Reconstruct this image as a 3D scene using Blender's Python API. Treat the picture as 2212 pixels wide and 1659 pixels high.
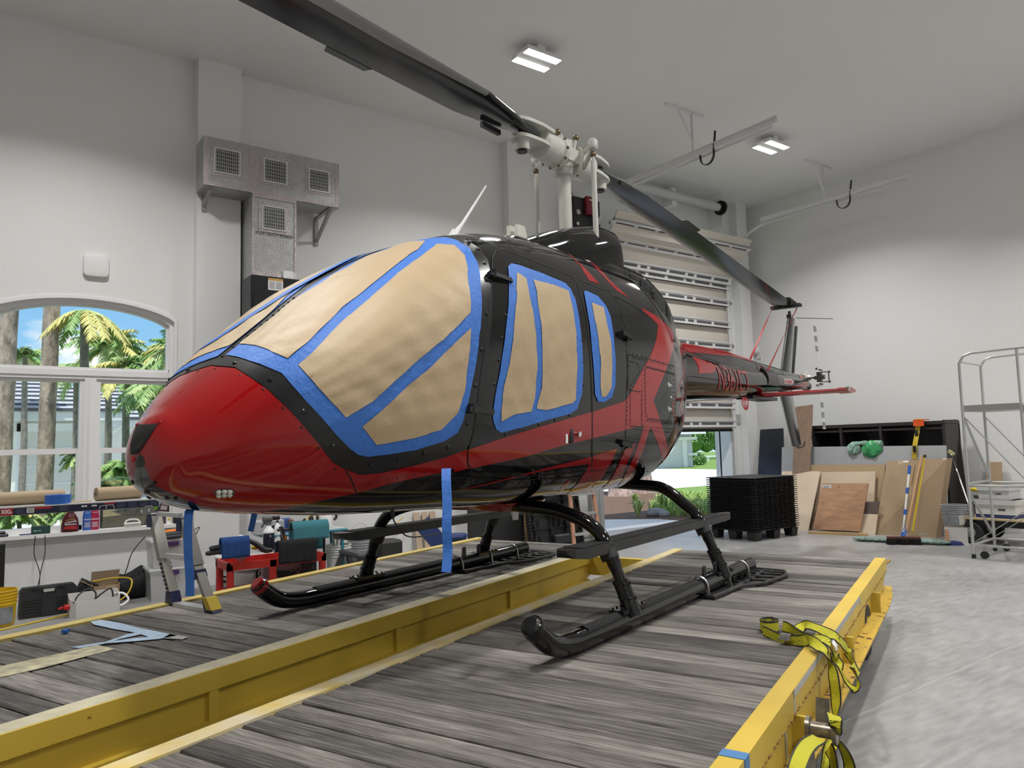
# Hangar with a black and red helicopter on a wooden-deck dolly.
# World axes: camera stands at the origin (x runs along the back wall, y towards it, z up, metres).
import bpy, math, random
import numpy as np
from mathutils import Vector, Matrix
from mathutils.geometry import delaunay_2d_cdt
R = math.radians
for o in list(bpy.data.objects): bpy.data.objects.remove(o, do_unlink=True)
SC = bpy.context.scene
COL = SC.collection

# ---------------------------------------------------------------- camera
FL, PITCH, ROLL, YAW = 1598.25, .0845435, -.0262972, .9440627
IW, IH, CX, CY, EYE = 2212, 1659, 1106, 829.5, 1.5
fw = np.array([math.cos(YAW)*math.cos(PITCH), math.sin(YAW)*math.cos(PITCH), math.sin(PITCH)])
rt = np.array([math.sin(YAW), -math.cos(YAW), 0.]); up = np.cross(rt, fw)
rt, up = rt*math.cos(ROLL)+up*math.sin(ROLL), -rt*math.sin(ROLL)+up*math.cos(ROLL)
cd = bpy.data.cameras.new('camera'); cam = bpy.data.objects.new('camera', cd); COL.objects.link(cam)
cd.sensor_fit = 'HORIZONTAL'; cd.sensor_width = 36; cd.lens = FL/IW*36; cd.clip_start = .05; cd.clip_end = 500
m = Matrix([list(rt), list(up), list(-fw)]).transposed().to_4x4(); m.translation = Vector((0, 0, EYE))
cam.matrix_world = m; SC.camera = cam

# ---------------------------------------------------------------- world, sun, exposure
SC.view_settings.view_transform = 'Standard'; SC.view_settings.look = 'None'
SC.view_settings.exposure = 0.24; SC.view_settings.gamma = 1.0; SC.view_settings.use_curve_mapping = False
wd = bpy.data.worlds.new('sky'); SC.world = wd; wd.use_nodes = True
nt = wd.node_tree; nt.nodes.clear()
def wn(t, **k):
    n = nt.nodes.new(t)
    for a, v in k.items(): setattr(n, a, v)
    return n
geo = wn('ShaderNodeTexCoord'); sep = wn('ShaderNodeSeparateXYZ'); nt.links.new(geo.outputs['Generated'], sep.inputs[0])
rmp = wn('ShaderNodeValToRGB'); nt.links.new(sep.outputs['Z'], rmp.inputs[0])
e = rmp.color_ramp.elements
e[0].position = 0; e[0].color = (.55, .72, .86, 1); e[1].position = .45; e[1].color = (.10, .30, .72, 1)
x = e.new(.12); x.color = (.30, .58, .88, 1)
mp = wn('ShaderNodeMapping'); mp.inputs['Scale'].default_value = (3.2, 3.2, 6.5); mp.inputs['Location'].default_value = (.9, .3, .2)
nt.links.new(geo.outputs['Generated'], mp.inputs[0])
nz = wn('ShaderNodeTexNoise'); nz.inputs['Scale'].default_value = 1.7; nz.inputs['Detail'].default_value = 7; nz.inputs['Roughness'].default_value = .55
nt.links.new(mp.outputs[0], nz.inputs['Vector'])
cr = wn('ShaderNodeValToRGB'); cr.color_ramp.elements[0].position = .47; cr.color_ramp.elements[1].position = .60
nt.links.new(nz.outputs[0], cr.inputs[0])
mx = wn('ShaderNodeMixRGB'); mx.inputs[2].default_value = (1, 1, 1, 1)
nt.links.new(cr.outputs[0], mx.inputs[0]); nt.links.new(rmp.outputs[0], mx.inputs[1])
bg = wn('ShaderNodeBackground'); bg.inputs[1].default_value = 1.0; nt.links.new(mx.outputs[0], bg.inputs[0])
wo = wn('ShaderNodeOutputWorld'); nt.links.new(bg.outputs[0], wo.inputs[0])
sd = bpy.data.lights.new('sun', 'SUN'); sd.energy = 3.6; sd.angle = R(.6); sd.color = (1, .96, .9)
sun = bpy.data.objects.new('sun', sd); COL.objects.link(sun); sun.location = (0, -5, 30)
sun.rotation_euler = Vector((.16, .30, -1)).to_track_quat('-Z', 'Y').to_euler()

# ---------------------------------------------------------------- helpers
def V(*a): return np.array(a, float)
def ray(x, y): return fw+rt*(x-CX)/FL-up*(y-CY)/FL
def onz(x, y, z): d = ray(x, y); q = d*((z-EYE)/d[2]); return V(q[0], q[1], z)
def onx(x, y, X): d = ray(x, y); q = d*(X/d[0]); return V(X, q[1], q[2]+EYE)
def ony(x, y, Y): d = ray(x, y); q = d*(Y/d[1]); return V(q[0], Y, q[2]+EYE)
def proj(p):
    p = np.asarray(p, float)-V(0, 0, EYE); z = p@fw
    return CX+FL*(p@rt)/z, CY-FL*(p@up)/z

_M = {}
def mat(name, col, rough=.5, metal=0., var=0., vscale=8., bump=0., bscale=60., coat=0., col2=None, stretch=None, emit=None, estr=0., trans=0., alpha=1., spec=None):
    if name in _M: return _M[name]
    m = bpy.data.materials.new(name); m.use_nodes = True; t = m.node_tree
    b = t.nodes['Principled BSDF']; b.inputs['Base Color'].default_value = (*col, 1)
    b.inputs['Roughness'].default_value = rough; b.inputs['Metallic'].default_value = metal
    b.inputs['Coat Weight'].default_value = coat; b.inputs['Coat Roughness'].default_value = .02
    if spec is not None: b.inputs['Specular IOR Level'].default_value = spec
    if trans: b.inputs['Transmission Weight'].default_value = trans
    if alpha < 1: b.inputs['Alpha'].default_value = alpha
    if emit: b.inputs['Emission Color'].default_value = (*emit, 1); b.inputs['Emission Strength'].default_value = estr
    if var or bump:
        tc = t.nodes.new('ShaderNodeTexCoord'); src = tc.outputs['Object']
        if stretch:
            mpp = t.nodes.new('ShaderNodeMapping'); mpp.inputs['Scale'].default_value = stretch
            t.links.new(src, mpp.inputs[0]); src = mpp.outputs[0]
    if var:
        n = t.nodes.new('ShaderNodeTexNoise'); n.inputs['Scale'].default_value = vscale; n.inputs['Detail'].default_value = 6
        t.links.new(src, n.inputs['Vector'])
        r = t.nodes.new('ShaderNodeValToRGB'); c2 = col2 or tuple(max(0, c*(1-var)) for c in col)
        r.color_ramp.elements[0].position = .32; r.color_ramp.elements[0].color = (*c2, 1)
        r.color_ramp.elements[1].position = .68; r.color_ramp.elements[1].color = (*col, 1)
        t.links.new(n.outputs[0], r.inputs[0]); t.links.new(r.outputs[0], b.inputs['Base Color'])
    if bump:
        n = t.nodes.new('ShaderNodeTexNoise'); n.inputs['Scale'].default_value = bscale; n.inputs['Detail'].default_value = 4
        t.links.new(src, n.inputs['Vector'])
        u = t.nodes.new('ShaderNodeBump'); u.inputs['Strength'].default_value = bump; u.inputs['Distance'].default_value = .02
        t.links.new(n.outputs[0], u.inputs['Height']); t.links.new(u.outputs[0], b.inputs['Normal'])
    _M[name] = m; return m

class MB:
    """collects faces and links them as ONE mesh object"""
    def __init__(s): s.v = []; s.f = []; s.k = []
    def add(s, vs, fs, k=0):
        n = len(s.v); s.v += [tuple(float(c) for c in p) for p in vs]; s.f += [tuple(i+n for i in f) for f in fs]; s.k += [k]*len(fs); return s
    def box(s, a, b, k=0, M=None):
        x0, y0, z0 = a; x1, y1, z1 = b
        vs = [V(x, y, z) for z in (z0, z1) for y in (y0, y1) for x in (x0, x1)]
        if M is not None: vs = [M(p) for p in vs]
        return s.add(vs, [(0, 2, 3, 1), (4, 5, 7, 6), (0, 1, 5, 4), (2, 6, 7, 3), (0, 4, 6, 2), (1, 3, 7, 5)], k)
    def cbox(s, c, d, k=0, rz=0., rx=0., ry=0.):
        c = V(*c); Rm = np.array(Matrix.Rotation(rz, 3, 'Z') @ Matrix.Rotation(ry, 3, 'Y') @ Matrix.Rotation(rx, 3, 'X')); h = V(*d)/2
        return s.box(-h, h, k, lambda p: c+Rm@p)
    def bbox(s, a, b, r=.01, k=0, M=None):
        """box with chamfered vertical and top edges"""
        x0, y0, z0 = a; x1, y1, z1 = b
        def ring(i, z): return [V(x0+i+r, y0+i, z), V(x1-i-r, y0+i, z), V(x1-i, y0+i+r, z), V(x1-i, y1-i-r, z), V(x1-i-r, y1-i, z), V(x0+i+r, y1-i, z), V(x0+i, y1-i-r, z), V(x0+i, y0+i+r, z)]
        rs = [ring(r*.7, z0), ring(0, z0+r), ring(0, z1-r), ring(r*.7, z1)]
        return s.loft(rs, k, M=M)
    def loft(s, rings, k=0, closed=True, cap=True, M=None):
        n = len(rings[0]); vs = [p for r in rings for p in r]
        if M is not None: vs = [M(V(*p)) for p in vs]
        fs = []
        for i in range(len(rings)-1):
            for j in range(n if closed else n-1):
                j2 = (j+1) % n; fs.append((i*n+j, i*n+j2, (i+1)*n+j2, (i+1)*n+j))
        if cap: fs.append(tuple(range(n))[::-1]); fs.append(tuple((len(rings)-1)*n+i for i in range(n)))
        return s.add(vs, fs, k)
    def bar(s, a, b, w, h=None, k=0, upv=(0, 0, 1)):
        """rectangular bar from a to b"""
        a, b = V(*a), V(*b); h = w if h is None else h; d = b-a; d /= np.linalg.norm(d); u = V(*upv)
        if abs(d@u) > .98: u = V(1, 0, 0)
        x = np.cross(d, u); x /= np.linalg.norm(x); y = np.cross(x, d)
        R4 = lambda p: [p+x*w/2*i+y*h/2*j for i, j in ((-1, -1), (1, -1), (1, 1), (-1, 1))]
        return s.loft([R4(a), R4(b)], k)
    def tube(s, pts, r, n=10, k=0, closed=False, cap=True):
        pts = [V(*p) for p in pts]; m = len(pts); rs = r if hasattr(r, '__len__') else [r]*m
        rings = []; px = None
        for i, p in enumerate(pts):
            a = pts[i-1] if (i or closed) else p; b = pts[(i+1) % m] if (i < m-1 or closed) else p
            d = b-a; d = d/(np.linalg.norm(d)+1e-9)
            if px is None:
                u = V(0, 0, 1) if abs(d[2]) < .9 else V(1, 0, 0); px = np.cross(d, u)
            px = px-d*(px@d); px /= np.linalg.norm(px)+1e-9; py = np.cross(d, px)
            rings.append([p+rs[i]*(px*math.cos(t)+py*math.sin(t)) for t in np.arange(n)*2*math.pi/n])
        if closed: rings.append(rings[0])
        return s.loft(rings, k, cap=cap and not closed)
    def cyl(s, a, b, r, r2=None, n=20, k=0, cap=True): return s.tube([a, b], [r, r if r2 is None else r2], n, k, cap=cap)
    def lathe(s, prof, c=(0, 0, 0), n=24, k=0, M=None, cap=True):
        rings = [[V(c[0]+r*math.cos(t), c[1]+r*math.sin(t), c[2]+z) for t in np.arange(n)*2*math.pi/n] for r, z in prof]
        return s.loft(rings, k, M=M, cap=cap)
    def prism(s, poly, f0, f1, k=0):
        """poly of 2-D points; f0/f1 map a 2-D point to 3-D for the two caps"""
        n = len(poly); a = [f0(*p) for p in poly]; b = [f1(*p) for p in poly]
        return s.add(a+b, [tuple(range(n))[::-1], tuple(range(n, 2*n))]+[(i, (i+1) % n, n+(i+1) % n, n+i) for i in range(n)], k)
    def grid(s, G, k=0, wrap=False):
        m, n = len(G), len(G[0]); fs = []
        for i in range(m-1):
            for j in range(n if wrap else n-1):
                j2 = (j+1) % n; fs.append((i*n+j, i*n+j2, (i+1)*n+j2, (i+1)*n+j))
        return s.add([p for r in G for p in r], fs, k)
    def ribbon(s, pts, w, side, k=0, th=.0015):
        """flat strap along pts, `side` gives the width direction (one vector or one per point)"""
        pts = [V(*p) for p in pts]; m = len(pts); sd = [V(*side)]*m if not hasattr(side[0], '__len__') else [V(*q) for q in side]
        rings = []
        for i, p in enumerate(pts):
            d = pts[min(i+1, m-1)]-pts[max(i-1, 0)]; x = sd[i]-d*((sd[i]@d)/(d@d+1e-9)); x /= np.linalg.norm(x)+1e-9
            nn = np.cross(d, x); nn /= np.linalg.norm(nn)+1e-9
            rings.append([p-x*w/2-nn*th, p+x*w/2-nn*th, p+x*w/2+nn*th, p-x*w/2+nn*th])
        return s.loft(rings, k)
    def sphere(s, c, r, n=14, k=0, sq=(1, 1, 1)):
        prof = [(r*math.sin(t)+1e-4, -r*math.cos(t)) for t in np.linspace(0, math.pi, n//2+2)]
        c = V(*c); q = V(*sq)
        return s.lathe(prof, (0, 0, 0), n, k, M=lambda p: c+p*q)
    def build(s, name, mats, parent=None, smooth=False, loc=(0, 0, 0), rz=0.):
        me = bpy.data.meshes.new(name); me.from_pydata(s.v, [], s.f); me.update()
        for q in (mats if isinstance(mats, (list, tuple)) else [mats]): me.materials.append(q)
        me.polygons.foreach_set('material_index', s.k)
        if smooth:
            me.polygons.foreach_set('use_smooth', [True]*len(s.f))
            try: me.set_sharp_from_angle(angle=R(38))
            except Exception: pass
        import bmesh
        b = bmesh.new(); b.from_mesh(me); bmesh.ops.recalc_face_normals(b, faces=b.faces); b.to_mesh(me); b.free()
        o = bpy.data.objects.new(name, me); COL.objects.link(o); o.parent = parent; o.location = loc; o.rotation_euler = (0, 0, rz)
        return o
def tag(o, label=None, cat=None, group=None, kind=None):
    for k, v in (('label', label), ('category', cat), ('group', group), ('kind', kind)):
        if v: o[k] = v
    return o
def thing(name, label, cat, loc=(0, 0, 0), rz=0., group=None):
    o = bpy.data.objects.new(name, None); o.empty_display_size = .1; COL.objects.link(o)
    o.location = loc; o.rotation_euler = (0, 0, rz); return tag(o, label, cat, group)
def struct(mb, name, mats, parent=None, smooth=False):
    o = mb.build(name, mats, parent, smooth)
    if parent is None: o['kind'] = 'structure'
    return o
def dup(root, loc, rz=None, label=None):
    r = root.copy(); COL.objects.link(r); r.location = loc
    if rz is not None: r.rotation_euler = (0, 0, rz)
    if label: r['label'] = label
    for ch in list(root.children):
        c = ch.copy(); COL.objects.link(c); c.parent = r
        for g in list(ch.children):
            d = g.copy(); COL.objects.link(d); d.parent = c
    return r
def text(name, s, size, mtl, parent, origin, xd, yd, align='CENTER', ext=.0006, bold=True):
    """lettering as a mesh: origin, reading direction xd and up direction yd"""
    cu = bpy.data.curves.new(name, 'FONT'); cu.body = s; cu.size = size; cu.align_x = align; cu.align_y = 'CENTER'; cu.extrude = ext
    if bold: cu.offset = size*.012
    o = bpy.data.objects.new(name, cu); COL.objects.link(o)
    dg = bpy.context.evaluated_depsgraph_get(); me = bpy.data.meshes.new_from_object(o.evaluated_get(dg))
    bpy.data.objects.remove(o); me.name = name
    x = Vector(xd).normalized(); y = Vector(yd).normalized(); z = x.cross(y)
    M = Matrix([list(x), list(y), list(z)]).transposed().to_4x4(); M.translation = Vector(origin)
    me.transform(M); me.materials.clear(); me.materials.append(mtl)
    o = bpy.data.objects.new(name, me); COL.objects.link(o); o.parent = parent; return o
def text_mb(s, size, bold=True):
    cu = bpy.data.curves.new('t', 'FONT'); cu.body = s; cu.size = size; cu.align_x = 'LEFT'; cu.resolution_u = 4
    if bold: cu.offset = size*.015
    o = bpy.data.objects.new('t', cu); COL.objects.link(o)
    dg = bpy.context.evaluated_depsgraph_get(); me = bpy.data.meshes.new_from_object(o.evaluated_get(dg)); bpy.data.objects.remove(o)
    return [tuple(v.co) for v in me.vertices], [tuple(p.vertices) for p in me.polygons]
def bez(p0, p1, p2, p3, n=16):
    p0, p1, p2, p3 = (V(*p) for p in (p0, p1, p2, p3)); t = np.linspace(0, 1, n)[:, None]
    return list((1-t)**3*p0+3*(1-t)**2*t*p1+3*(1-t)*t*t*p2+t**3*p3)
def spline(pts, n=8):
    """Catmull-Rom through the points"""
    P = [V(*p) for p in pts]; P = [2*P[0]-P[1]]+P+[2*P[-1]-P[-2]]; out = []
    for i in range(1, len(P)-2):
        for t in np.linspace(0, 1, n, endpoint=False):
            out.append(.5*(2*P[i]+(P[i+1]-P[i-1])*t+(2*P[i-1]-5*P[i]+4*P[i+1]-P[i+2])*t*t+(3*P[i]-P[i-1]-3*P[i+1]+P[i+2])*t**3))
    return out+[P[-2]]
rnd = random.Random(7)

# shared materials
WHITE = mat('white_paint', (.80, .80, .79), .5)
BLK = mat('black_plastic', (.012, .012, .013), .45)
DGREY = mat('dark_grey_plastic', (.05, .05, .055), .5)
GREY = mat('grey_plastic', (.25, .26, .27), .5)
ALU = mat('aluminium', (.62, .62, .60), .35, .9)
STEEL = mat('steel', (.45, .45, .44), .35, .9)
CHROME = mat('chrome', (.8, .8, .8), .12, 1.)
RUBBER = mat('rubber', (.015, .015, .016), .75)
CARD = mat('cardboard', (.36, .25, .15), .8, var=.15, vscale=5)
RED = mat('red_plastic', (.50, .012, .010), .4)
BLUE_TAPE = mat('blue_masking_tape', (.04, .17, .58), .6, var=.12, vscale=30, bump=.22, bscale=40)
CREAM = mat('cream_plastic', (.70, .70, .62), .45)
CORD = mat('black_cord', (.01, .01, .01), .5)
YCORD = mat('yellow_cord', (.62, .44, .03), .5)
# ---------------------------------------------------------------- room shell
YB, XR, XL, YF, ZC = 9.3, 12.85, -5.2, -4.6, 6.3
WALLM = mat('wall_plaster', (.80, .80, .79), .75, bump=.12, bscale=55)
CEILM = mat('ceiling_plaster', (.80, .795, .785), .8, bump=.10, bscale=40)
TRIMM = mat('window_vinyl', (.86, .86, .86), .35)
def floor_material():
    m = mat('concrete', (.40, .40, .39), .38)
    t = m.node_tree; b = t.nodes['Principled BSDF']; tc = t.nodes.new('ShaderNodeTexCoord')
    n1 = t.nodes.new('ShaderNodeTexNoise'); n1.inputs['Scale'].default_value = .9; n1.inputs['Detail'].default_value = 9; n1.inputs['Roughness'].default_value = .62
    mpp = t.nodes.new('ShaderNodeMapping'); mpp.inputs['Scale'].default_value = (1, 5, 1); mpp.inputs['Rotation'].default_value = (0, 0, R(55))
    n2 = t.nodes.new('ShaderNodeTexNoise'); n2.inputs['Scale'].default_value = 5; n2.inputs['Detail'].default_value = 8
    t.links.new(tc.outputs['Object'], n1.inputs['Vector']); t.links.new(tc.outputs['Object'], mpp.inputs[0]); t.links.new(mpp.outputs[0], n2.inputs['Vector'])
    mix = t.nodes.new('ShaderNodeMixRGB'); mix.inputs[0].default_value = .45
    t.links.new(n1.outputs[0], mix.inputs[1]); t.links.new(n2.outputs[0], mix.inputs[2])
    r = t.nodes.new('ShaderNodeValToRGB'); r.color_ramp.elements[0].position = .33; r.color_ramp.elements[0].color = (.19, .19, .185, 1)
    r.color_ramp.elements[1].position = .66; r.color_ramp.elements[1].color = (.37, .37, .365, 1)
    t.links.new(mix.outputs[0], r.inputs[0]); t.links.new(r.outputs[0], b.inputs['Base Color'])
    r2 = t.nodes.new('ShaderNodeMapRange'); r2.inputs[3].default_value = .25; r2.inputs[4].default_value = .5
    t.links.new(n2.outputs[0], r2.inputs[0]); t.links.new(r2.outputs[0], b.inputs['Roughness'])
    return m
fl = MB(); fl.box((XL, YF, -.12), (XR+.25, YB+.3, 0))
a, b = onz(1800, 1569.5, 0), onz(2400, 1301, 0)
fl.bar(a*1+V(0, 0, .0005), b*1+V(0, 0, .0005), .007, .001, 1)
struct(fl, 'floor', [floor_material(), mat('joint_filler', (.37, .37, .36), .6)])
ce = MB(); ce.box((XL-.2, YF-.2, ZC), (XR+.3, YB+.3, ZC+.2)); struct(ce, 'ceiling', CEILM)

WX0, WX1, WZ0, WZS, WZA = .05, 1.85, .70, 3.07, 3.26       # window opening: sides, bottom, spring, apex
DX0, DX1, DZ1 = 8.45, 12.0, 5.25                            # garage opening
def arc_z(x): t = (x-(WX0+WX1)/2)/((WX1-WX0)/2); return WZS+(WZA-WZS)*max(0., (1-t*t))**.75*(1.0)
wb = MB(); y0, y1 = YB, YB+.28
wb.box((XL, y0, 0), (WX0, y1, ZC)); wb.box((WX0, y0, 0), (WX1, y1, WZ0)); wb.box((WX1, y0, 0), (DX0, y1, ZC))
wb.box((DX0, y0, DZ1), (DX1, y1, ZC)); wb.box((DX1, y0, 0), (XR+.28, y1, ZC))
xs = np.linspace(WX0, WX1, 25); poly = [(x, arc_z(x)) for x in xs]+[(WX1, ZC), (WX0, ZC)]
wb.prism(poly, lambda x, z: V(x, y0, z), lambda x, z: V(x, y1, z))
for px0, px1 in ((2.05, 2.555), (6.63, 7.1), (12.3, 12.62)): wb.box((px0, 9.12, 0), (px1, y0+.01, ZC))
struct(wb, 'wall_back', WALLM)
wr = MB(); wr.box((XR, YF, 0), (XR+.28, YB+.28, ZC)); struct(wr, 'wall_right', WALLM)
wl = MB(); wl.box((XL-.2, YF, 0), (XL, YB+.28, ZC)); struct(wl, 'wall_left', WALLM)
wf = MB(); wf.box((XL-.2, YF-.2, 0), (XR+.28, YF, ZC)); struct(wf, 'wall_front', WALLM)
# sill shelf
si = MB(); si.box((WX0-.12, 9.19, .685), (WX1+.09, YB+.26, .722)); struct(si, 'trim_1', WALLM)

# ---------------------------------------------------------------- arched window
win = MB(); yf, yk = 9.40, 9.50
def arch_frame(mb, off, w, ya, yb, k=0):
    xs = np.linspace(WX0+off, WX1-off, 33); o = []; i = []
    sc = lambda x: WX0+(x-WX0-off)*(WX1-WX0)/(WX1-WX0-2*off)
    P = [(WX1-off, 2.42), *[(x, arc_z(sc(x))-off) for x in xs[::-1]], (WX0+off, 2.42)]
    Q = [(WX1-off-w, 2.42), *[(WX0+off+w+(x-WX0-off)*(WX1-WX0-2*off-2*w)/(WX1-WX0-2*off), arc_z(sc(x))-off-w) for x in xs[::-1]], (WX0+off+w, 2.42)]
    mb.grid([[V(p[0], ya, p[1]) for p in P], [V(p[0], ya, p[1]) for p in Q], [V(q[0], yb, q[1]) for q in Q]], k)
    mb.grid([[V(p[0], ya, p[1]) for p in P], [V(p[0], yb, p[1]) for p in P]], k)
arch_frame(win, -.03, .035, 9.285, 9.36); arch_frame(win, 0, .045, 9.34, 9.42); arch_frame(win, .04, .03, 9.39, 9.46)
def zpx(x, y, Y=9.4): return ony(x, y, Y)[2]
zt1, zt0 = zpx(180, 794), zpx(180, 819)
win.box((WX0, 9.36, zt0), (WX1, 9.5, zt1)); win.box((WX0, 9.345, zt0+.035), (WX1, 9.37, zt1-.03))
xm0, xm1 = ony(181, 900, 9.4)[0], ony(206, 900, 9.4)[0]
win.box((xm0, 9.36, WZ0), (xm1, 9.5, zt0)); win.box((xm0+.05, 9.345, WZ0), (xm1-.05, 9.37, zt0))
for xa, xb in ((WX0, xm0), (xm1, WX1)):
    zm1, zm0 = zpx(90, 970), zpx(90, 982)
    win.box((xa, 9.40, zm0), (xb, 9.47, zm1))                                    # meeting rail
    win.box((xa, 9.38, WZ0+.02), (xb, 9.5, WZ0+.075))
    for xq in (xa, xb-.045): win.box((xq, 9.38, WZ0), (xq+.045, 9.5, zt0)); win.box((xq+(.0 if xq == xa else -.02), 9.395, WZ0), (xq+(.065 if xq == xa else .045), 9.46, zm1))
    win.box((xa, 9.40, zt0-.035), (xb, 9.5, zt0))
win.box((WX1-.05, 9.36, WZ0), (WX1, 9.5, WZS)); win.box((WX0, 9.36, WZ0), (WX0+.05, 9.5, WZS))
wo_ = struct(win, 'window_1', TRIMM)
GLASS = bpy.data.materials.new('window_glass'); GLASS.use_nodes = True; t = GLASS.node_tree; t.nodes.clear()
gl, tr, ms, out, fr = (t.nodes.new(n) for n in ('ShaderNodeBsdfGlossy', 'ShaderNodeBsdfTransparent', 'ShaderNodeMixShader', 'ShaderNodeOutputMaterial', 'ShaderNodeFresnel'))
gl.inputs['Roughness'].default_value = .01; tr.inputs[0].default_value = (.93, .96, .95, 1); fr.inputs['IOR'].default_value = 1.25
t.links.new(fr.outputs[0], ms.inputs[0]); t.links.new(tr.outputs[0], ms.inputs[1]); t.links.new(gl.outputs[0], ms.inputs[2]); t.links.new(ms.outputs[0], out.inputs[0])
for nm, (xa, xb, za, zb) in dict(upper=(WX0, WX1, 2.43, 3.25), left=(WX0, xm0, WZ0, zt0), right=(xm1, WX1, WZ0, zt0)).items():
    g = MB()
    if nm == 'upper':
        P = [(WX1-.05, 2.43)]+[(x, arc_z(x)-.02) for x in np.linspace(WX1-.05, WX0+.05, 25)]+[(WX0+.05, 2.43)]
        g.prism(P, lambda x, z: V(x, 9.435, z), lambda x, z: V(x, 9.439, z))
    else: g.box((xa, 9.435, za), (xb, 9.439, zb))
    g.build('pane', GLASS, wo_)

# ---------------------------------------------------------------- sectional garage door, two thirds open
DPAN = mat('door_panel_cream', (.66, .62, .55), .6, var=.06, vscale=2); STRUT = mat('galvanised_strut', (.74, .74, .73), .45, .2)
SLOT = mat('strut_slot_shadow', (.10, .10, .11), .8)
door = MB(); zs = [ony(1577, y, 9.2)[2] for y in (915, 876, 820, 749, 703.5, 657, 622)]
zlow = zs[0]-.10
path = [(9.23, zlow)]+[(9.23, z) for z in zs[1:]]
zc = 4.35; path = [p for p in path if p[1] < zc]+[(9.23, zc)]
for tdeg in (25, 50, 72): path.append((9.23-.72*(1-math.cos(R(tdeg))), zc+.72*math.sin(R(tdeg))))
path.append((8.55, zc+.98))
for (ya, za), (yb, zb) in zip(path[:-1], path[1:]):
    nrm = V(0, zb-za, -(yb-ya)); nrm /= np.linalg.norm(nrm); q = .035*nrm
    door.loft([[V(DX0-.02, ya, za), V(DX1-.03, ya, za), V(DX1-.03, ya+q[1], za+q[2]), V(DX0-.02, ya+q[1], za+q[2])],
               [V(DX0-.02, yb, zb), V(DX1-.03, yb, zb), V(DX1-.03, yb+q[1], zb+q[2]), V(DX0-.02, yb+q[1], zb+q[2])]], 0)
door.box((DX0, 9.21, zlow-.05), (DX1-.05, 9.27, zlow), 1)
d1 = struct(door, 'door_1', [DPAN, mat('black_weather_seal', (.015, .015, .016), .8)])
def strut(y, z, tilt):
    s = MB(); L0, L1 = DX0-.05, DX1+.02; h = .135
    Rm = lambda p: V(p[0], y+p[1]*math.cos(tilt)-p[2]*math.sin(tilt), z+p[1]*math.sin(tilt)+p[2]*math.cos(tilt))
    s.box((L0, -.055, -h/2), (L1, -.0, h/2), 0, Rm); s.box((L0, -.075, h/2-.02), (L1, 0, h/2), 0, Rm); s.box((L0, -.075, -h/2), (L1, 0, -h/2+.02), 0, Rm)
    x = L0+.08; i = 0
    while x < L1-.1:
        w = (.42, .42, .16)[i % 3]; w = min(w, L1-.05-x); s.box((x, -.058, -.024), (x+w, -.05, .024), 1, Rm); x += w+.085; i += 1
    s.build('strut', [STRUT, SLOT], d1)
for z in zs: strut(9.215, z, 0)
strut(9.16, 4.66, R(24)); strut(8.93, 4.99, R(52)); strut(8.68, 5.2, R(68))
for z in (2.6, 3.35, 4.2):                                         # roller hinges along the right edge
    h = MB(); h.box((DX1-.16, 9.17, z-.05), (DX1-.06, 9.22, z+.05)); h.cyl((DX1-.1, 9.17, z), (DX1+.05, 9.17, z), .02); h.cyl((DX1-.01, 9.17, z), (DX1+.03, 9.17, z), .045); h.build('hinge', STEEL, d1)
for z in (2.45, 3.1, 3.75):
    h = MB()
    for k in range(14):
        t0 = k/14*2*math.pi
    h.tube([V(11.1+.05*math.cos(t), 9.19, z+.09*math.sin(t)) for t in np.linspace(0, 2*math.pi, 15)], .004, 5); h.box((11.08, 9.18, z-.03), (11.13, 9.21, z+.03)); h.tube([(9., 9.19, z), (11.9, 9.19, z)], .0035, 5); h.build('brace_cable', STEEL, d1)
# vertical + curved + horizontal tracks
def track(x, yend, name, label, z0, tail):
    r = thing(name, label, 'door track', (0, 0, 0)); mb = MB()
    pts = [V(x, 9.16, z0), V(x, 9.16, 4.5)]+[V(x, 9.16-.95*(1-math.cos(t)), 4.5+1.08*math.sin(t)) for t in np.linspace(.15, math.pi/2, 9)]+[V(x, yend, 5.6)]
    mb.ribbon(pts, .045, (1, 0, 0), th=.004)
    mb.ribbon([p+V(.022, 0, 0) for p in pts], .05, [np.cross((b-a)/np.linalg.norm(b-a), V(1, 0, 0)) for a, b in zip(pts[:-1], pts[1:])]+[V(0, 0, 1)], th=.003)
    mb.build('rail', mat('white_track', (.72, .72, .71), .4), r)
    ang = MB(); ang.box((x-.03, yend-.1, 5.61), (x-.024, 8.3, 5.69)); ang.box((x-.06, yend-.1, 5.685), (x-.024, 8.3, 5.69)); ang.build('angle_iron', mat('white_track', (.72, .72, .71), .4), r)
    hy = tail; b = MB(); b.box((x-.02, hy-.02, 5.6), (x-.015, hy+.02, ZC-.0)); b.bar((x-.02, hy, 5.85), (x-.02-.3, hy, ZC-.01), .035, .005); b.box((x-.55, hy-.02, ZC-.035), (x+.25, hy+.02, ZC-.0)); b.build('hanger', mat('white_track', (.72, .72, .71), .4), r)
    k = MB(); hk = yend+1.05
    k.ribbon([V(x-.02, hk-.16, 5.86), V(x-.02, hk-.12, 5.6)]+[V(x-.02, hk+.0-.12*math.cos(t), 5.55-.13*math.sin(t)) for t in np.linspace(0, math.pi, 9)]+[V(x-.02, hk+.12, 5.6)], .04, (1, 0, 0), th=.004); k.build('spring_stop', mat('black_steel', (.03, .025, .02), .4, .5), r)
    return r
track(8.33, 5.55, 'door_track', 'white overhead garage door track on the left side of the open door', .0, 6.85)
track(11.95, 5.6, 'door_track', 'white overhead garage door track running along the right wall', .0, 7.0)
sp = thing('torsion_spring', 'long white torsion spring shaft above the garage door', 'door spring')
a, b = ony(1296, 384, 9.0), ony(1555, 447, 9.0); zz = (a[2]+b[2])/2; q = MB()
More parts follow.
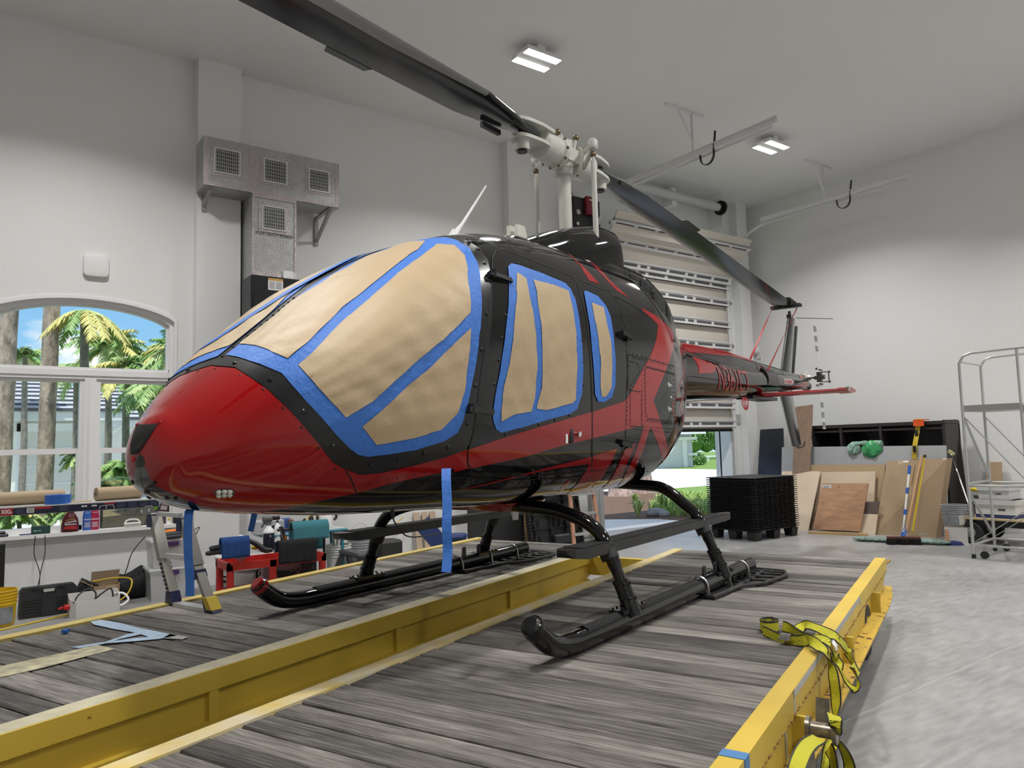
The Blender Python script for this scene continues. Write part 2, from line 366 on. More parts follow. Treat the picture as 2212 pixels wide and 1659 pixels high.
q.tube([V(a[0]-.2, 9.0, zz)]+[V(x, 9.0, zz) for x in np.linspace(a[0], b[0], 40)], [.05]+[.075+.008*(i % 2) for i in range(40)], 12); q.build('spring', mat('white_spring', (.60, .60, .58), .5), sp, True)
q = MB(); q.cyl((b[0], 9.0, zz), (b[0]+.05, 9.0, zz), .14, n=24); q.cyl((b[0]-.06, 9.0, zz), (b[0], 9.0, zz), .1); q.build('cable_drum', mat('black_steel', (.03, .025, .02), .4, .5), sp, True)
q = MB(); q.box((10.3, 9.02, zz-.16), (10.42, 9.295, zz+.16)); q.box((10.2, 9.27, zz-.25), (10.55, 9.298, zz+.05)); q.build('bracket', WALLM, sp); q = MB(); q.box((b[0]+.05, 9.0, zz-.35), (b[0]+.06, 9.298, zz+.2)); q.build('bracket', WALLM, sp)
op = thing('door_opener', 'black and red garage door opener beside the door track', 'door opener')
c0, c1 = ony(1237, 490, 9.05), ony(1292, 432, 9.05); q = MB(); q.box((c0[0], 9.0, c0[2]-.1), (c1[0]-.02, 9.28, c1[2]-.05)); q.build('gearbox', BLK, op)
r0, r1 = ony(1264, 463, 8.98), ony(1287, 430, 8.98); q = MB(); q.bbox((r0[0], 8.93, r0[2]), (r1[0], 9.0, r1[2]), .012); q.build('cover', mat('dark_red_cover', (.20, .006, .02), .45), op)
q = MB(); q.box((r0[0]+.06, 8.925, r1[2]-.07), (r1[0]-.04, 8.93, r1[2]-.05)); q.build('label', WHITE, op)
q = MB(); q.cyl((c0[0]+.08, 8.98, c0[2]+.25), (c0[0]+.08, 9.0, c0[2]+.25), .045); q.cyl((c0[0]+.06, 8.98, c0[2]+.05), (c0[0]+.06, 9.0, c0[2]+.05), .03); q.build('pulley', STEEL, op); q = MB(); q.box((c0[0]+.2, 8.97, c0[2]-.08), (c0[0]+.29, 9.0, c0[2]-.02)); q.build('label', STEEL, op)
k = ony(1228, 408, 9.27); q = MB(); q.box((k[0]-.03, 9.24, k[2]-.07), (k[0]+.04, 9.3, k[2]+.07)); q.build('wall_socket', BLK, op)
q = MB(); q.tube(spline([(k[0]+.03, 9.24, k[2]-.05), (k[0]+.2, 9.2, k[2]-.35), (k[0]+.5, 9.15, c1[2]-.1)]), .006, 6); q.build('power_cord', CORD, op)

# ---------------------------------------------------------------- ceiling lamps
LEDM = mat('led_diffuser', (.9, .9, .9), .4, emit=(1, .99, .96), estr=9.)
def ceiling_lamp(x, y, label):
    r = thing('ceiling_light', label, 'ceiling light', (x, y, 6.15), group='twin panel lights under the ceiling')
    q = MB(); q.box((-.25, -.16, .03), (.25, .16, .06)); q.box((-.06, -.1, .06), (.06, .1, .15)); q.box((-.255, -.175, .0), (.255, -.055, .03)); q.box((-.255, .055, .0), (.255, .175, .03)); q.build('housing', WHITE, r)
    for s in (-1, 1):
        d = MB(); d.box((-.245, s*.115-.052, -.006), (.245, s*.115+.052, .0)); d.build('diffuser', LEDM, r)
    ld = bpy.data.lights.new('led', 'AREA'); ld.shape = 'RECTANGLE'; ld.size = .49; ld.size_y = .34; ld.energy = LAMP; ld.spread = R(132); ld.color = (1, .985, .965)
    lo = bpy.data.objects.new('led', ld); COL.objects.link(lo); lo.parent = r; lo.location = (0, 0, -.02)
LAMP = 88
LBL = {(5.37, 6.73): 'twin LED ceiling light above the forward rotor blade', (10.15, 6.80): 'twin LED ceiling light beside the overhead door tracks'}
for x in (.6, 5.37, 10.15):
    for y in ((6.75, 6.73, 6.80)[int(x/4)], 2.3, -2.1):
        ceiling_lamp(x, y, LBL.get((x, y), 'twin LED ceiling light out of view above the camera'))
# ---------------------------------------------------------------- helicopter
PSI = .3907693+R(-5.3); ax_a = V(math.cos(PSI), math.sin(PSI), 0); ax_b = V(-math.sin(PSI), math.cos(PSI), 0)
_d = ray(1232, 345); _h = _d*(5.19/(_d@V(math.cos(.3907693), math.sin(.3907693), 0))); HUB = V(_h[0], _h[1], 0)
DZ = .485                                                            # deck level
heli = thing('helicopter', 'black and red helicopter with papered and taped windows, standing on the wooden deck', 'helicopter', (HUB[0], HUB[1], DZ), PSI)
def hp(mb, name, mats, parent=None, smooth=True):
    return mb.build(name, mats, parent or heli, smooth, loc=(0, 0, -DZ) if parent is None else (0, 0, 0))
def h_proj(p): return proj(HUB+ax_a*p[0]+ax_b*p[1]+V(0, 0, p[2]))
def h_planeb(x, y, b): d = ray(x, y); t = ((HUB@ax_b)+b)/(d@ax_b); q = d*t-HUB; return V(q@ax_a, b, d[2]*t+EYE)
def h_planea(x, y, a): d = ray(x, y); t = ((HUB@ax_a)+a)/(d@ax_a); q = d*t-HUB; return V(a, q@ax_b, d[2]*t+EYE)
h_eye = V(-(HUB@ax_a), -(HUB@ax_b), EYE)

GB = mat('gloss_black_paint', (.004, .004, .0045), .07, spec=.5)
GR = mat('gloss_red_paint', (.30, .005, .006), .10, spec=.55)
SB = mat('satin_black_frame', (.010, .010, .011), .30)
SEAM = mat('panel_gap', (.002, .002, .002), .7)
BOLT = mat('black_fastener', (.008, .008, .008), .28)
PAPER = mat('kraft_masking_paper', (.48, .36, .215), .55, var=.10, vscale=3, bump=.35, bscale=7)
HGREY = mat('hub_grey_paint', (.60, .60, .55), .35)
SATIN = mat('rotor_black_paint', (.008, .008, .009), .16, spec=.7)

def hermite(x, y, xs):
    h = np.diff(x); dl = np.diff(y)/h; m = np.zeros_like(y)
    for i in range(1, len(x)-1):
        if dl[i-1]*dl[i] > 0:
            w1 = 2*h[i]+h[i-1]; w2 = h[i]+2*h[i-1]; m[i] = (w1+w2)/(w1/dl[i-1]+w2/dl[i])
    m[0] = dl[0]; m[-1] = dl[-1]
    i = np.clip(np.searchsorted(x, xs)-1, 0, len(x)-2); t = (xs-x[i])/h[i]
    return y[i]*(2*t**3-3*t**2+1)+h[i]*m[i]*(t**3-2*t**2+t)+y[i+1]*(-2*t**3+3*t**2)+h[i]*m[i+1]*(t**3-t**2)
class Surf:
    """lofted skin: stations (a, top, bottom, half width, level of the widest point, exponents above and below)"""
    def __init__(s, st, na=260, nt=180, wk=0., ts=.75):
        s.st = np.array(st, float); s.ts = ts; s.b0 = 0.
        s.a0, s.a1 = s.st[0, 0], s.st[-1, 0]
        s.wk = wk; s.ga = s.unwarp(np.linspace(0, s.warp(s.a1), na)); s.ga[0] = s.a0; s.ga[-1] = s.a1; s.gt = np.linspace(-math.pi, math.pi, nt+1)
        s.G = s.S(s.ga[:, None]+0*s.gt, s.gt[None]+0*s.ga[:, None])
        s.N = s.nrm(s.ga[:, None]+0*s.gt, s.gt[None]+0*s.ga[:, None])
        s.vis = ((h_eye-s.G)*s.N).sum(-1) > 0
        w = HUB+s.G[..., 0:1]*ax_a+s.G[..., 1:2]*ax_b+s.G[..., 2:3]*V(0, 0, 1)-V(0, 0, EYE); z = w@fw
        s.P = np.stack([CX+FL*(w@rt)/z, CY-FL*(w@up)/z], -1)
    def warp(s, a): d = np.maximum(np.asarray(a, float)-s.a0, 0); return d+s.wk*np.sqrt(d)
    def unwarp(s, w): w = np.maximum(np.asarray(w, float), 0); return s.a0+((-s.wk+np.sqrt(s.wk**2+4*w))/2)**2
    def S(s, a, th):
        a = np.clip(np.asarray(a, float), s.a0, s.a1); th = np.asarray(th, float)
        zt, zb, hw, zw, et, eb = [hermite(s.st[:, 0], s.st[:, i], a) for i in range(1, 7)]
        sn, c = np.sin(th), np.cos(th); e = np.where(c >= 0, et, eb); k = (np.abs(sn)**e+np.abs(c)**e)**(-1/e)
        return np.stack([a+0*th, -hw*sn*k, np.where(c >= 0, zw+(zt-zw)*c*k, zw+(zw-zb)*c*k)], -1)
    def nrm(s, a, th):
        dt = .01; a = np.asarray(a, float); da = np.clip((a-s.a0)*.3, 1e-5, .004)
        u = s.S(np.maximum(a+da, s.a0+2e-5), th)-s.S(np.maximum(a-da, s.a0), th); v = s.S(a, th+dt)-s.S(a, th-dt); n = np.cross(v, u)
        return n/(np.linalg.norm(n, axis=-1, keepdims=True)+1e-12)
    def pick(s, x, y):
        d = ((s.P-V(x, y))**2).sum(-1)+np.where(s.vis, 0, 1e9); i, j = np.unravel_index(d.argmin(), d.shape)
        q = V(s.ga[i], s.gt[j]); best = (d[i, j], q.copy())
        for _ in range(12):
            p0 = V(*h_proj(s.S(*q))); r = V(x, y)-p0
            if r@r < best[0]: best = (r@r, q.copy())
            J = np.stack([V(*h_proj(s.S(q[0]+.002, q[1])))-p0, V(*h_proj(s.S(q[0], q[1]+.004)))-p0], -1)/V(.002, .004)
            try: st = np.linalg.solve(J.T@J+1e-3*np.eye(2), J.T@r)
            except Exception: break
            q = q+np.clip(st, -.08, .08); q[0] = min(max(q[0], s.a0), s.a1)
        return best[1]
    def picks(s, pts, step=14, closed=True):
        out = []
        n = len(pts)
        for i in range(n if closed else n-1):
            p, q = V(*pts[i]), V(*pts[(i+1) % n]); m = max(1, int(np.linalg.norm(q-p)/step))
            out += [s.pick(*(p+(q-p)*t/m)) for t in range(m)]
        if not closed: out.append(s.pick(*pts[-1]))
        return out
    def mesh(s, mb, k=0, cap=True):
        g = s.G[:, :-1]; mb.grid([list(r) for r in g], k, wrap=True)
        if cap: mb.add(list(g[0]), [tuple(range(len(g[0])))], k); mb.add(list(g[-1]), [tuple(range(len(g[0])))], k)
    def patch(s, mb, uv, off, k=0, step=.03, mirror=None, wob=0.):
        """fills a (a, theta) outline with a fine sheet lying `off` above the skin; mirror: None, True (both sides), 'only'"""
        uv = [V(*p) for p in uv]; uv = [p for i, p in enumerate(uv) if np.linalg.norm(p-uv[i-1]) > 2e-4]
        P = [Vector((float(s.warp(p[0])), p[1]*s.ts)) for p in uv]; n = len(P)
        if n < 3: return
        lo = V(min(p.x for p in P), min(p.y for p in P)); hi = V(max(p.x for p in P), max(p.y for p in P))
        pts = [Vector((x, y)) for x in np.arange(lo[0]+step/2, hi[0], step) for y in np.arange(lo[1]+step/2, hi[1], step)]
        vs, _, fs, _, _, _ = delaunay_2d_cdt(P+pts, [(i, (i+1) % n) for i in range(n)], [], 1, 1e-5)
        a = s.unwarp(np.array([v[0] for v in vs])); th = np.array([v[1] for v in vs])/s.ts
        S0, N0 = s.S(a, th), s.nrm(a, th); o = off
        if wob: o = off+wob*(np.sin(a*23+th*9)*np.sin(th*31-a*11)+np.sin(a*41-th*17)*.6+1.2)[:, None]*.5
        pos = S0+N0*o
        if mirror != 'only': mb.add(list(pos), [tuple(f) for f in fs], k)
        if mirror: mb.add(list(pos*V(1, -1, 1)), [tuple(f)[::-1] for f in fs], k)
    def line(s, mb, uv, w, off, k=0, mirror=False):
        """narrow strip along a (a, theta) polyline"""
        S0 = [s.S(*p) for p in uv]; N0 = [s.nrm(*p) for p in uv]; A = []; B = []
        for i, p in enumerate(S0):
            d = S0[min(i+1, len(S0)-1)]-S0[max(i-1, 0)]; x = np.cross(d, N0[i]); x /= np.linalg.norm(x)+1e-9
            A.append(p+x*w/2+N0[i]*off); B.append(p-x*w/2+N0[i]*off)
        mb.grid([A, B], k)
        if mirror: mb.grid([[p*V(1, -1, 1) for p in A], [p*V(1, -1, 1) for p in B]], k)
    def button(s, mb, q, r, h, off=0., k=0, mirror=False, n=8):
        p, nn = s.S(*q), s.nrm(*q); p = p+nn*off; u = np.cross(nn, V(0, 0, 1)); u /= np.linalg.norm(u)+1e-9; v = np.cross(nn, u)
        for sg in ((1,), (1, -1))[bool(mirror)]:
            f = V(1, sg, 1)
            mb.loft([[(p+(u*math.cos(t)+v*math.sin(t))*r*a_+nn*h*b_)*f for t in np.arange(n)*2*math.pi/n] for a_, b_ in ((1, -.2), (.95, .5), (.6, 1))], k)
def crop(ox, oy, sc): return lambda L: [(ox+x/sc, oy+y/sc) for x, y in L]
A1 = crop(240, 480, 2.5721); A2 = crop(940, 440, 3.6867); A3 = crop(940, 800, 3.6867); A4 = crop(1340, 760, 9.219)
def jag(L, amt=2.2, every=3):
    """hand-torn edge: small steps along an outline"""
    out = []
    for i, p in enumerate(L):
        q = L[(i+1) % len(L)]; d = V(*q)-V(*p); ln = np.linalg.norm(d); nn = V(-d[1], d[0])/(ln+1e-9); m = max(1, int(ln/26))
        for t in range(m):
            o = rnd.uniform(-amt, amt)*.6; b = V(*p)+d*t/m; out += [tuple(b+nn*o), tuple(b+d*(.96/m)+nn*o)]
    return out

FU = Surf([[-3.414, 1.5, 1.467, 0.032, 1.463, 1.884, 1.988],
           [-3.4, 1.597, 1.38, 0.139, 1.474, 2.053, 1.988],
           [-3.31, 1.705, 1.31, 0.287, 1.527, 2.338, 2.09],
           [-3.15, 1.855, 1.257, 0.455, 1.605, 2.75, 2.193],
           [-2.9, 2.063, 1.223, 0.626, 1.698, 3.1, 2.397],
           [-2.5, 2.388, 1.184, 0.731, 1.768, 3.1, 2.604],
           [-2.0, 2.655, 1.168, 0.772, 1.771, 3.1, 2.811],
           [-1.5, 2.818, 1.149, 0.781, 1.728, 2.846, 2.822],
           [-1.0, 2.878, 1.155, 0.775, 1.732, 2.685, 2.836],
           [-0.5, 2.9, 1.153, 0.773, 1.745, 2.574, 2.85],
           [0.0, 2.9, 1.156, 0.763, 1.763, 2.508, 2.658],
           [0.45, 2.84, 1.216, 0.676, 1.825, 2.376, 2.337],
           [0.9, 2.74, 1.42, 0.509, 1.95, 2.26, 2.216],
           [1.35, 2.62, 1.678, 0.322, 2.091, 2.05, 2.101],
           [1.8, 2.521, 1.95, 0.156, 2.181, 1.939, 1.989]], 300, 200, .55)
body = MB(); FU.mesh(body)
def clipx(P, x0, x1):
    def half(P, f, g):
        o = []
        for i, p in enumerate(P):
            q = P[(i+1) % len(P)]; a, b = f(p), f(q)
            if a >= 0: o.append(p)
            if a*b < 0: t = a/(a-b); o.append((p[0]+(q[0]-p[0])*t, p[1]+(q[1]-p[1])*t))
        return o
    P = half(P, lambda p: p[0]-x0, 0); return half(P, lambda p: x1-p[0], 0) if P else P
# --- red nose: from the nose tip back to the windshield frame, both sides
nose_back = FU.picks(A1([(500, 803), (560, 800), (690, 812), (770, 862), (870, 932), (1000, 1052), (1130, 1202), (1230, 1333), (1290, 1367), (1380, 1402), (1500, 1392), (1700, 1347), (1985, 1268), (1995, 1345), (1860, 1385), (1600, 1440), (1360, 1505), (1000, 1582), (870, 1606)]), 12, False)
chin = FU.picks(A1([(850, 1612), (600, 1606), (480, 1568), (330, 1505), (250, 1465), (215, 1418), (195, 1370)]), 10, False)
nose_back = [V(q[0], max(q[1], 0.)) for q in nose_back]
a_tip = FU.a0+.002
nose = [V(a_tip, 0)]+[V(a, 0) for a in np.arange(FU.a0+.03, nose_back[0][0], .03)]+nose_back+chin
nose.append(V(a_tip, chin[-1][1]))
FU.patch(body, nose, .0014, 1, .022, True)
STR = []
STR.append(A3([(150, 658), (250, 632), (640, 505), (900, 430), (1250, 330), (1500, 249), (1532, 215), (1575, 140), (1650, 0), (1720, -130), (1760, -245), (1775, -362), (1720, -417), (1660, -470), (1640, -500), (1760, -435), (1895, -317), (1895, -177), (1862, -60), (1790, 113), (1738, 240), (1800, 420), (1860, 640), (1862, 690), (1812, 762), (1800, 680), (1770, 570), (1716, 455), (1700, 490), (1650, 650), (1560, 850), (1450, 962), (1440, 955), (1500, 850), (1580, 690), (1640, 520), (1662, 440), (1530, 470), (1240, 545), (1000, 602), (700, 690), (270, 780), (150, 812)]))
STR.append(A3([(110, 970), (600, 850), (900, 770), (1220, 690), (1445, 620), (1400, 730), (1320, 860), (1210, 970), (1035, 988), (1130, 900), (1190, 810), (1225, 742), (1000, 772), (830, 803), (640, 850), (480, 890)]))
STR.append(A3([(1597, 575), (1510, 620), (1470, 720), (1430, 800), (1380, 890), (1300, 962), (1400, 952), (1470, 850), (1530, 740)]))
STR.append(A3([(1087, 868), (1050, 872), (1000, 930), (945, 992), (985, 988), (1035, 938)]))
STR.append(A2([(925, 303), (1000, 340), (1100, 430), (1200, 520), (1312, 642), (1225, 612), (1150, 490), (1050, 390)]))
STR.append(A2([(1105, 375), (1200, 430), (1300, 510), (1400, 620), (1550, 755), (1440, 690), (1330, 570), (1240, 470)]))
STR.append(A4([(1285, 300), (1180, 640), (1105, 860), (1075, 950), (1030, 1060), (1045, 1200), (1110, 1420), (1125, 1590), (1140, 1590), (1125, 1410), (1062, 1200), (1048, 1065), (1090, 955), (1122, 860), (1200, 640), (1298, 330)]))
STR.append(A4([(1300, 640), (1255, 850), (1172, 1060), (1210, 1220), (1240, 1420), (1262, 1420), (1232, 1215), (1196, 1062), (1270, 860)]))
XD0, XD1 = 1011, 1277
for i_, P in enumerate(STR):
    for x0, x1 in (((0, XD0), (XD1, 3000)) if i_ < 1 else ((0, 3000),)):
        Q = clipx(P, x0, x1)
        if len(Q) > 2: FU.patch(body, FU.picks(Q, 12), .0014, 1, .03, True)
# --- panel gaps and rivets on the skin
def seam(L, w=.006, off=.0022, mb=None, k=2, mirror=True): FU.line(body if mb is None else mb, FU.picks(L, 10, False), w, off, k, mirror)
for L in (A4([(150, 60), (150, 735), (200, 770), (415, 800), (420, 1500), (190, 1480), (195, 780)]), A4([(150, 57), (480, 130), (800, 215), (1075, 300)]),
          A4([(1025, 0), (1060, 160), (1090, 400), (1098, 1000), (1085, 1350), (1060, 1659)]), A4([(490, 330), (495, 900), (497, 1200), (540, 1330), (760, 1355), (1030, 1390)]),
          A4([(490, 330), (540, 315), (900, 410), (1070, 440)]), A3([(0, 0), (0, 0)]) and A1([(1300, 1375), (1330, 1420), (1365, 1508)]),
          A3([(0, 852), (240, 850), (600, 872), (1000, 860), (1500, 800)]), A2([(0, 280), (180, 275), (360, 285), (520, 365)]), A2([(530, 285), (580, 320), (640, 385)]),
          A2([(1090, 580), (1300, 690), (1440, 740), (1560, 800), (1700, 900)])):
    if isinstance(L, list): seam(L)
def rivets(L, n, r=.0045, k=3, mirror=True, off=.0015):
    P = [V(*p) for p in L]; ln = [0]+list(np.cumsum([np.linalg.norm(b-a) for a, b in zip(P[:-1], P[1:])]))
    for t in np.linspace(0, ln[-1], n):
        q = V(np.interp(t, ln, [p[0] for p in P]), np.interp(t, ln, [p[1] for p in P])); FU.button(body, FU.pick(*q), r, .0025, off, k, mirror, 6)
for L, n in ((A4([(120, 110), (125, 800)]), 10), (A4([(165, 170), (165, 740)]), 6), (A4([(250, 45), (520, 110), (860, 215), (1030, 262)]), 10), (A4([(250, 115), (480, 170)]), 5), (A4([(530, 190), (900, 285), (1020, 325)]), 10),
             (A4([(500, 275), (1070, 435)]), 17), (A4([(520, 300), (1060, 455)]), 16), (A4([(205, 200), (340, 225), (390, 400), (215, 660)]), 12), (A4([(430, 470), (430, 1450)]), 11), (A4([(475, 380), (485, 1280)]), 12),
             (A4([(130, 920), (130, 1440)]), 7), (A4([(540, 1350), (1050, 1425)]), 16), (A4([(500, 1375), (1030, 1445)]), 16), (A4([(490, 1490), (1020, 1540)]), 12), (A4([(220, 1530), (460, 1560), (1050, 1610)]), 20), (A4([(1060, 480), (1075, 1380)]), 12),
             (A3([(20, 875), (500, 880), (900, 862), (1240, 830), (1800, 800)]), 34), (A3([(60, 905), (500, 905), (900, 885), (1300, 868), (1560, 850)]), 28), (A3([(1250, 340), (1250, 780)]), 10), (A2([(1450, 760), (1500, 900), (1530, 1060)]), 8),
             (A1([(430, 823), (500, 812), (570, 812), (700, 840), (855, 935), (1000, 1075), (1130, 1225), (1245, 1370)]), 8), (A1([(1430, 1450), (1700, 1400), (1900, 1370)]), 10)):
    rivets(L, n, .006 if n < 9 else .0045)
for c, r in ((A4([(965, 660)])[0], .02), (A4([(970, 1145)])[0], .02), (A4([(1005, 672)])[0], .011), (A4([(1010, 1145)])[0], .011), (A4([(1010, 910)])[0], .012)): FU.button(body, FU.pick(*c), r, .004, .001, 4, True, 12)
fus = hp(body, 'fuselage', [GB, GR, SEAM, BOLT, mat('latch_metal', (.55, .56, .58), .3, .8)])

# --- doors: front cabin door and narrow rear door on each side
door_px = A2([(447, 640), (450, 520), (455, 430), (480, 378), (530, 362), (760, 448), (1085, 580), (1128, 650), (1172, 800), (1205, 950), (1228, 1250), (1240, 1500)])+A3([(1243, 400), (1240, 800), (800, 834), (400, 844), (300, 825), (258, 740), (258, 640), (290, 540), (330, 270), (360, 20)])+A2([(385, 1200), (420, 900)])
rear_px = A2([(1095, 585), (1300, 672), (1400, 700), (1450, 780), (1482, 860), (1515, 1000), (1527, 1327)])+A3([(1516, 300), (1510, 560), (1450, 720), (1340, 790), (1246, 800), (1250, 400)])+A2([(1246, 1500), (1234, 1250), (1211, 950), (1178, 800), (1134, 650)])
win_px = A2([(575, 505), (600, 481), (650, 490), (850, 560), (1030, 635), (1072, 680), (1112, 770), (1142, 920), (1162, 1100), (1172, 1300)])+A3([(1172, 0), (1162, 190), (1122, 310), (1060, 350), (900, 390), (700, 450), (570, 482), (520, 496), (480, 470), (455, 400), (450, 350), (470, 210), (510, 0)])+A2([(545, 1100), (578, 800), (582, 600)])
pap1 = A2([(645, 555), (715, 600), (760, 830), (795, 1050), (800, 1330), (780, 1560), (755, 1652)])+A3([(620, 348), (515, 405)])+A2([(515, 1650), (540, 1450), (580, 1290), (605, 1100), (625, 900), (640, 700)])
pap2 = A2([(770, 605), (930, 650), (1050, 700), (1095, 900), (1115, 1050), (1120, 1330), (1110, 1560), (1080, 1590), (880, 1640), (800, 1630), (835, 1480), (845, 1330), (845, 1150), (830, 930), (800, 720)])
sw_px = A2([(1178, 702), (1200, 697), (1290, 740), (1350, 810), (1390, 900), (1415, 1050), (1430, 1250), (1428, 1450), (1400, 1540), (1340, 1582), (1290, 1575), (1265, 1520), (1260, 1400), (1250, 1250), (1225, 970), (1195, 800)])
sw_pap = A2([(1240, 790), (1330, 825), (1355, 940), (1390, 1080), (1405, 1300), (1395, 1460), (1350, 1540), (1320, 1540), (1308, 1450), (1310, 1300), (1295, 1100), (1270, 950)])
duv, ruv = FU.picks(door_px, 12), FU.picks(rear_px, 12); wuv = FU.picks(win_px, 10); suv = FU.picks(sw_px, 8)
STRD = [FU.picks(Q, 12) for Q in (clipx(P, XD0, XD1) for P in STR[:2]) if len(Q) > 2]
P1, P2, P3 = FU.picks(jag(pap1, 1.8), 8), FU.picks(jag(pap2, 1.8), 8), FU.picks(jag(sw_pap, 1.5), 8)
hb = [FU.pick(*p) for p in A2([(655, 478), (820, 545), (980, 602), (1105, 745), (1145, 912), (1160, 1090), (1170, 1268), (1175, 1445), (560, 890), (530, 1070), (503, 1250), (470, 1440)])+A3([(1065, 357), (950, 397), (823, 430), (556, 510)])]
for mir in (None, 'only'):
    d = MB(); FU.patch(d, duv, .0030, 0, .03, mir)
    for s_ in STRD: FU.patch(d, s_, .0042, 1, .03, mir)
    M_ = (lambda mb, uv, w, off, k: FU.line(mb, uv+[uv[0]], w, off, k)) if mir is None else (lambda mb, uv, w, off, k: FU.line(mb, [V(q[0], -q[1]) for q in uv+[uv[0]]], w, off, k))
    M_(d, duv, .007, .0046, 2)
    for q in hb: FU.button(d, q if mir is None else V(q[0], -q[1]), .0085, .006, .003, 3)
    dr = hp(d, 'cabin_door', [GB, GR, SEAM, BOLT])
    w = MB(); FU.patch(w, wuv, .0062, 0, .03, mir, .0012); w.build('masking_tape', BLUE_TAPE, dr, True)
    for P in (P1, P2): w = MB(); FU.patch(w, P, .0085, 0, .018, mir, .0025); w.build('masking_paper', PAPER, dr, True)
    for px in A2([(505, 590)])+A3([(345, 310)]):
        h = MB(); q = FU.pick(*px); q = q if mir is None else V(q[0], -q[1]); p, n_ = FU.S(*q), FU.nrm(*q); s_ = 1 if mir is None else -1
        h.bar(p+n_*.012+V(-.09, 0, 0), p+n_*.014+V(.09, 0, -.012), .028, .03, upv=n_); h.cyl(p+n_*.02+V(-.06, 0, -.02), p+n_*.02+V(-.06, 0, .025), .014)
        h.build('hinge', BOLT, dr, True)
    h = MB(); q = FU.pick(*A3([(1080, 518)])[0]); q = q if mir is None else V(q[0], -q[1]); p, n_ = FU.S(*q), FU.nrm(*q)
    h.bbox((p[0]-.022, -.012, p[2]-.045), (p[0]+.022, .012, p[2]+.045), .01, 0, lambda v: V(v[0], p[1]+v[1], v[2])); h.cyl(p+V(.055, 0, .01), p+n_*.03+V(.055, 0, .01), .016, k=1); h.box((p[0]-.06, p[1]-.006, p[2]-.045), (p[0]-.04, p[1]+.006, p[2]+.04), 2)
    h.build('door_handle', [BLK, CHROME, WHITE], dr, True)
    d = MB(); FU.patch(d, ruv, .0030, 0, .03, mir); M_(d, ruv, .007, .0046, 2)
    for P in STR[:2]:
        Q = clipx(P, XD1, 1352)
    rd = hp(d, 'rear_door', [GB, GR, SEAM])
    w = MB(); FU.patch(w, suv, .0062, 0, .025, mir, .0012); w.build('masking_tape', BLUE_TAPE, rd, True)
    w = MB(); FU.patch(w, P3, .0085, 0, .018, mir, .002); w.build('masking_paper', PAPER, rd, True)
    for px in A2([(1495, 1055)])+A3([(1490, 580)]):
        h = MB(); q = FU.pick(*px); q = q if mir is None else V(q[0], -q[1]); p, n_ = FU.S(*q), FU.nrm(*q)
        h.bar(p+n_*.015+V(-.05, 0, .012), p+n_*.02+V(.07, 0, -.012), .03, .035, upv=n_); h.cyl(p+n_*.02+V(.03, 0, -.03), p+n_*.02+V(.03, 0, .02), .012)
        h.build('hinge', BOLT, rd, True)
# red stripe pieces that run over the rear door belong to the skin in front of it
rs = MB()
for P in STR[:3]:
    Q = clipx(P, XD1, 1352)
    if len(Q) > 2: FU.patch(rs, FU.picks(Q, 12), .0042, 0, .03, True)
hp(rs, 'door_stripe', [GR])

# --- windshield: frame, post, paper, tape
ws = MB()
fr_px = A1([(490, 800), (560, 797), (690, 808), (770, 858), (870, 928), (1000, 1048), (1130, 1198), (1230, 1328), (1290, 1363), (1380, 1398), (1500, 1388), (1700, 1343), (1850, 1308), (1960, 1268), (1990, 1228), (2020, 1100), (2050, 950), (2090, 750), (2113, 550), (2115, 400), (2110, 300), (2090, 205), (2030, 135), (1960, 97), (1850, 72)])
fru = [V(q[0], max(q[1], 0.)) for q in FU.picks(fr_px, 12, False)]; top_uv = fru[-1]
loop = [V(a, 0) for a in np.arange(fru[0][0], top_uv[0], .03)][::-1]
FU.patch(ws, fru+[V(top_uv[0], 0)]+loop, .0035, 0, .03, True)
for p in A1([(690, 785), (885, 876), (1070, 1054), (1232, 1245), (1443, 1348), (1595, 1315), (1738, 1280), (1868, 1250), (1977, 1118), (2022, 908), (2056, 708), (2085, 510), (2088, 320), (2072, 230), (2040, 152), (1990, 112)]): FU.button(ws, FU.pick(*p), .0125, .008, .003, 1, True, 10)
for p in A1([(550, 762), (585, 718), (628, 685), (672, 655), (713, 624), (755, 594), (797, 565), (838, 536), (878, 508), (918, 482), (957, 457), (995, 432)]): FU.button(ws, V(FU.pick(*p)[0], .022), .008, .006, .004, 1, False, 8)
wsh = hp(ws, 'windshield', [SB, BOLT])
tape_px = A1([(610, 738), (640, 702), (690, 672), (800, 590), (900, 512), (1000, 437), (1150, 340), (1290, 258), (1430, 180), (1650, 112), (1790, 92), (1850, 88), (1920, 106), (1990, 150), (2030, 222), (2046, 300), (2055, 450), (2046, 600), (2020, 800), (1990, 950), (1952, 1100), (1920, 1170), (1850, 1215), (1700, 1260), (1550, 1285), (1420, 1300), (1370, 1290), (1330, 1260), (1250, 1180), (1160, 1075), (1080, 990), (1000, 900), (950, 842), (830, 792), (700, 752)])
paps = [A1([(690, 682), (790, 610), (895, 530), (1000, 455), (1150, 355), (1290, 272), (1430, 194), (1640, 120), (1745, 112), (1700, 165), (1650, 193), (1560, 263), (1420, 378), (1280, 488), (1100, 668), (988, 764), (890, 722), (800, 692)]),
        A1([(1042, 803), (1120, 737), (1220, 627), (1330, 522), (1500, 377), (1590, 297), (1700, 217), (1815, 130), (1900, 135), (1960, 190), (1976, 282), (1990, 440), (1990, 505), (1830, 663), (1700, 768), (1570, 883), (1440, 1003), (1300, 1086), (1180, 950)]),
        A1([(1392, 1132), (1500, 1042), (1640, 912), (1740, 832), (1840, 737), (1990, 592), (1985, 720), (1956, 950), (1922, 1060), (1830, 1153), (1680, 1195), (1470, 1233)])]
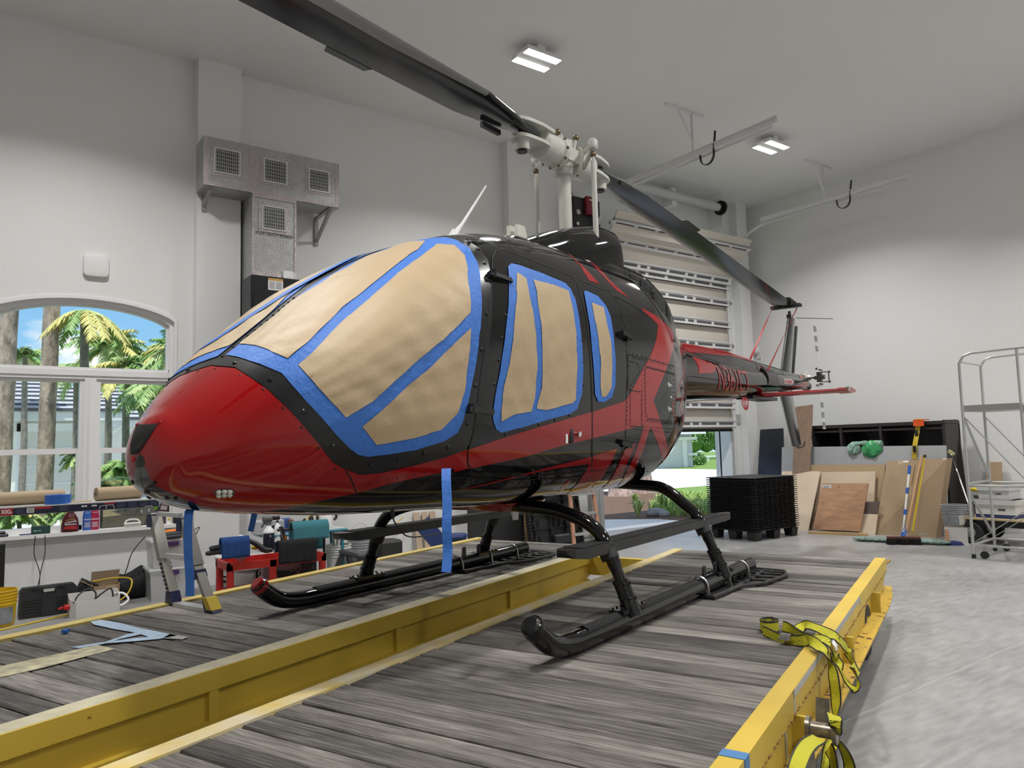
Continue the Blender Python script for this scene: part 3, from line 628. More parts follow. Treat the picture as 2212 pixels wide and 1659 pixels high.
TH0 = .06; tuv = [V(q[0], max(q[1], TH0)) for q in FU.picks(jag(tape_px, .9), 10)]; puv = [[V(q[0], max(q[1], TH0)) for q in FU.picks(jag(P, 1.6), 9)] for P in paps]
for mir in (None, 'only'):
    w = MB(); FU.patch(w, tuv, .0065, 0, .03, mir, .0012)
    w.build('masking_tape', BLUE_TAPE, wsh, True)
    for P in puv: w = MB(); FU.patch(w, P, .009, 0, .02, mir, .003); w.build('masking_paper', PAPER, wsh, True)
w = MB()                                                            # tape run along the far side of the centre post
ct = [V(*q) for q in FU.picks(A1([(455, 745), (600, 655), (780, 532), (1010, 385), (1250, 255), (1400, 183)]), 8, False)]
FU.line(w, ct,   .075, .0145, 0); w.build('masking_tape', BLUE_TAPE, wsh, True)

# --- nose fittings
g = MB(); gp = crop(260, 900, 11.85)
guv = FU.picks(gp([(440, 210), (700, 205), (970, 185), (860, 380), (700, 610), (560, 840), (480, 940), (420, 965), (290, 970), (262, 900), (280, 700), (330, 480), (400, 290)]), 5)
FU.patch(g, guv, .003, 0, .012)
for i in range(9):
    t = i/9; FU.line(g, [FU.pick(*(V(*p0)*(1-s_)+V(*p1)*s_)) for s_ in np.linspace(0, 1, 8) for p0, p1 in [gp([(445+t*520, 215-t*28), (290+t*260, 960-t*190+0)])]], .003, .005, 1)
hp(g, 'nose_vent_grille', [mat('vent_mesh', (.006, .006, .006), .7), mat('mesh_wire', (.05, .05, .05), .4)])
for p in gp([(450, 215), (1030, 150), (335, 1095)]):
    b_ = MB(); FU.button(b_, FU.pick(*p), .011, .008, .001, 0); b_.build('nose_fastener', GR, fus, True)
l = MB(); lc = FU.pick(*A1([(630, 1503)])[0]); luv = FU.picks(A1([(572, 1490), (600, 1480), (670, 1480), (688, 1495), (682, 1520), (600, 1530), (580, 1520)]), 5); FU.patch(l, luv, .003, 0, .01, True)
for p in A1([(600, 1495), (632, 1493), (662, 1493), (600, 1516), (630, 1514), (660, 1512)]): FU.button(l, FU.pick(*p), .011, .01, .003, 1, True, 10)
hp(l, 'landing_light', [mat('lamp_housing', (.12, .12, .11), .4, .5), mat('lamp_lens', (.75, .75, .72), .08, .3)])
cb = MB(); FU.patch(cb, [V(a_tip, chin[-1][1]), V(a_tip, math.pi), V(chin[0][0], math.pi)]+chin, .0012, 0, .02, True); hp(cb, 'chin_window', [mat('chin_window_tint', (.02, .02, .022), .04, coat=1.)])
cbb = MB()
for p in A1([(205, 1498), (312, 1530), (360, 1532), (122, 1443)]): FU.button(cbb, FU.pick(*p), .01, .006, .002, 0, True, 8)
cbb.build('chin_fastener', BOLT, fus, True)

# --- cowlings
MC = Surf([[-.98, 2.895, 2.75, .05, 2.80, 2, 2], [-.80, 2.95, 2.7, .16, 2.8, 2.2, 2], [-.60, 3.03, 2.6, .24, 2.8, 2.5, 2], [-.38, 3.115, 2.5, .29, 2.82, 3, 2], [-.12, 3.185, 2.5, .31, 2.85, 3.6, 2], [.10, 3.225, 2.5, .315, 2.88, 4, 2], [.22, 3.225, 2.5, .31, 2.9, 4, 2], [.29, 3.17, 2.5, .29, 2.9, 3, 2], [.32, 3.0, 2.5, .27, 2.8, 2, 2]], 90, 80)
c = MB(); MC.mesh(c)
for p in ((1238, 522), (1295, 517), (1302, 552), (1283, 560), (1160, 510)): MC.button(c, MC.pick(*p), .007, .004, .001, 1, True)
hp(c, 'mast_fairing', [GB, BOLT])
EC = Surf([[-.30, 2.93, 2.3, .30, 2.5, 2.6, 2], [.05, 2.97, 2.3, .42, 2.5, 3, 2], [.45, 2.96, 2.2, .45, 2.5, 3, 2], [.75, 2.90, 2.2, .43, 2.48, 2.9, 2], [.98, 2.76, 2.2, .39, 2.45, 2.7, 2], [1.10, 2.62, 2.2, .34, 2.40, 2.5, 2], [1.16, 2.45, 2.25, .26, 2.35, 2.2, 2]], 90, 90)
c = MB(); EC.mesh(c)
for L in (A2([(1480, 440), (1520, 560), (1540, 700)]), A2([(1710, 590), (1730, 800), (1720, 900)]), A2([(1385, 415), (1480, 450), (1660, 540), (1760, 650)])): EC.line(c, EC.picks(L, 8, False), .006, .003, 1, True)
for L in ([(1545, 540), (1600, 760), (1700, 815)], [(1730, 660), (1735, 900), (1800, 905)], [(1850, 780), (1850, 960)]):
    P = A2(L)
    for i in range(len(P)-1):
        for t in np.linspace(0, 1, 7): EC.button(c, EC.pick(*(V(*P[i])*(1-t)+V(*P[i+1])*t)), .005, .003, .001, 1, True, 6)
ec = hp(c, 'engine_cowling', [GB, BOLT])
for L, n_, vert in ((A2([(1550, 560), (1605, 585), (1625, 755), (1570, 730)]), 9, 0), (A2([(1635, 600), (1692, 640), (1705, 800), (1645, 770)]), 9, 0), (A2([(1732, 690), (1795, 745), (1802, 880), (1732, 860)]), 14, 0), (A2([(1838, 770), (1862, 820), (1884, 1000), (1845, 960)]), 8, 0)):
    v = MB(); EC.patch(v, EC.picks(L, 6), .002, 0, .02, True); p00, p10, p11, p01 = [V(*p) for p in L]
    for t in np.linspace(.04, .96, n_):
        a_, b_ = p00*(1-t)+p01*t, p10*(1-t)+p11*t; EC.line(v, [EC.pick(*(a_*(1-s_)+b_*s_)) for s_ in np.linspace(0, 1, 6)], .012, .008, 1, True)
    hp(v, 'vent_louvre', [mat('vent_mesh', (.006, .006, .006), .7), SB], ec)
# belly fairing in red, blade antenna
c = MB(); c.loft([[V(a, b, z) for b, z in ((-w, 1.16), (w, 1.16), (w*.8, 1.16-h), (-w*.8, 1.16-h))] for a, w, h in ((-1.42, .30, .012), (-1.36, .34, .05), (-1.05, .36, .075), (-.92, .3, .09), (-.86, .25, .02))]); hp(c, 'belly_fairing', GR)
c = MB(); p = h_planeb(1108, 1085, -.25); c.prism([(-.05, .05), (.06, .05), (.045, -.11), (.0, -.11)], lambda x, z: V(p[0]+x, p[1]-.006, p[2]+z), lambda x, z: V(p[0]+x, p[1]+.006, p[2]+z)); hp(c, 'blade_antenna', WHITE, None, False)
c = MB(); p = h_planeb(846, 1112, -.2); q = h_planeb(862, 1142, -.2); r_ = h_planeb(890, 1160, -.1); s_ = h_planeb(955, 1152, .5); c.tube(spline([p+V(0, 0, .05), p, q, r_, s_]), .004, 6); c.cyl(p+V(0, 0, .06), p+V(.01, 0, -.02), .014, .008); hp(c, 'wire_antenna', [BLK])
# roof antennas
c = MB(); p, q = h_planeb(985, 506, 0), h_planeb(1050, 402, 0); c.tube([p+V(-.03, 0, -.03), p*.8+q*.2, q], [.028, .012, .006], 10); c.loft([[V(p[0]+x*r_, y*r_*.5, z) for x, y in ((-.08, 0), (0, -.05), (.09, 0), (0, .05))] for r_, z in ((1, p[2]-.03), (.4, p[2]+.03))]); hp(c, 'whip_antenna', WHITE)
for i, (x0, x1, yt) in enumerate(((1098, 1114, 488), (1115, 1132, 485))):
    c = MB(); p, q, t = h_planeb(x0, 512, .02-.06*i), h_planeb(x1, 512, .02-.06*i), h_planeb(x0+1, yt, .02-.06*i); c.prism([(p[0], p[2]-.05), (q[0]+.04*i, p[2]-.05), (q[0]-.005, t[2]), (p[0]+.005, t[2])], lambda x, z: V(x, p[1]-.015, z), lambda x, z: V(x, p[1]+.015, z)); hp(c, 'fin_antenna', CREAM, None, False)
c = MB(); c.loft([[V(-.76+x*r_, y*r_, z) for x, y in ((-.2, 0), (-.12, -.1), (.12, -.1), (.2, 0), (.12, .1), (-.12, .1))] for r_, z in ((1, 2.86), (1, 2.945), (.8, 2.965))]); hp(c, 'antenna_base', SB)

# --- tail boom
BO = Surf([[1.45, 2.43, 1.87, .28, 2.15, 2, 2], [2.2, 2.40, 1.92, .24, 2.16, 2, 2], [3.07, 2.365, 1.965, .20, 2.165, 2, 2], [4.23, 2.375, 2.07, .152, 2.222, 2, 2], [5.3, 2.375, 2.155, .11, 2.265, 2, 2], [6.2, 2.375, 2.225, .075, 2.30, 2, 2]], 200, 60, ts=.2)
c = MB(); BO.mesh(c)
def cover(a): return np.interp(a, [1.5, 2.2, 3.07, 4.29, 6.17], [2.47, 2.49, 2.50, 2.455, 2.40]), np.interp(a, [1.5, 2.2, 6.17], [.12, .10, .055])
def cov_ring(a, e=0.):
    zt, w = cover(a); z0 = zt-.19-(.02 if a < 3 else 0); return [V(a, y*(w+e), z+e*k) for y, z, k in ((-1.15, z0, 0), (-1.05, z0+.1, 0), (-.8, zt-.03, .5), (-.4, zt, 1), (.4, zt, 1), (.8, zt-.03, .5), (1.05, z0+.1, 0), (1.15, z0, 0))]
dk = MB(); aa = np.linspace(1.5, 6.12, 40); dk.loft([cov_ring(a) for a in aa], 0)
ra = np.linspace(1.7, 3.9, 22)                                       # red flash along the cover
G = []
for a in ra:
    zt, w = cover(a); f = 1-(a-1.7)/2.2; z0 = zt-.19-(.02 if a < 3 else 0); zz = z0+.1+(zt-.03-z0-.1)*(1-f*.98); yy = np.interp(zz, [z0+.1, zt-.03], [1.05, .8])
    G.append([V(a, -(yy*w+.0025), zz), V(a, -(.8*w+.0025), zt-.03+.001), V(a, -.4*w, zt+.0025), V(a, .4*w, zt+.0025), V(a, .8*w+.0025, zt-.03+.001), V(a, yy*w+.0025, zz)])
dk.grid(G, 1)
for a in (3.95, 5.0): dk.grid([cov_ring(a, .002), cov_ring(a+.012, .002)], 2)
dk.loft([cov_ring(a, .003) for a in (5.83, 6.0)], 1, cap=False)
FU_t = lambda a, t: V(a, t)
BO.patch(c, [V(5.55, 1.9), V(5.95, 1.3), V(6.15, 1.2), V(6.18, 2.2), V(5.2, 2.35), V(4.6, 2.7), V(5.2, 2.2)], .002, 1, .03, True)
BO.patch(c, [V(1.75, .9), V(2.22, 1.0), V(2.30, 1.15), V(2.24, 1.4), V(2.10, 1.5), V(1.75, 1.6)], .004, 1, .03, True)
boom = hp(c, 'tail_boom', [GB, GR, SEAM])
hp(dk, 'driveshaft_cover', [GB, GR, SEAM], boom)
def boom_text(s, size_t, a0, a1, t0, t1, mtl, name, slant=.0, off=.005):
    vs, fs = text_mb(s, 1.)
    import bmesh
    me = bpy.data.meshes.new('t'); me.from_pydata(vs, [], fs); b = bmesh.new(); b.from_mesh(me); bmesh.ops.triangulate(b, faces=b.faces)
    for _ in range(9):
        E_ = [e_ for e_ in b.edges if e_.calc_length() > .09]
        if not E_: break
        bmesh.ops.subdivide_edges(b, edges=E_, cuts=1); bmesh.ops.triangulate(b, faces=b.faces)
    vs = [tuple(v.co) for v in b.verts]; fs = [tuple(v.index for v in f.verts) for f in b.faces]; b.free(); bpy.data.meshes.remove(me)
    x0, x1 = min(v[0] for v in vs), max(v[0] for v in vs); y0, y1 = min(v[1] for v in vs), max(v[1] for v in vs)
    mb = MB(); P = []
    for v in vs:
        y = (v[1]-y0)/(y1-y0); a = a0+(a1-a0)*(v[0]-x0)/(x1-x0)+slant*y; th = t1+(t0-t1)*y; P.append(BO.S(a, th)+BO.nrm(a, th)*off)
    mb.add(P, fs, 0); return hp(mb, name, mtl, boom)
boom_text('N361CT', .3, 2.38, 3.42, .95, 2.25, GR, 'registration_lettering', -.10)
dsk = MB(); BO.patch(dsk, [V(4.86, 1.22), V(5.2, 1.22), V(5.2, 1.05), V(5.34, 1.5), V(5.2, 1.95), V(5.2, 1.78), V(4.86, 1.78)], .002, 0, .03); hp(dsk, 'danger_sticker', mat('sticker_white', (.75, .6, .6), .5), boom)
boom_text('DANGER', .1, 4.89, 5.24, 1.3, 1.72, mat('sticker_red', (.5, .03, .03), .5), 'danger_lettering', 0, .004)
# fins
def fin(mb, pts, th, k=0):
    """pts: root lead, root trail, tip trail, tip lead as (a, z)"""
    (l0, z0), (t0, z1), (t1, z2), (l1, z3) = pts
    def ring(l, zl, t, zt): return [V(l+(t-l)*u, y*th, zl+(zt-zl)*u) for u, y in ((0, 0), (.08, -.6), (.3, -1), (.65, -.7), (1, -.12), (1, .12), (.65, .7), (.3, 1), (.08, .6))]
    mb.loft([ring(l0, z0, t0, z1), ring(l1, z3, t1, z2)], k)
c = MB(); fin(c, [(5.10, 2.33), (5.60, 2.33), (5.93, 3.20), (5.63, 3.20)], .045); fin(c, [(4.99, 2.20), (5.56, 2.20), (5.86, 1.42), (5.50, 1.40)], .045)
c.box((5.64, -.03, 3.20), (5.75, .03, 3.25)); c.cyl((5.68, 0, 3.22), (5.68, 0, 3.30), .02)
c.loft([[V(a, y, z) for y in (-.014, .014) for a in ((a0, a1) if y < 0 else (a1, a0))] for a0, a1, z in ((5.62, 5.68, 2.36), (5.95, 6.0, 3.12))], 1)
vf = hp(c, 'tail_fin', [mat('fin_dark_grey', (.03, .032, .034), .25, coat=.6), BLK])
c = MB(); c.cyl((5.93, -.01, 3.235), (5.9, -.52, 3.155), .005, n=6); hp(c, 'static_wick', BLK, vf)
c = MB(); c.tube([(5.6, 0, 1.42), (5.75, 0, 1.38), (6.0, 0, 1.40), (6.06, 0, 1.46)], .012, 8); hp(c, 'tail_skid', BLK, vf)
c = MB(); sp_ = 1.06
for b0, b1 in ((-sp_, sp_),): c.loft([[V(4.0+.36*u, b, 2.045+y*.026) for u, y in ((0, 0), (.12, -.8), (.4, -1), (1, -.1), (1, .1), (.4, 1), (.12, .8))] for b in (b0, b1)])
hs = hp(c, 'horizontal_stabilizer', GR)
for s_ in (-1, 1):
    c = MB(); c.loft([[V(4.0+.38*u, s_*b, 2.045+y*.036) for u, y in ((-.06, 0), (.12, -.8), (.4, -1), (1, -.3), (1, .3), (.4, 1), (.12, .8))] for b in (sp_-.1, sp_+.02)]); c.cyl((4.0, s_*(sp_+.0), 2.06), (4.0, s_*(sp_+.035), 2.06), .022, k=1); hp(c, 'end_cap', [GR, CHROME], hs)
c = MB(); c.loft([[V(a, y, z) for y in (-w, w) for z in ((1.99, 2.03) if y < 0 else (2.03, 1.99))] for a, w in ((3.7, .1), (4.55, .12))]); hp(c, 'stabilizer_mount', SB, hs)
c = MB(); c.loft([[V(a, y*r_, 2.235+z*r_) for y, z in [(math.cos(t), math.sin(t)) for t in np.linspace(-.4, math.pi+.4, 14)]] for a, r_ in ((4.1, .17), (4.55, .158))], 0); hp(c, 'boom_saddle', SB, boom)
# tail rotor
TA, TBb, TZ = 6.12, -.24, 2.375
tr_ = MB(); tr_.cyl((TA, 0, TZ-.0), (TA, TBb+.02, TZ), .018, k=0); tr_.cyl((TA, TBb-.07, TZ), (TA, TBb+.07, TZ), .035); tr_.box((TA-.045, TBb-.03, TZ-.07), (TA+.045, TBb+.03, TZ+.07))
for s_ in (-1, 1):
    tr_.cyl((TA-.06, TBb-.02, TZ+s_*.1), (TA+.06, TBb-.02, TZ+s_*.1), .012); tr_.bar((TA+.05, TBb-.12, TZ+s_*.07), (TA+.0, TBb-.02, TZ+s_*.07), .014); tr_.sphere((TA+.05, TBb-.12, TZ+s_*.07), .02, 8); tr_.sphere((TA-.06, TBb+.02, TZ+s_*.12), .018, 8)
tr_.bar((TA+.02, TBb-.12, TZ-.08), (TA+.02, TBb-.12, TZ+.08), .014)
trr = hp(tr_, 'tail_rotor_hub', mat('tail_hub_metal', (.16, .15, .13), .4, .7))
BLW, BLB = mat('blade_white', (.75, .75, .75), .4), mat('blade_dark_band', (.26, .26, .26), .4)
for s_ in (1, -1):
    c = MB(); rr = [.1, .22, .30, .36, .44, .50, .58, .64, .72, .74]
    for i in range(len(rr)-1):
        def ring(r_): lean = -.12*r_*1.0; return [V(TA+lean+.075*u-(0 if s_ > 0 else 0), TBb+y*.010, TZ+s_*r_) for u, y in ((-1, 0), (-.6, -1), (.3, -.9), (1, 0), (.3, .9), (-.6, 1))] if s_ > 0 else [V(TA-lean+.075*u, TBb+y*.010, TZ+s_*r_) for u, y in ((-1, 0), (-.6, -1), (.3, -.9), (1, 0), (.3, .9), (-.6, 1))]
        c.loft([ring(rr[i]), ring(rr[i+1])], 1 if i in (3, 5, 7) else 0)
    hp(c, 'tail_rotor_blade', [BLW, BLB])
c = MB(); c.cyl((6.1, 0, 2.38), (6.32, 0, 2.38), .06, .045); c.sphere((6.2, 0, 2.38), .075, 12); c.cyl((6.2, 0, 2.38), (6.2, -.1, 2.38), .05, .035); c.cyl((6.2, .0, 2.3), (6.2, 0, 2.46), .03); c.sphere((6.22, -.03, 2.45), .025, 8); gb_ = hp(c, 'tail_gearbox', HGREY)
c = MB(); c.cyl((6.2, 0, 2.27), (6.36, 0, 2.27), .065, .06, k=0); hp(c, 'tail_light', BLK, gb_)

# --- mast and rotor head
RA, RZ = -.10, 3.78
c = MB(); c.cyl((RA, 0, 2.9), (RA, 0, RZ+.02), .052, n=24); c.cyl((RA, 0, RZ-.16), (RA, 0, RZ-.10), .07, n=24); hp(c, 'rotor_mast', HGREY)
hub = MB(); hub.box((RA-.16, -.085, RZ-.055), (RA+.16, .085, RZ+.055)); hub.cyl((RA, 0, RZ-.1), (RA, 0, RZ+.12), .075, n=20)
for s_ in (-1, 1):
    hub.tube([(RA+s_*.10, 0, RZ), (RA+s_*.14, 0, RZ), (RA+s_*.15, 0, RZ), (RA+s_*.34, 0, RZ), (RA+s_*.36, 0, RZ)], [.13, .13, .115, .11, .07], 24)
    for t in np.arange(10)*math.pi/5: hub.sphere((RA+s_*.135, .125*math.cos(t), RZ+.125*math.sin(t)), .014, 6, 1)
for x, y, z in ((.06, -.06, .16), (-.04, .05, .19), (-.1, -.03, .15), (.1, .06, .14)): hub.cyl((RA+x, y, RZ+.05), (RA+x*1.3, y*1.2, RZ+z), .013); hub.sphere((RA+x*1.3, y*1.2, RZ+z), .026, 8, 1)
hub.bar((RA-.13, -.04, RZ+.16), (RA+.13, .05, RZ+.15), .02, .02)
rh = hp(hub, 'rotor_hub', [HGREY, mat('bronze_fitting', (.18, .14, .08), .35, .8)])
for s_ in (-1, 1):                                                  # pitch horn and link on each side
    b = s_*.27
    h = MB(); h.bar((RA-s_*.14, s_*.1, RZ+.05), (RA-.0, b, RZ+.03), .03, .03); h.bar((RA-s_*.14, s_*.1, RZ-.07), (RA, b, RZ+.0), .03, .03); h.bbox((RA-.035, b-.03, RZ-.01), (RA+.035, b+.03, RZ+.07), .01); h.sphere((RA, b, RZ-.05), .025, 8, 1); hp(h, 'pitch_horn', [HGREY, mat('bronze_fitting', (.18, .14, .08), .35, .8)], rh)
    l = MB(); l.cyl((RA, b, RZ-.05), (RA, b, RZ-.11), .012); l.cyl((RA, b, RZ-.10), (RA, b, 2.95), .021, n=14); hp(l, 'pitch_link', HGREY)
# --- blades
def blade(sgn, tip_drop, name, wid=0., pitch=R(6)):
    """sgn -1: over the nose, +1: over the tail"""
    r = thing(name, None, None); del_ = r
    r.parent = heli; r.location = (0, 0, -DZ)
    def prof(rad, ch, th, x0, le):
        # le: lateral position of the leading edge (towards -b for the forward blade)
        us = [(0, 0), (.03, .45), (.10, .8), (.25, 1), (.5, .85), (.8, .35), (1, .04), (1, -.04), (.8, -.35), (.5, -.85), (.25, -1), (.10, -.8), (.03, -.45)]
        z = RZ+.03-tip_drop*((rad-.4)/5.24)
        ch += wid*min(1, rad/1.2); le += wid*1.6*min(1, rad/1.2); sd_ = -1 if sgn < 0 else 1; tp = math.tan(pitch)*min(1, rad/1.0)
        return [V(RA+sgn*rad, sd_*(le-ch*u), z+ch*th*.5*v+tp*(le-ch*u)) for u, v in us]
    R_ = [(.42, .13, .45, .065), (.60, .14, .4, .07), (.80, .22, .22, .11), (1.15, .31, .14, .155), (2.0, .315, .12, .155), (3.5, .315, .11, .155), (5.0, .315, .10, .155), (5.45, .31, .09, .15), (5.64, .27, .07, .13)]
    m_ = MB(); m_.loft([prof(a, b, c_, 0, d_) for a, b, c_, d_ in R_])
    le = MB()
    lead = [[p+(V(0, 0, 0)) for p in prof(a, b+.006, c_*1.03, 0, d_+.003)] for a, b, c_, d_ in R_ if a >= 1.15]
    strip = [[q[i] for i in (10, 11, 12, 0, 1, 2)] for q in lead]
    for k_, q in enumerate(strip): q[0] = q[0]*(0. if k_ == 0 else .75)+q[1]*(1. if k_ == 0 else .25)
    le.grid(strip, 0)
    ro = m_.build(name, SATIN, heli, True, loc=(0, 0, -DZ)); bpy.data.objects.remove(r)
    le.build('leading_edge_strip', mat('abrasion_strip', (.30, .30, .29), .4, .2), ro, True)
    for ra_, w_, ex in ((1.88, .34, .05), (5.1, .35, .05)):
        q0, q1 = prof(ra_, .315, .11, 0, .155), prof(ra_+w_, .315, .11, 0, .155); tt = MB(); s2 = (-1 if sgn < 0 else 1)
        tt.prism([(0, 0), (1, 0), (.93, 1), (.06, 1)], lambda x, y: q0[6]+(q1[6]-q0[6])*x+V(0, -s2*ex*y, -.004), lambda x, y: q0[6]+(q1[6]-q0[6])*x+V(0, -s2*ex*y, .004)); tt.build('trim_tab', SATIN, ro)
    pin = prof(.80, .22, .2, 0, .11); wt = MB(); c0 = pin[6]; wt.bar(V(c0[0]-.10, c0[1]-.005, c0[2]-.03), V(c0[0]+.10, c0[1]-.005, c0[2]-.03), .03, .035); wt.build('balance_weight', BLK, ro)
    # fork that holds the blade root
    gr = MB(); z = RZ+.03
    for zz in (-.075, .05): gr.loft([[V(RA+sgn*x, y*w_, z+zz+h) for h in (0, .025) for y in ((-1, 1) if h == 0 else (1, -1))] for x, w_ in ((.26, .10), (.42, .105), (.56, .085), (.63, .06), (.66, .02))], 0)
    for y in (0.,): gr.cyl((RA+sgn*.56, y, z-.13), (RA+sgn*.56, y, z+.10), .03, .03, 14, 1); gr.cyl((RA+sgn*.56, y, z-.15), (RA+sgn*.56, y, z-.075), .055, .06, 16, 0); gr.cyl((RA+sgn*.56, y, z-.165), (RA+sgn*.56, y, z-.13), .04, .03, 14, 1)
    hp(gr, 'blade_grip', [HGREY, BLK], rh)
    return ro
bf = blade(-1, .0, 'rotor_blade', .012); ba = blade(1, .47, 'rotor_blade'); bf['label'] = 'forward blade with grey leading edge'; ba['label'] = 'rear blade tied down over the tail'

# --- landing gear
for s_ in (-1, 1):
    k = MB(); b = s_*1.05
    pts = [V(-2.16, b, .70), V(-2.10, b, .64), V(-2.0, b, .575), V(-1.86, b, .545), V(-1.6, b, .542), V(-.3, b, .556), V(.66, b, .572)]
    pts = spline(pts, 8); k.tube(pts, [.030]+[.054]*(len(pts)-1), 18, 0)
    if s_ > 0: pass
    ko = hp(k, 'landing_skid', GB)
    t_ = MB(); t_.tube([pts[0]+V(-.004, 0, .004), pts[1], pts[3], pts[5]], [.034, .05, .0565, .0565], 18, 0); t_.build('toe_cap', GR if s_ > 0 else SB, ko, True)
    st = MB(); st.loft([[V(a, b+y*.05*1.0, z+h) for y, h in ((-1, .012), (-.62, .046), (0, .058), (.62, .046), (1, .012))] for a, z in ((-1.72, .545), (-.35, .558))], 0, closed=False, cap=False); st.build('anti_slip_strip', mat('anti_slip_tape', (.012, .012, .012), .85, bump=.6, bscale=400), ko, True)
    for a in (-.28, .10, .47):
        c = MB(); c.tube([V(a, b+.060*math.cos(t), .56+.062*math.sin(t)) for t in np.linspace(-.5, math.pi+.5, 14)], .008, 6); c.bar((a-.0, b-.062, .50), (a, b-.055, .56), .022, .01); c.build('clamp', STEEL, ko, True)
    for a in (-.19, .0): c = MB(); c.prism([(-.02, 0), (.02, 0), (.02, .06), (.01, .075), (-.01, .075), (-.02, .06)], lambda x, z: V(a+x, b-.006, .605+z), lambda x, z: V(a+x, b+.006, .605+z)); c.build('lug', BLK, ko)
    bp = MB()
    P = [(-.30, .10), (.15, .12), (.32, .22), (.70, .26), (.86, .20), (.90, -.08), (.72, -.13), (.1, -.13), (-.12, -.15), (-.30, -.10)]
    P = [(a, b-y*1.0) for a, y in P]
    cen = V(.3, b, .5)
    bp.tube([V(a, y, .503) for a, y in P], .014, 8, closed=True)
    for a in (.28, .42, .56, .70, .8): bp.bar((a, b-.10, .502), (a+.03, b-.22, .502), .03, .014); bp.bar((a, b+.0, .502), (a+.03, b-.12, .502), .03, .014); bp.bar((a, b+.0, .502), (a+.02, b+.12, .502), .03, .014)
    bp.box((-.30, b-.11, .487), (.12, b+.11, .505)); bp.bar((.1, b-.1, .502), (.86, b-.05, .502), .03, .014)
    bp.build('bear_paw', mat('bear_paw_plastic', (.012, .012, .012), .5), ko, True)
for a, zt, hw in ((-1.25, 1.13, .30), (.08, 1.19, .35)):
    c = MB(); L = []
    side = [V(a, 1.08, .57), V(a, 1.03, .70), V(a, .965, .86), V(a, .91, .97), V(a, .82, 1.05), V(a, .66, zt-.025), V(a, .48, zt)]
    pts = [p*V(1, -1, 1) for p in side]+[V(a, 0, zt+.02)]+side[::-1]
    pts = spline(pts, 5); c.tube(pts, [.034 if p[2] < .8 else .040 for p in pts], 16); co = hp(c, 'cross_tube', GB)
    for s_ in (-1, 1):
        f = MB(); f.tube([V(a, s_*1.085, .56), V(a, s_*1.035, .69), V(a, s_*1.01, .745)], [.052, .046, .045], 14); f.box((a-.13, s_*1.05-.045, .59), (a+.13, s_*1.05+.045, .612))
        for t in np.arange(8)*math.pi/4:
            for q, z_ in ((1.018, .735), (1.05, .66)): f.sphere((a+.047*math.cos(t), s_*q+.047*math.sin(t), z_), .008, 6)
        for t in np.linspace(-.11, .11, 6): f.sphere((a+t, s_*1.05-.03, .614), .007, 6); f.sphere((a+t, s_*1.05+.03, .614), .007, 6)
        f.build('skid_saddle', GB, co, True)
for s_ in (-1, 1):
    c = MB(); b = s_*.90
    rings = []
    for a, w_, zt in ((-1.66, .03, .955), (-1.62, .06, .955), (-1.52, .07, .955), (.45, .07, .955), (.60, .045, .955), (.67, .015, .955)):
        h = .015 if a in (-1.66, .67) else .06 if -1.6 < a < .4 else .045
        rings.append([V(a, b-w_, zt), V(a, b-w_, zt-h), V(a, b+w_, zt-h), V(a, b+w_, zt)])
    c.loft(rings); so = hp(c, 'boarding_step', mat('step_black', (.012, .012, .013), .35), None, False)
    c = MB(); c.box((-1.55, b-.06, .955), (.5, b+.06, .959)); c.build('tread', mat('anti_slip_tape', (.012, .012, .012), .85, bump=.6, bscale=400), so)
    for a in (-1.25, .08): c = MB(); c.tube([V(a, s_*.955-.0, .86), V(a, s_*.925, .92)], .052, 14); c.build('bracket', BLK, so, True)
# ---------------------------------------------------------------- wooden deck dolly (trailer): P runs along it, Q across
YP = .3907693; Pd = V(math.cos(YP), math.sin(YP), 0); Qd = V(-math.sin(YP), math.cos(YP), 0)
OFF = V(3.2, 2.75, 0)
def toP(p): return V(p@Pd, p@Qd, p[2])
def tz(x, y, z=DZ+.004): return toP(onz(x, y, z))                     # pixel -> (P, Q) on a level
def tq(x, y, Q): d = ray(x, y); t = Q/(d@Qd); q = d*t; return V(q@Pd, Q, q[2]+EYE)
def fromP(p): return Pd*p[0]+Qd*p[1]+V(0, 0, p[2])
trl = thing('helicopter_dolly', 'long yellow steel dolly with two grey weathered plank decks under the helicopter', 'trailer', tuple(Pd*OFF[0]+Qd*OFF[1]), YP)
def tb(mb, name, mats, parent=None, smooth=False): return mb.build(name, mats, parent or trl, smooth, loc=tuple(-OFF) if parent is None else (0, 0, 0))
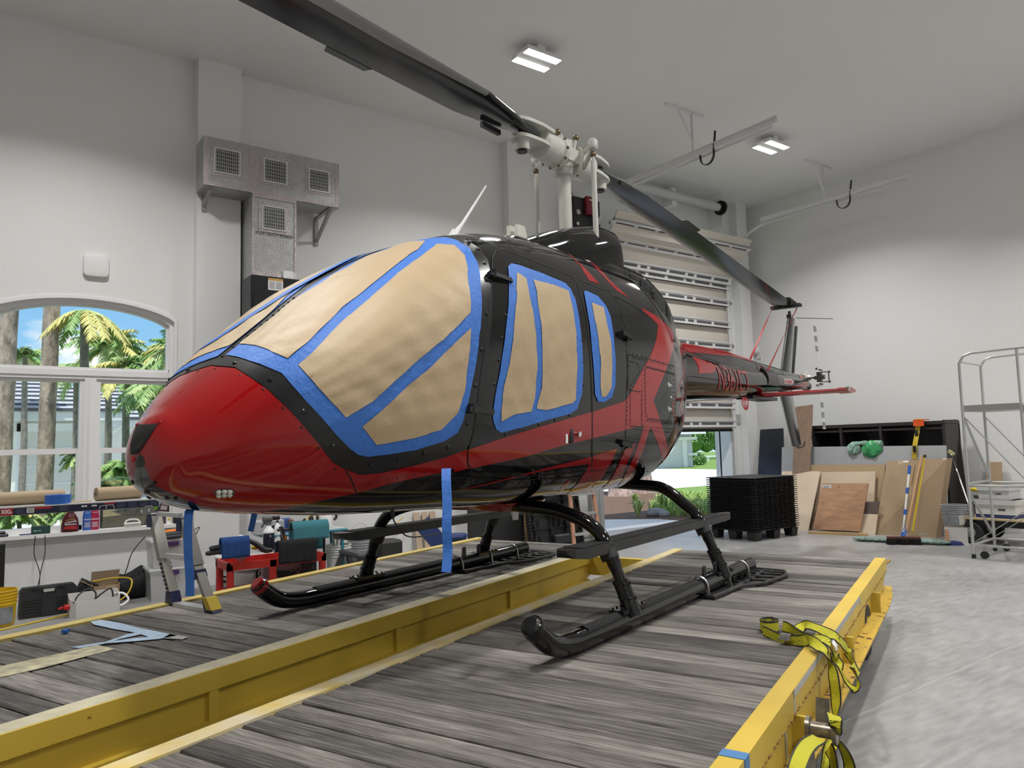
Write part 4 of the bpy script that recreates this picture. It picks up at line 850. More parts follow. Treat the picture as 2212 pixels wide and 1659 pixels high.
def wood_material():
    m = bpy.data.materials.new('weathered_planks'); m.use_nodes = True; t = m.node_tree; b = t.nodes['Principled BSDF']; b.inputs['Roughness'].default_value = .8
    N = lambda k, **d: [setattr(n, a, v) for n in [t.nodes.new(k)] for a, v in d.items()] and n or n
    tc = t.nodes.new('ShaderNodeTexCoord'); g = t.nodes.new('ShaderNodeNewGeometry')
    mu = t.nodes.new('ShaderNodeVectorMath'); mu.operation = 'SCALE'; mu.inputs[0].default_value = (3.1, 17.3, 5.7); t.links.new(g.outputs['Random Per Island'], mu.inputs['Scale'])
    ad = t.nodes.new('ShaderNodeVectorMath'); ad.operation = 'ADD'; t.links.new(tc.outputs['Object'], ad.inputs[0]); t.links.new(mu.outputs[0], ad.inputs[1])
    def noise(sc, scale, det, rough, dist):
        mp = t.nodes.new('ShaderNodeMapping'); mp.inputs['Scale'].default_value = sc; t.links.new(ad.outputs[0], mp.inputs[0])
        n = t.nodes.new('ShaderNodeTexNoise'); n.inputs['Scale'].default_value = scale; n.inputs['Detail'].default_value = det; n.inputs['Roughness'].default_value = rough; n.inputs['Distortion'].default_value = dist
        t.links.new(mp.outputs[0], n.inputs['Vector']); return n
    grain = noise((34, 1.5, 1), 2.2, 7, .62, .55); patch = noise((2.2, .8, 1), 1.2, 5, .6, .4); fine = noise((150, 4, 1), 1.6, 3, .6, .2)
    mix = t.nodes.new('ShaderNodeMixRGB'); mix.inputs[0].default_value = .42; t.links.new(grain.outputs[0], mix.inputs[1]); t.links.new(patch.outputs[0], mix.inputs[2])
    mix2 = t.nodes.new('ShaderNodeMixRGB'); mix2.inputs[0].default_value = .25; t.links.new(mix.outputs[0], mix2.inputs[1]); t.links.new(fine.outputs[0], mix2.inputs[2])
    ofs = t.nodes.new('ShaderNodeMapRange'); ofs.inputs[3].default_value = -.085; ofs.inputs[4].default_value = .075; t.links.new(g.outputs['Random Per Island'], ofs.inputs[0])
    sm = t.nodes.new('ShaderNodeMath'); sm.operation = 'ADD'; t.links.new(mix2.outputs[0], sm.inputs[0]); t.links.new(ofs.outputs[0], sm.inputs[1])
    r = t.nodes.new('ShaderNodeValToRGB'); e = r.color_ramp.elements
    e[0].position = .34; e[0].color = (.022, .019, .017, 1); e[1].position = .68; e[1].color = (.36, .335, .305, 1)
    x = e.new(.45); x.color = (.075, .068, .061, 1); x = e.new(.54); x.color = (.165, .152, .137, 1)
    t.links.new(sm.outputs[0], r.inputs[0]); t.links.new(r.outputs[0], b.inputs['Base Color'])
    u = t.nodes.new('ShaderNodeBump'); u.inputs['Strength'].default_value = .7; u.inputs['Distance'].default_value = .006; t.links.new(mix2.outputs[0], u.inputs['Height']); t.links.new(u.outputs[0], b.inputs['Normal'])
    return m
WOOD = wood_material()
def rusty(name, col, amt=.60, rough=.5, sc=7.):
    m = mat(name, col, rough); t = m.node_tree; b = t.nodes['Principled BSDF']
    tc = t.nodes.new('ShaderNodeTexCoord'); n = t.nodes.new('ShaderNodeTexNoise'); n.inputs['Scale'].default_value = sc; n.inputs['Detail'].default_value = 9; n.inputs['Roughness'].default_value = .68
    t.links.new(tc.outputs['Object'], n.inputs['Vector'])
    n2 = t.nodes.new('ShaderNodeTexNoise'); n2.inputs['Scale'].default_value = 1.3; n2.inputs['Detail'].default_value = 4; t.links.new(tc.outputs['Object'], n2.inputs['Vector'])
    r0 = t.nodes.new('ShaderNodeValToRGB'); r0.color_ramp.elements[0].position = .35; r0.color_ramp.elements[0].color = (*[c*.78 for c in col], 1); r0.color_ramp.elements[1].position = .65; r0.color_ramp.elements[1].color = (*col, 1); t.links.new(n2.outputs[0], r0.inputs[0])
    r = t.nodes.new('ShaderNodeValToRGB'); r.color_ramp.elements[0].position = amt; r.color_ramp.elements[1].position = amt+.035; t.links.new(n.outputs[0], r.inputs[0])
    mx = t.nodes.new('ShaderNodeMixRGB'); mx.inputs[2].default_value = (.10, .035, .012, 1); t.links.new(r.outputs[0], mx.inputs[0]); t.links.new(r0.outputs[0], mx.inputs[1]); t.links.new(mx.outputs[0], b.inputs['Base Color'])
    return m
YEL = rusty('yellow_steel_paint', (.66, .46, .055), .69); YELR = rusty('rusty_yellow_steel', (.60, .40, .05), .56, .6, 11.); PALE = mat('worn_pale_yellow', (.60, .55, .38), .5, var=.25, vscale=9)
def planks(q0, q1, name):
    m = MB(); p = -2.6; r2 = random.Random(3 if q0 > 2 else 11)
    while p < 6.88:
        w = r2.choice((.128, .14, .14, .15, .175)); w = min(w, 6.9-p); g = r2.uniform(.004, .012); dz = r2.uniform(-.004, .002); sk = r2.uniform(-.006, .006); tl = r2.uniform(-.003, .003)
        a, b_ = p+g/2, p+w-g/2; z = DZ+dz; e0, e1 = q0+r2.uniform(0, .004), q1-r2.uniform(0, .004)
        def rg(q, s): return [V(a+s, q, z-.045), V(b_+s, q, z-.045), V(b_+s, q, z-.007+tl), V(b_+s-.006, q, z+tl), V(a+s+.006, q, z-tl), V(a+s, q, z-.007-tl)]
        m.loft([rg(e0, sk), rg((e0+e1)/2, 0), rg(e1, -sk)]); p += w
    m.box((-2.6, q0+.02, DZ-.07), (6.88, q1-.02, DZ-.052), 1)
    return tb(m, name, [WOOD, mat('dark_underside', (.01, .01, .01), .9)])
QL0, QL1, QC0, QC1, QT0, QT1, QR0, QR1 = 3.215, 4.71, 3.09, 3.215, 2.40, 2.49, .676, .755
planks(QL0, QL1, 'plank_deck'); planks(QR1, QT0, 'plank_deck')
def ibeam(p0, p1, q0, q1, ztop, h, face, name, mats, slope_end=0.):
    """channel beam: top flange band, recessed web, bottom flange; `face` -1 opens towards -Q"""
    m = MB(); z0 = ztop-h
    m.box((p0, q0, ztop-.095), (p1, q1, ztop), 0)
    m.box((p0, q0+.03, z0), (p1-slope_end, q1, ztop-.09), 1)
    m.prism([(p1-slope_end, ztop-.09), (p1-slope_end, z0), (p1, ztop-.09)], lambda p, z: V(p, q0+.03, z), lambda p, z: V(p, q1, z), 1)
    m.box((p0, q0-.01, z0), (p1-slope_end, q1, z0+.012), 1)
    for p in np.arange(p0+.9, p1-.5, 1.32): m.box((p, q0+.004, z0+.01), (p+.05, q0+.03, ztop-.09), 1)
    return tb(m, name, mats)
ibeam(-2.6, 6.62, QC0, QC1, DZ+.013, .245, -1, 'centre_beam', [YEL, YEL], .35)
m = MB(); m.box((-2.6, QC0+.012, DZ+.0131), (6.6, QC1-.0, DZ+.0136)); tb(m, 'flange_wear_strip', PALE)
m = MB(); m.box((-2.6, QT0, DZ-.05), (6.9, QT0+.09, DZ+.008)); m.box((-2.6, QT0+.03, .25), (6.5, QT0+.06, DZ-.05), 1); tb(m, 'inner_edge_rail', [mat('worn_yellow_rail', (.62, .46, .12), .5, var=.3, vscale=6, col2=(.62, .56, .42)), YEL])
m = MB(); m.box((-2.6, QL1, DZ-.06), (6.95, QL1+.095, DZ+.012)); m.box((-2.6, QL1+.02, .25), (6.9, QL1+.06, DZ-.06)); tb(m, 'outer_edge_rail', mat('worn_yellow_steel', (.52, .40, .12), .5))
m = MB(); m.box((6.30, QT1, .30), (6.36, QC0+.05, DZ-.02)); tb(m, 'cross_member', YEL)
# right hand beam: box on top, rusty channel below
m = MB(); m.box((-2.6, QR0, .40), (6.9, QR1, DZ+.016), 0); m.box((-2.6, QR0+.015, .26), (6.62, QR1, .40), 0)
m.prism([(6.62, .40), (6.62, .26), (6.9, .36), (6.9, .40)], lambda p, z: V(p, QR0+.015, z), lambda p, z: V(p, QR1, z), 0)
for p in np.arange(-.9, 6.6, 1.36): m.box((p, QR0-.045, .262), (p+.02, QR0+.016, .40), 0)
m.box((6.9, QR0, .43), (6.93, QR1-.01, DZ), 0)
tb(m, 'side_beam', [YEL])
m = MB(); m.loft([[V(p, QR1, .252), V(p, q, .252), V(p, q, .263), V(p, QR1, .263)] for p, q in ((-2.6, .60), (6.2, .60), (6.60, .615), (6.97, .65))]); tb(m, 'lower_flange', YELR)
m = MB()
for i in range(150):
    p = -1.2+i*.054; m.sphere((p+rnd.uniform(-.02, .02), QR0-.001, .403+rnd.uniform(-.004, .004)), rnd.uniform(.006, .012), 5, 0, (2.4, .6, .8))
tb(m, 'weld_bead', mat('rusted_weld', (.16, .07, .02), .8, var=.6, vscale=30, col2=(.42, .27, .05)))
m = MB()
for p, h in ((6.93, .02), (6.96, .035)): m.cyl((p, QR0+.02, .44), (p+.05, QR0-.02, .47), .01)
tb(m, 'rusted_bolt', mat('rusted_weld', (.16, .07, .02), .8))
m = MB(); m.box((3.17, QR0-.0015, .468), (5.25, QR0+.001, .497)); m.box((3.17, QR0-.0015, .40), (3.19, QR0+.001, .497)); m.box((5.23, QR0-.0015, .43), (5.25, QR0+.001, .497)); m.box((3.05, QR0+.012, .27), (3.07, QR0+.0135, .40)); tb(m, 'tape_residue', mat('grey_residue', (.40, .40, .39), .6))
m = MB(); m.box((2.42, QR0-.003, .40), (2.475, QR1+.003, DZ+.0185)); tb(m, 'blue_tape_band', mat('faded_blue_tape', (.07, .20, .42), .6))
# wheels
for p, q in ((5.66, .74), (5.66, 4.6), (.4, .9), (.4, 4.6)):
    m = MB(); M_ = lambda v: V(p+v[0], q+v[2], .19+v[1])
    m.lathe([(.09, -.05), (.16, -.055), (.185, -.04), (.19, -.02), (.19, .02), (.185, .04), (.16, .055), (.09, .05)], (0, 0, 0), 28, 0, M_, False); w = tb(m, 'wheel', [RUBBER], None, True)
    m = MB(); m.lathe([(.02, -.06), (.03, -.05), (.085, -.03), (.105, -.052), (.105, .05), (.02, .05)], (0, 0, 0), 24, 0, M_); m.build('rim', mat('grey_rim', (.35, .35, .34), .4, .5), w, True)
m = MB(); m.box((5.5, .78, .20), (5.8, .85, .30)); m.cyl((5.66, .8, .19), (5.66, 4.6, .19), .03); tb(m, 'axle', BLK)
# old tape and paint marks on the left deck
def sheet(pxl, name, mtl, z=DZ+.005):
    P = [tz(*p, z) for p in pxl]; m = MB(); m.prism([(p[0], p[1]) for p in P], lambda a, b: V(a, b, z-.002), lambda a, b: V(a, b, z)); return tb(m, name, mtl)
T4 = crop(0, 1120, 3.079); LB = mat('pale_blue_old_tape', (.42, .55, .70), .7, var=.25, vscale=25); LY = mat('pale_yellow_paint_mark', (.60, .56, .36), .8, var=.55, vscale=14, col2=(.30, .27, .20))
sheet(T4([(585, 672), (640, 668), (800, 695), (930, 728), (1130, 768), (1180, 778), (1080, 796), (1000, 790), (900, 758), (760, 735), (625, 705)]), 'tape_remnant', LB)
sheet(T4([(915, 756), (850, 768), (700, 820), (470, 855), (525, 862), (690, 832), (800, 800), (945, 768)]), 'tape_remnant', LB, DZ+.006)
sheet(T4([(1080, 796), (1000, 786), (860, 798), (705, 822), (690, 830), (900, 815), (1060, 800)]), 'tape_remnant', LB, DZ+.007)
sheet(T4([(1130, 768), (1252, 786), (1215, 803), (1080, 796)]), 'tape_remnant', mat('silver_tape_remnant', (.45, .45, .44), .5, var=.4, vscale=40))
sheet(T4([(-10, 985), (460, 884), (640, 838), (765, 868), (575, 915), (300, 988), (20, 1052), (-10, 1056)]), 'paint_mark', LY)
m = MB(); c = tz(*T4([(435, 758)])[0]); m.cbox((c[0], c[1], DZ+.012), (.03, .03, .018), rz=.4); bt = m.build('tape_scrap', BLUE_TAPE); bt.matrix_world = Matrix.Rotation(YP, 4, 'Z'); tag(bt, 'small scrap of blue tape on the left plank deck', 'tape scrap')

# ---------------------------------------------------------------- yellow tie-down straps over the side beam
WEB = mat('yellow_webbing', (.55, .52, .015), .6, bump=.6, bscale=160); WEDGE = mat('webbing_black_edge', (.015, .015, .012), .6)
def strap(name, pts, w, side, parent, n=6):
    P = [fromP(p) for p in spline(pts, n)]; sd = [fromP(V(*s)) for s in spline(side, n)] if hasattr(side[0], '__len__') else fromP(V(*side))
    m = MB(); m.ribbon(P, w, sd, 0); sds = sd if isinstance(sd, list) else [sd]*len(P)
    for k in (-1, 1):
        E = []
        for i, p in enumerate(P):
            d = P[min(i+1, len(P)-1)]-P[max(i-1, 0)]; x = sds[i]-d*((sds[i]@d)/(d@d+1e-9)); x /= np.linalg.norm(x)+1e-9; E.append(p+x*k*w/2)
        m.ribbon(E, .005, sds, 1, .0025)
    return m.build(name, [WEB, WEDGE], parent, True)
QS = .575
g0 = tz(1664, 1352, DZ+.03)
st = thing('ratchet_strap', 'bright yellow ratchet strap with a coil on the deck, draped over the yellow side beam', 'strap')
coil = [V(g0[0]+.075*(1-.03*k)*math.cos(t), g0[1]+.055*(1-.03*k)*math.sin(t), DZ+.035) for k, t in enumerate(np.linspace(0, 4*math.pi, 22))]
strap('webbing_coil', coil, .05, (0, 0, 1), st, 2)
def z_(x, y, z): return tz(x, y, z)
strap('webbing', [z_(1648, 1362, .52), z_(1670, 1372, .51), z_(1690, 1380, .505), z_(1720, 1384, .515), z_(1745, 1383, .53), z_(1765, 1378, .545), z_(1790, 1390, .545), tq(1801, 1412, .64), tq(1812, 1440, .60), tq(1826, 1470, QS), tq(1843, 1487, QS-.03), tq(1853, 1482, QS-.05), tq(1845, 1440, QS-.02), tq(1832, 1405, .62), z_(1812, 1383, .54), z_(1780, 1363, .545), z_(1750, 1352, .535), z_(1735, 1352, .52), z_(1722, 1362, .51)], .05,
      [(0, .3, 1)]*4+[(.5, .4, .6)]+[(1, .2, .2)]*8+[(1, .1, .2)]*4+[(.6, .6, .4)]*2, st)
strap('webbing', [z_(1690, 1352, .54), z_(1712, 1360, .53), z_(1735, 1375, .535), z_(1758, 1388, .54), tq(1780, 1408, .645), tq(1794, 1435, .62), tq(1802, 1470, .60), tq(1806, 1510, .595), tq(1806, 1550, .59), tq(1801, 1590, .59), tq(1790, 1630, .58), tq(1778, 1680, .58), tq(1770, 1740, .57)], .05,
      [(0, .3, 1)]*3+[(.8, .2, .3)]*2+[(.8, .5, 0), (.5, .8, 0), (.5, .8, 0)]+[(.9, .3, 0)]*5, st)
m = MB(); c = fromP(z_(1700, 1380, .515))
m.tube([c+V(*p) for p in ((-.03, -.02, 0), (.03, -.03, 0), (.035, .02, .0), (-.025, .03, 0))], .006, 8, closed=True); m.cbox(c+V(-.01, .0, .012), (.035, .05, .025), rz=.4); m.build('buckle', CHROME, st, True)
m = MB(); a = fromP(tq(1799, 1384, .625)); b = fromP(tq(1808, 1404, .61)); m.ribbon([a, (a+b)/2+V(.004, -.004, 0), b], .045, tuple(Pd*.9+V(0, 0, .3)), 0, .0006); m.build('label', WHITE, st)
s2 = thing('ratchet_strap', 'yellow ratchet strap bundle hanging below the side beam at the bottom edge', 'strap')
m = MB(); c = tq(1775, 1577, .56)
for dz_, r_ in ((0, .028),): m.cyl(fromP(c+V(0, -.05, 0)), fromP(c+V(0, .05, 0)), r_, n=14); m.cyl(fromP(c+V(0, -.055, 0)), fromP(c+V(0, -.04, 0)), .045, n=12); m.cyl(fromP(c+V(0, .04, 0)), fromP(c+V(0, .055, 0)), .045, n=12)
m.bar(fromP(c+V(-.04, .045, -.02)), fromP(c+V(-.06, .04, -.26)), .02, .05); m.bar(fromP(c+V(.02, 0, .0)), fromP(c+V(.06, 0, .10)), .05, .012); m.build('ratchet', mat('ratchet_steel', (.30, .26, .20), .35, .8, var=.5, vscale=30), s2, True)
strap('webbing', [tq(1790, 1560, .57), tq(1800, 1580, .53), tq(1806, 1565, .50), tq(1800, 1545, .52), tq(1788, 1548, .55), tq(1778, 1575, .56)], .048, (.6, .8, 0), s2)
strap('webbing', [tq(1768, 1595, .56), tq(1745, 1610, .54), tq(1728, 1640, .53), tq(1718, 1680, .53), tq(1720, 1730, .53)], .05, (.5, .8, .2), s2)
strap('webbing', [tq(1796, 1598, .55), tq(1812, 1605, .52), tq(1828, 1630, .50), tq(1836, 1665, .49), tq(1830, 1720, .5)], .05, (.5, .8, .1), s2)
strap('webbing', [tq(1790, 1615, .56), tq(1800, 1640, .54), tq(1803, 1690, .54), tq(1800, 1740, .54)], .05, (.7, .6, 0), s2)
# red strap that ties the rear blade down to the tail
RW = mat('red_webbing', (.36, .012, .018), .6)
rstp = thing('tie_down_strap', 'thin red strap tying the rear rotor blade down to the tail boom', 'strap')
def hw(p): return HUB+ax_a*p[0]+ax_b*p[1]+V(0, 0, p[2])
def hpb(x, y, b): return hw(h_planeb(x, y, b))
t1, t2 = hpb(1669, 664, .15), hpb(1722, 664, -.14); b1, b2 = hpb(1618, 782, .10), hpb(1648, 822, -.10)
for a, b, tw in ((t1, b1, 1.6), (t2, b2, .6)):
    m = MB(); n = 22; P = [a+(b-a)*t for t in np.linspace(0, 1, n)]; m.ribbon(P, .028, [ax_a*math.cos(tw*i/n*2)+ax_b*math.sin(tw*i/n*2) for i in range(n)], 0, .0012); m.build('webbing', RW, rstp)
m = MB(); c0 = hpb(1640, 838, -.16); P = [b2, hpb(1640, 835, -.14), hpb(1618, 850, -.10), hpb(1595, 852, -.02), hpb(1606, 862, -.12)]
m.ribbon(spline(P, 5), .03, tuple(ax_a), 0, .0012)
for k in range(3): m.ribbon(spline([hpb(1606+k*3, 858, -.14), hpb(1603+k*4, 870, -.15), hpb(1610+k*2, 884, -.15), hpb(1616, 872, -.15), hpb(1612, 858, -.14)], 5), .02, tuple(ax_a), 0, .0012)
m.build('loose_end', RW, rstp)
m = MB(); c_ = RA+5.62; P = [V(RA+5.35, -.02, 3.34), V(RA+5.5, -.02, 3.30), V(RA+5.62, -.02, 3.28)]
zt = RZ+.03-.47
m.loft([[hw(V(a, y*.2-.01, zt+z)) for y, z in ((-1, -.02), (1, -.02), (1, .02), (-1, .02))] for a in (RA+5.55, RA+5.66)]); m.build('tip_sleeve', mat('tip_sleeve_black', (.02, .02, .022), .6), rstp)
# blue tape strips that hang from the fuselage
def hang(name, label, pxs, bs, w, mtl=BLUE_TAPE):
    P = [hpb(x, y, b) for (x, y), b in zip(pxs, bs)]; m = MB(); m.ribbon(spline(P, 5), w, tuple(rt*1.0), 0, .0012); o = m.build(name, mtl, None, True); return tag(o, label, 'tape')
hang('tape_strip', 'long blue tape strip hanging from the red stripe below the cabin door', [(964, 1012), (964, 1040), (966, 1090), (965, 1140), (967, 1190), (964, 1236)], (-.80, -.82, -.84, -.85, -.85, -.86), .042)
hang('tape_strip', 'short blue tape strip hanging from the chin of the nose over the work platform', [(432, 1098), (420, 1102), (408, 1108), (406, 1180), (410, 1250), (410, 1288)], (-.0, -.05, -.1, -.1, -.1, -.1), .036)
hang('tape_strip', 'blue tape strip hanging under the nose in front of the white spray bottle', [(550, 1108), (548, 1118), (545, 1132), (541, 1148)], (.35, .36, .36, .36), .03)
# ---------------------------------------------------------------- things along the back wall (window side)
def single(mb, name, mats, label, cat, smooth=False, group=None): return tag(mb.build(name, mats, None, smooth), label, cat, group)
def place(root, p): root.location = tuple(p); return root
# --- insulated air duct with registers over the air handler
FOIL = mat('foil_duct_board', (.46, .46, .46), .38, .55, var=.18, vscale=14, bump=.35, bscale=70); FTAPE = mat('foil_tape_printed', (.55, .50, .50), .28, .6, var=.4, vscale=60, bump=.4, bscale=120)
GRL = mat('register_slots', (.02, .02, .02), .7); GRF = mat('register_aluminium', (.62, .62, .62), .35, .6)
YD = 8.75
dx0, dx1 = ony(440, 300, YD)[0], ony(732, 352, YD)[0]; dz1, dz0 = ony(440, 292, YD)[2], ony(440, 398, YD)[2]
sx0, sx1 = ony(545, 420, YD)[0], ony(640, 430, YD)[0]; sz0 = ony(600, 600, YD)[2]
duct = thing('air_duct', 'foil covered T shaped air duct with four registers on the back wall', 'air duct', (sx0, YD, sz0)); O_ = V(sx0, YD, sz0)
def db(mb, name, mats, parent=None, smooth=False): return mb.build(name, mats, parent or duct, smooth, loc=tuple(-O_) if parent is None else (0, 0, 0))
m = MB(); m.box((dx0, YD, dz0), (dx1, 9.11, dz1)); db(m, 'plenum', FOIL)
m = MB(); m.box((sx0, YD+.005, sz0), (sx1, 9.28, dz0)); db(m, 'riser', FOIL)
m = MB(); xm = ony(548, 320, YD)[0]
for a, b, c, d in ((dx0, dx0+.05, dz0, dz1), (dx1-.05, dx1, dz0, dz1), (xm-.05, xm+.06, dz0, dz1), (sx0, sx0+.025, sz0, dz0), (sx1-.025, sx1, sz0, dz0)): m.box((a-.001, YD-.003, c), (b+.001, YD+.01, d))
for c, d, a, b in ((dz0, dz0+.04, dx0, dx1), (dz0-.04, dz0-.0, sx0, sx1), (sz0, sz0+.06, sx0, sx1)): m.box((a, YD-.0035, c), (b, YD+.01, d))
db(m, 'foil_tape', FTAPE)
for cx_, cy_, w_, h_ in ((491, 350, 43, 45), (595, 371, 42, 44), (689, 391, 40, 42), (592, 472, 42, 44)):
    c = ony(cx_, cy_, YD); s_ = np.linalg.norm(c-V(0, 0, EYE)); hw_, hh = w_/FL*9.35/2*1.05, h_/FL*9.2/2*1.02
    m = MB(); m.box((c[0]-hw_-.055, YD-.005, c[2]-hh-.055), (c[0]+hw_+.055, YD, c[2]+hh+.055), 0); m.box((c[0]-hw_-.02, YD-.014, c[2]-hh-.02), (c[0]+hw_+.02, YD-.004, c[2]+hh+.02), 1); m.box((c[0]-hw_, YD-.0148, c[2]-hh), (c[0]+hw_, YD-.013, c[2]+hh), 2)
    for i in range(12): x = c[0]-hw_+(i+.5)*hw_*2/12; m.box((x-.003, YD-.019, c[2]-hh), (x+.003, YD-.0147, c[2]+hh), 1)
    for i in range(6): z = c[2]-hh+(i+.5)*hh*2/6; m.box((c[0]-hw_, YD-.017, z-.002), (c[0]+hw_, YD-.0147, z+.002), 1)
    db(m, 'air_register', [FTAPE, GRF, GRL])
tx = text('duct_print', 'R-6.0  DUCT BOARD', .05, mat('duct_print_ink', (.12, .12, .12), .6), duct, V((sx0+sx1)/2, YD-.002, sz0+.52)-O_, (1, 0, 0), (0, 0, 1))
m = MB(); c = ony(623, 593, YD); m.bbox((c[0]-.07, YD-.006, c[2]-.055), (c[0]+.07, YD, c[2]+.055), .015); db(m, 'white_sticker', WHITE)
SG = mat('bracket_grey', (.34, .34, .34), .5)
for x, zb in ((dx0+.09, ony(440, 455, 9.1)[2]), (dx1-.10, ony(697, 533, 9.29)[2])):
    m = MB(); yb = 9.11 if x < 3 else 9.29; m.box((x-.025, YD+.02, dz0-.02), (x+.025, yb, dz0)); m.box((x-.025, yb-.02, zb), (x+.025, yb, dz0)); m.bar((x, YD+.05, dz0-.03), (x, yb-.02, zb+.06), .04, .03); db(m, 'shelf_bracket', SG)
az0, az1 = 1.75, sz0
ah = thing('air_handler', 'tall black air handler cabinet beneath the foil duct behind the windshield', 'air handler', (sx0-.02, YD-.03, 1.25))
m = MB(); m.bbox((0, 0, 0), (.66, .57, az1-1.25), .012); m.build('cabinet', mat('cabinet_black', (.010, .011, .013), .35), ah)
m = MB(); m.box((.03, -.006, az1-1.67), (.63, 0, az1-1.45)); m.build('panel', mat('cabinet_black', (.010, .011, .013), .35), ah); m = MB(); m.box((.03, -.006, .05), (.63, 0, az1-1.7)); m.build('panel', mat('cabinet_black', (.010, .011, .013), .35), ah)
m = MB(); ZL = az1-1.25; m.box((.20, -.002, ZL-.165), (.38, .003, ZL-.02)); m.box((.20, -.003, ZL-.05), (.38, .003, ZL-.02), 1); m.box((.215, -.003, ZL-.15), (.28, .003, ZL-.06), 2); m.box((.295, -.003, ZL-.15), (.365, .003, ZL-.06), 2); m.build('rating_label', [WHITE, mat('label_amber', (.6, .35, .1), .5), mat('label_print', (.45, .45, .47), .6)], ah)
# wall siren box
s = thing('wall_speaker', 'white rounded square siren box high on the wall above the arched window', 'speaker', tuple(ony(207, 575, 9.3)))
m = MB(); L = [(math.copysign(abs(math.cos(t))**.35, math.cos(t)), math.copysign(abs(math.sin(t))**.35, math.sin(t))) for t in np.arange(32)*math.pi/16]
m.loft([[V(x*w_, y, z*h_) for x, z in L] for w_, h_, y in ((.125, .125, 0), (.13, .13, -.03), (.122, .122, -.055), (.09, .09, -.062))]); m.build('housing', WHITE, s, True)

# --- on the window sill
SILL = .722
def on_sill(x, y, Y=9.235): q = ony(x, y, Y); return V(q[0], Y, SILL)
c = on_sill(88, 1150); ph = thing('smartphone', 'black smartphone standing on the window sill, screen lit, charging', 'phone', tuple(c))
m = MB(); m.bbox((-.085, -.006, 0), (.085, .006, .088), .006); m.build('case', BLK, ph)
m = MB(); m.box((-.078, -.0072, .007), (.078, -.0058, .081)); m.build('screen', mat('phone_screen', (.005, .02, .018), .08, emit=(.02, .05, .045), estr=.5), ph)
text('screen_lettering', '75%  0:41', .018, mat('screen_glow', (.3, .4, .4), .5, emit=(.4, .5, .5), estr=.4), ph, (-.03, -.0075, .035), (1, 0, 0), (0, 0, 1), bold=False)
for dxp, lab in ((-.05, 'left strand of the thin black cables hanging from the smartphone on the sill'), (.035, 'right strand of the thin black cables hanging from the smartphone on the sill')):
    m = MB(); m.tube(spline([c+V(dxp, -.004, .012), c+V(dxp, -.05, -.03), c+V(dxp*1.1, -.05, -.2), c+V(.0, -.06, -.42), c+V(-.02+dxp*.6, -.07, -.62), c+V(-.03, -.07, -.70)]), .004, 6); single(m, 'charging_cable', CORD, lab, 'cable')
c = on_sill(57, 1149, 9.22); m = MB(); m.tube([c+V(-.06, 0, .008), c+V(.03, .012, .008), c+V(.065, .016, .007)], [.006, .007, .003], 8); m.box(c+V(-.01, .002, .013), c+V(.035, .01, .016), 1); single(m, 'pen', [mat('pen_blue', (.02, .03, .16), .4), CREAM], 'dark blue pen lying on the window sill beside the smartphone', 'pen')
c = on_sill(4, 1156, 9.25); m = MB(); m.bbox(c+V(-.1, -.05, 0), c+V(.055, .06, .028), .01); m.bbox(c+V(-.1, -.03, .028), c+V(.03, .05, .055), .01); single(m, 'eyeglass_case', BLK, 'small black case at the left end of the window sill', 'case')
def bottle_profile(mb, c, prof, k=0, sy=.6): mb.lathe(prof, (0, 0, 0), 20, k, lambda p: V(c[0]+p[0], c[1]+p[1]*sy, c[2]+p[2]))
c = on_sill(151, 1146, 9.235); sb = thing('spray_bottle', 'dark red spray bottle of wheel cleaner on the window sill', 'bottle', tuple(c)); z0 = V(0, 0, 0)
MRN = mat('maroon_bottle', (.085, .006, .012), .3)
m = MB(); bottle_profile(m, z0, [(.078, 0), (.084, .006), (.082, .08), (.072, .14), (.05, .18), (.034, .20), (.034, .215)]); m.build('body', MRN, sb, True)
m = MB(); m.cyl((0, 0, .212), (0, 0, .25), .03); m.bbox((-.09, -.02, .245), (.04, .02, .28), .008); m.build('spray_head', MRN, sb, True)
m = MB(); m.box((-.055, -.051, .075), (.055, -.049, .085), 0); m.loft([[V(x*.06, -.0515, .045+z*.02) for x, z in ((-1, -.6), (1, -1), (1, .7), (0, 1.2), (-1, .5))], [V(x*.06, -.047, .045+z*.02) for x, z in ((-1, -.6), (1, -1), (1, .7), (0, 1.2), (-1, .5))]], 1); m.build('label', [mat('label_silver', (.6, .6, .6), .4), mat('label_red', (.4, .02, .03), .5)], sb)
text('label_lettering', 'CLEANER', .026, WHITE, sb, (0, -.053, .105), (1, 0, .15), (-.15, 0, 1)); text('label_lettering', 'ALL WHEEL', .016, mat('label_gold', (.5, .42, .1), .4), sb, (0, -.051, .13), (1, 0, .15), (-.15, 0, 1))
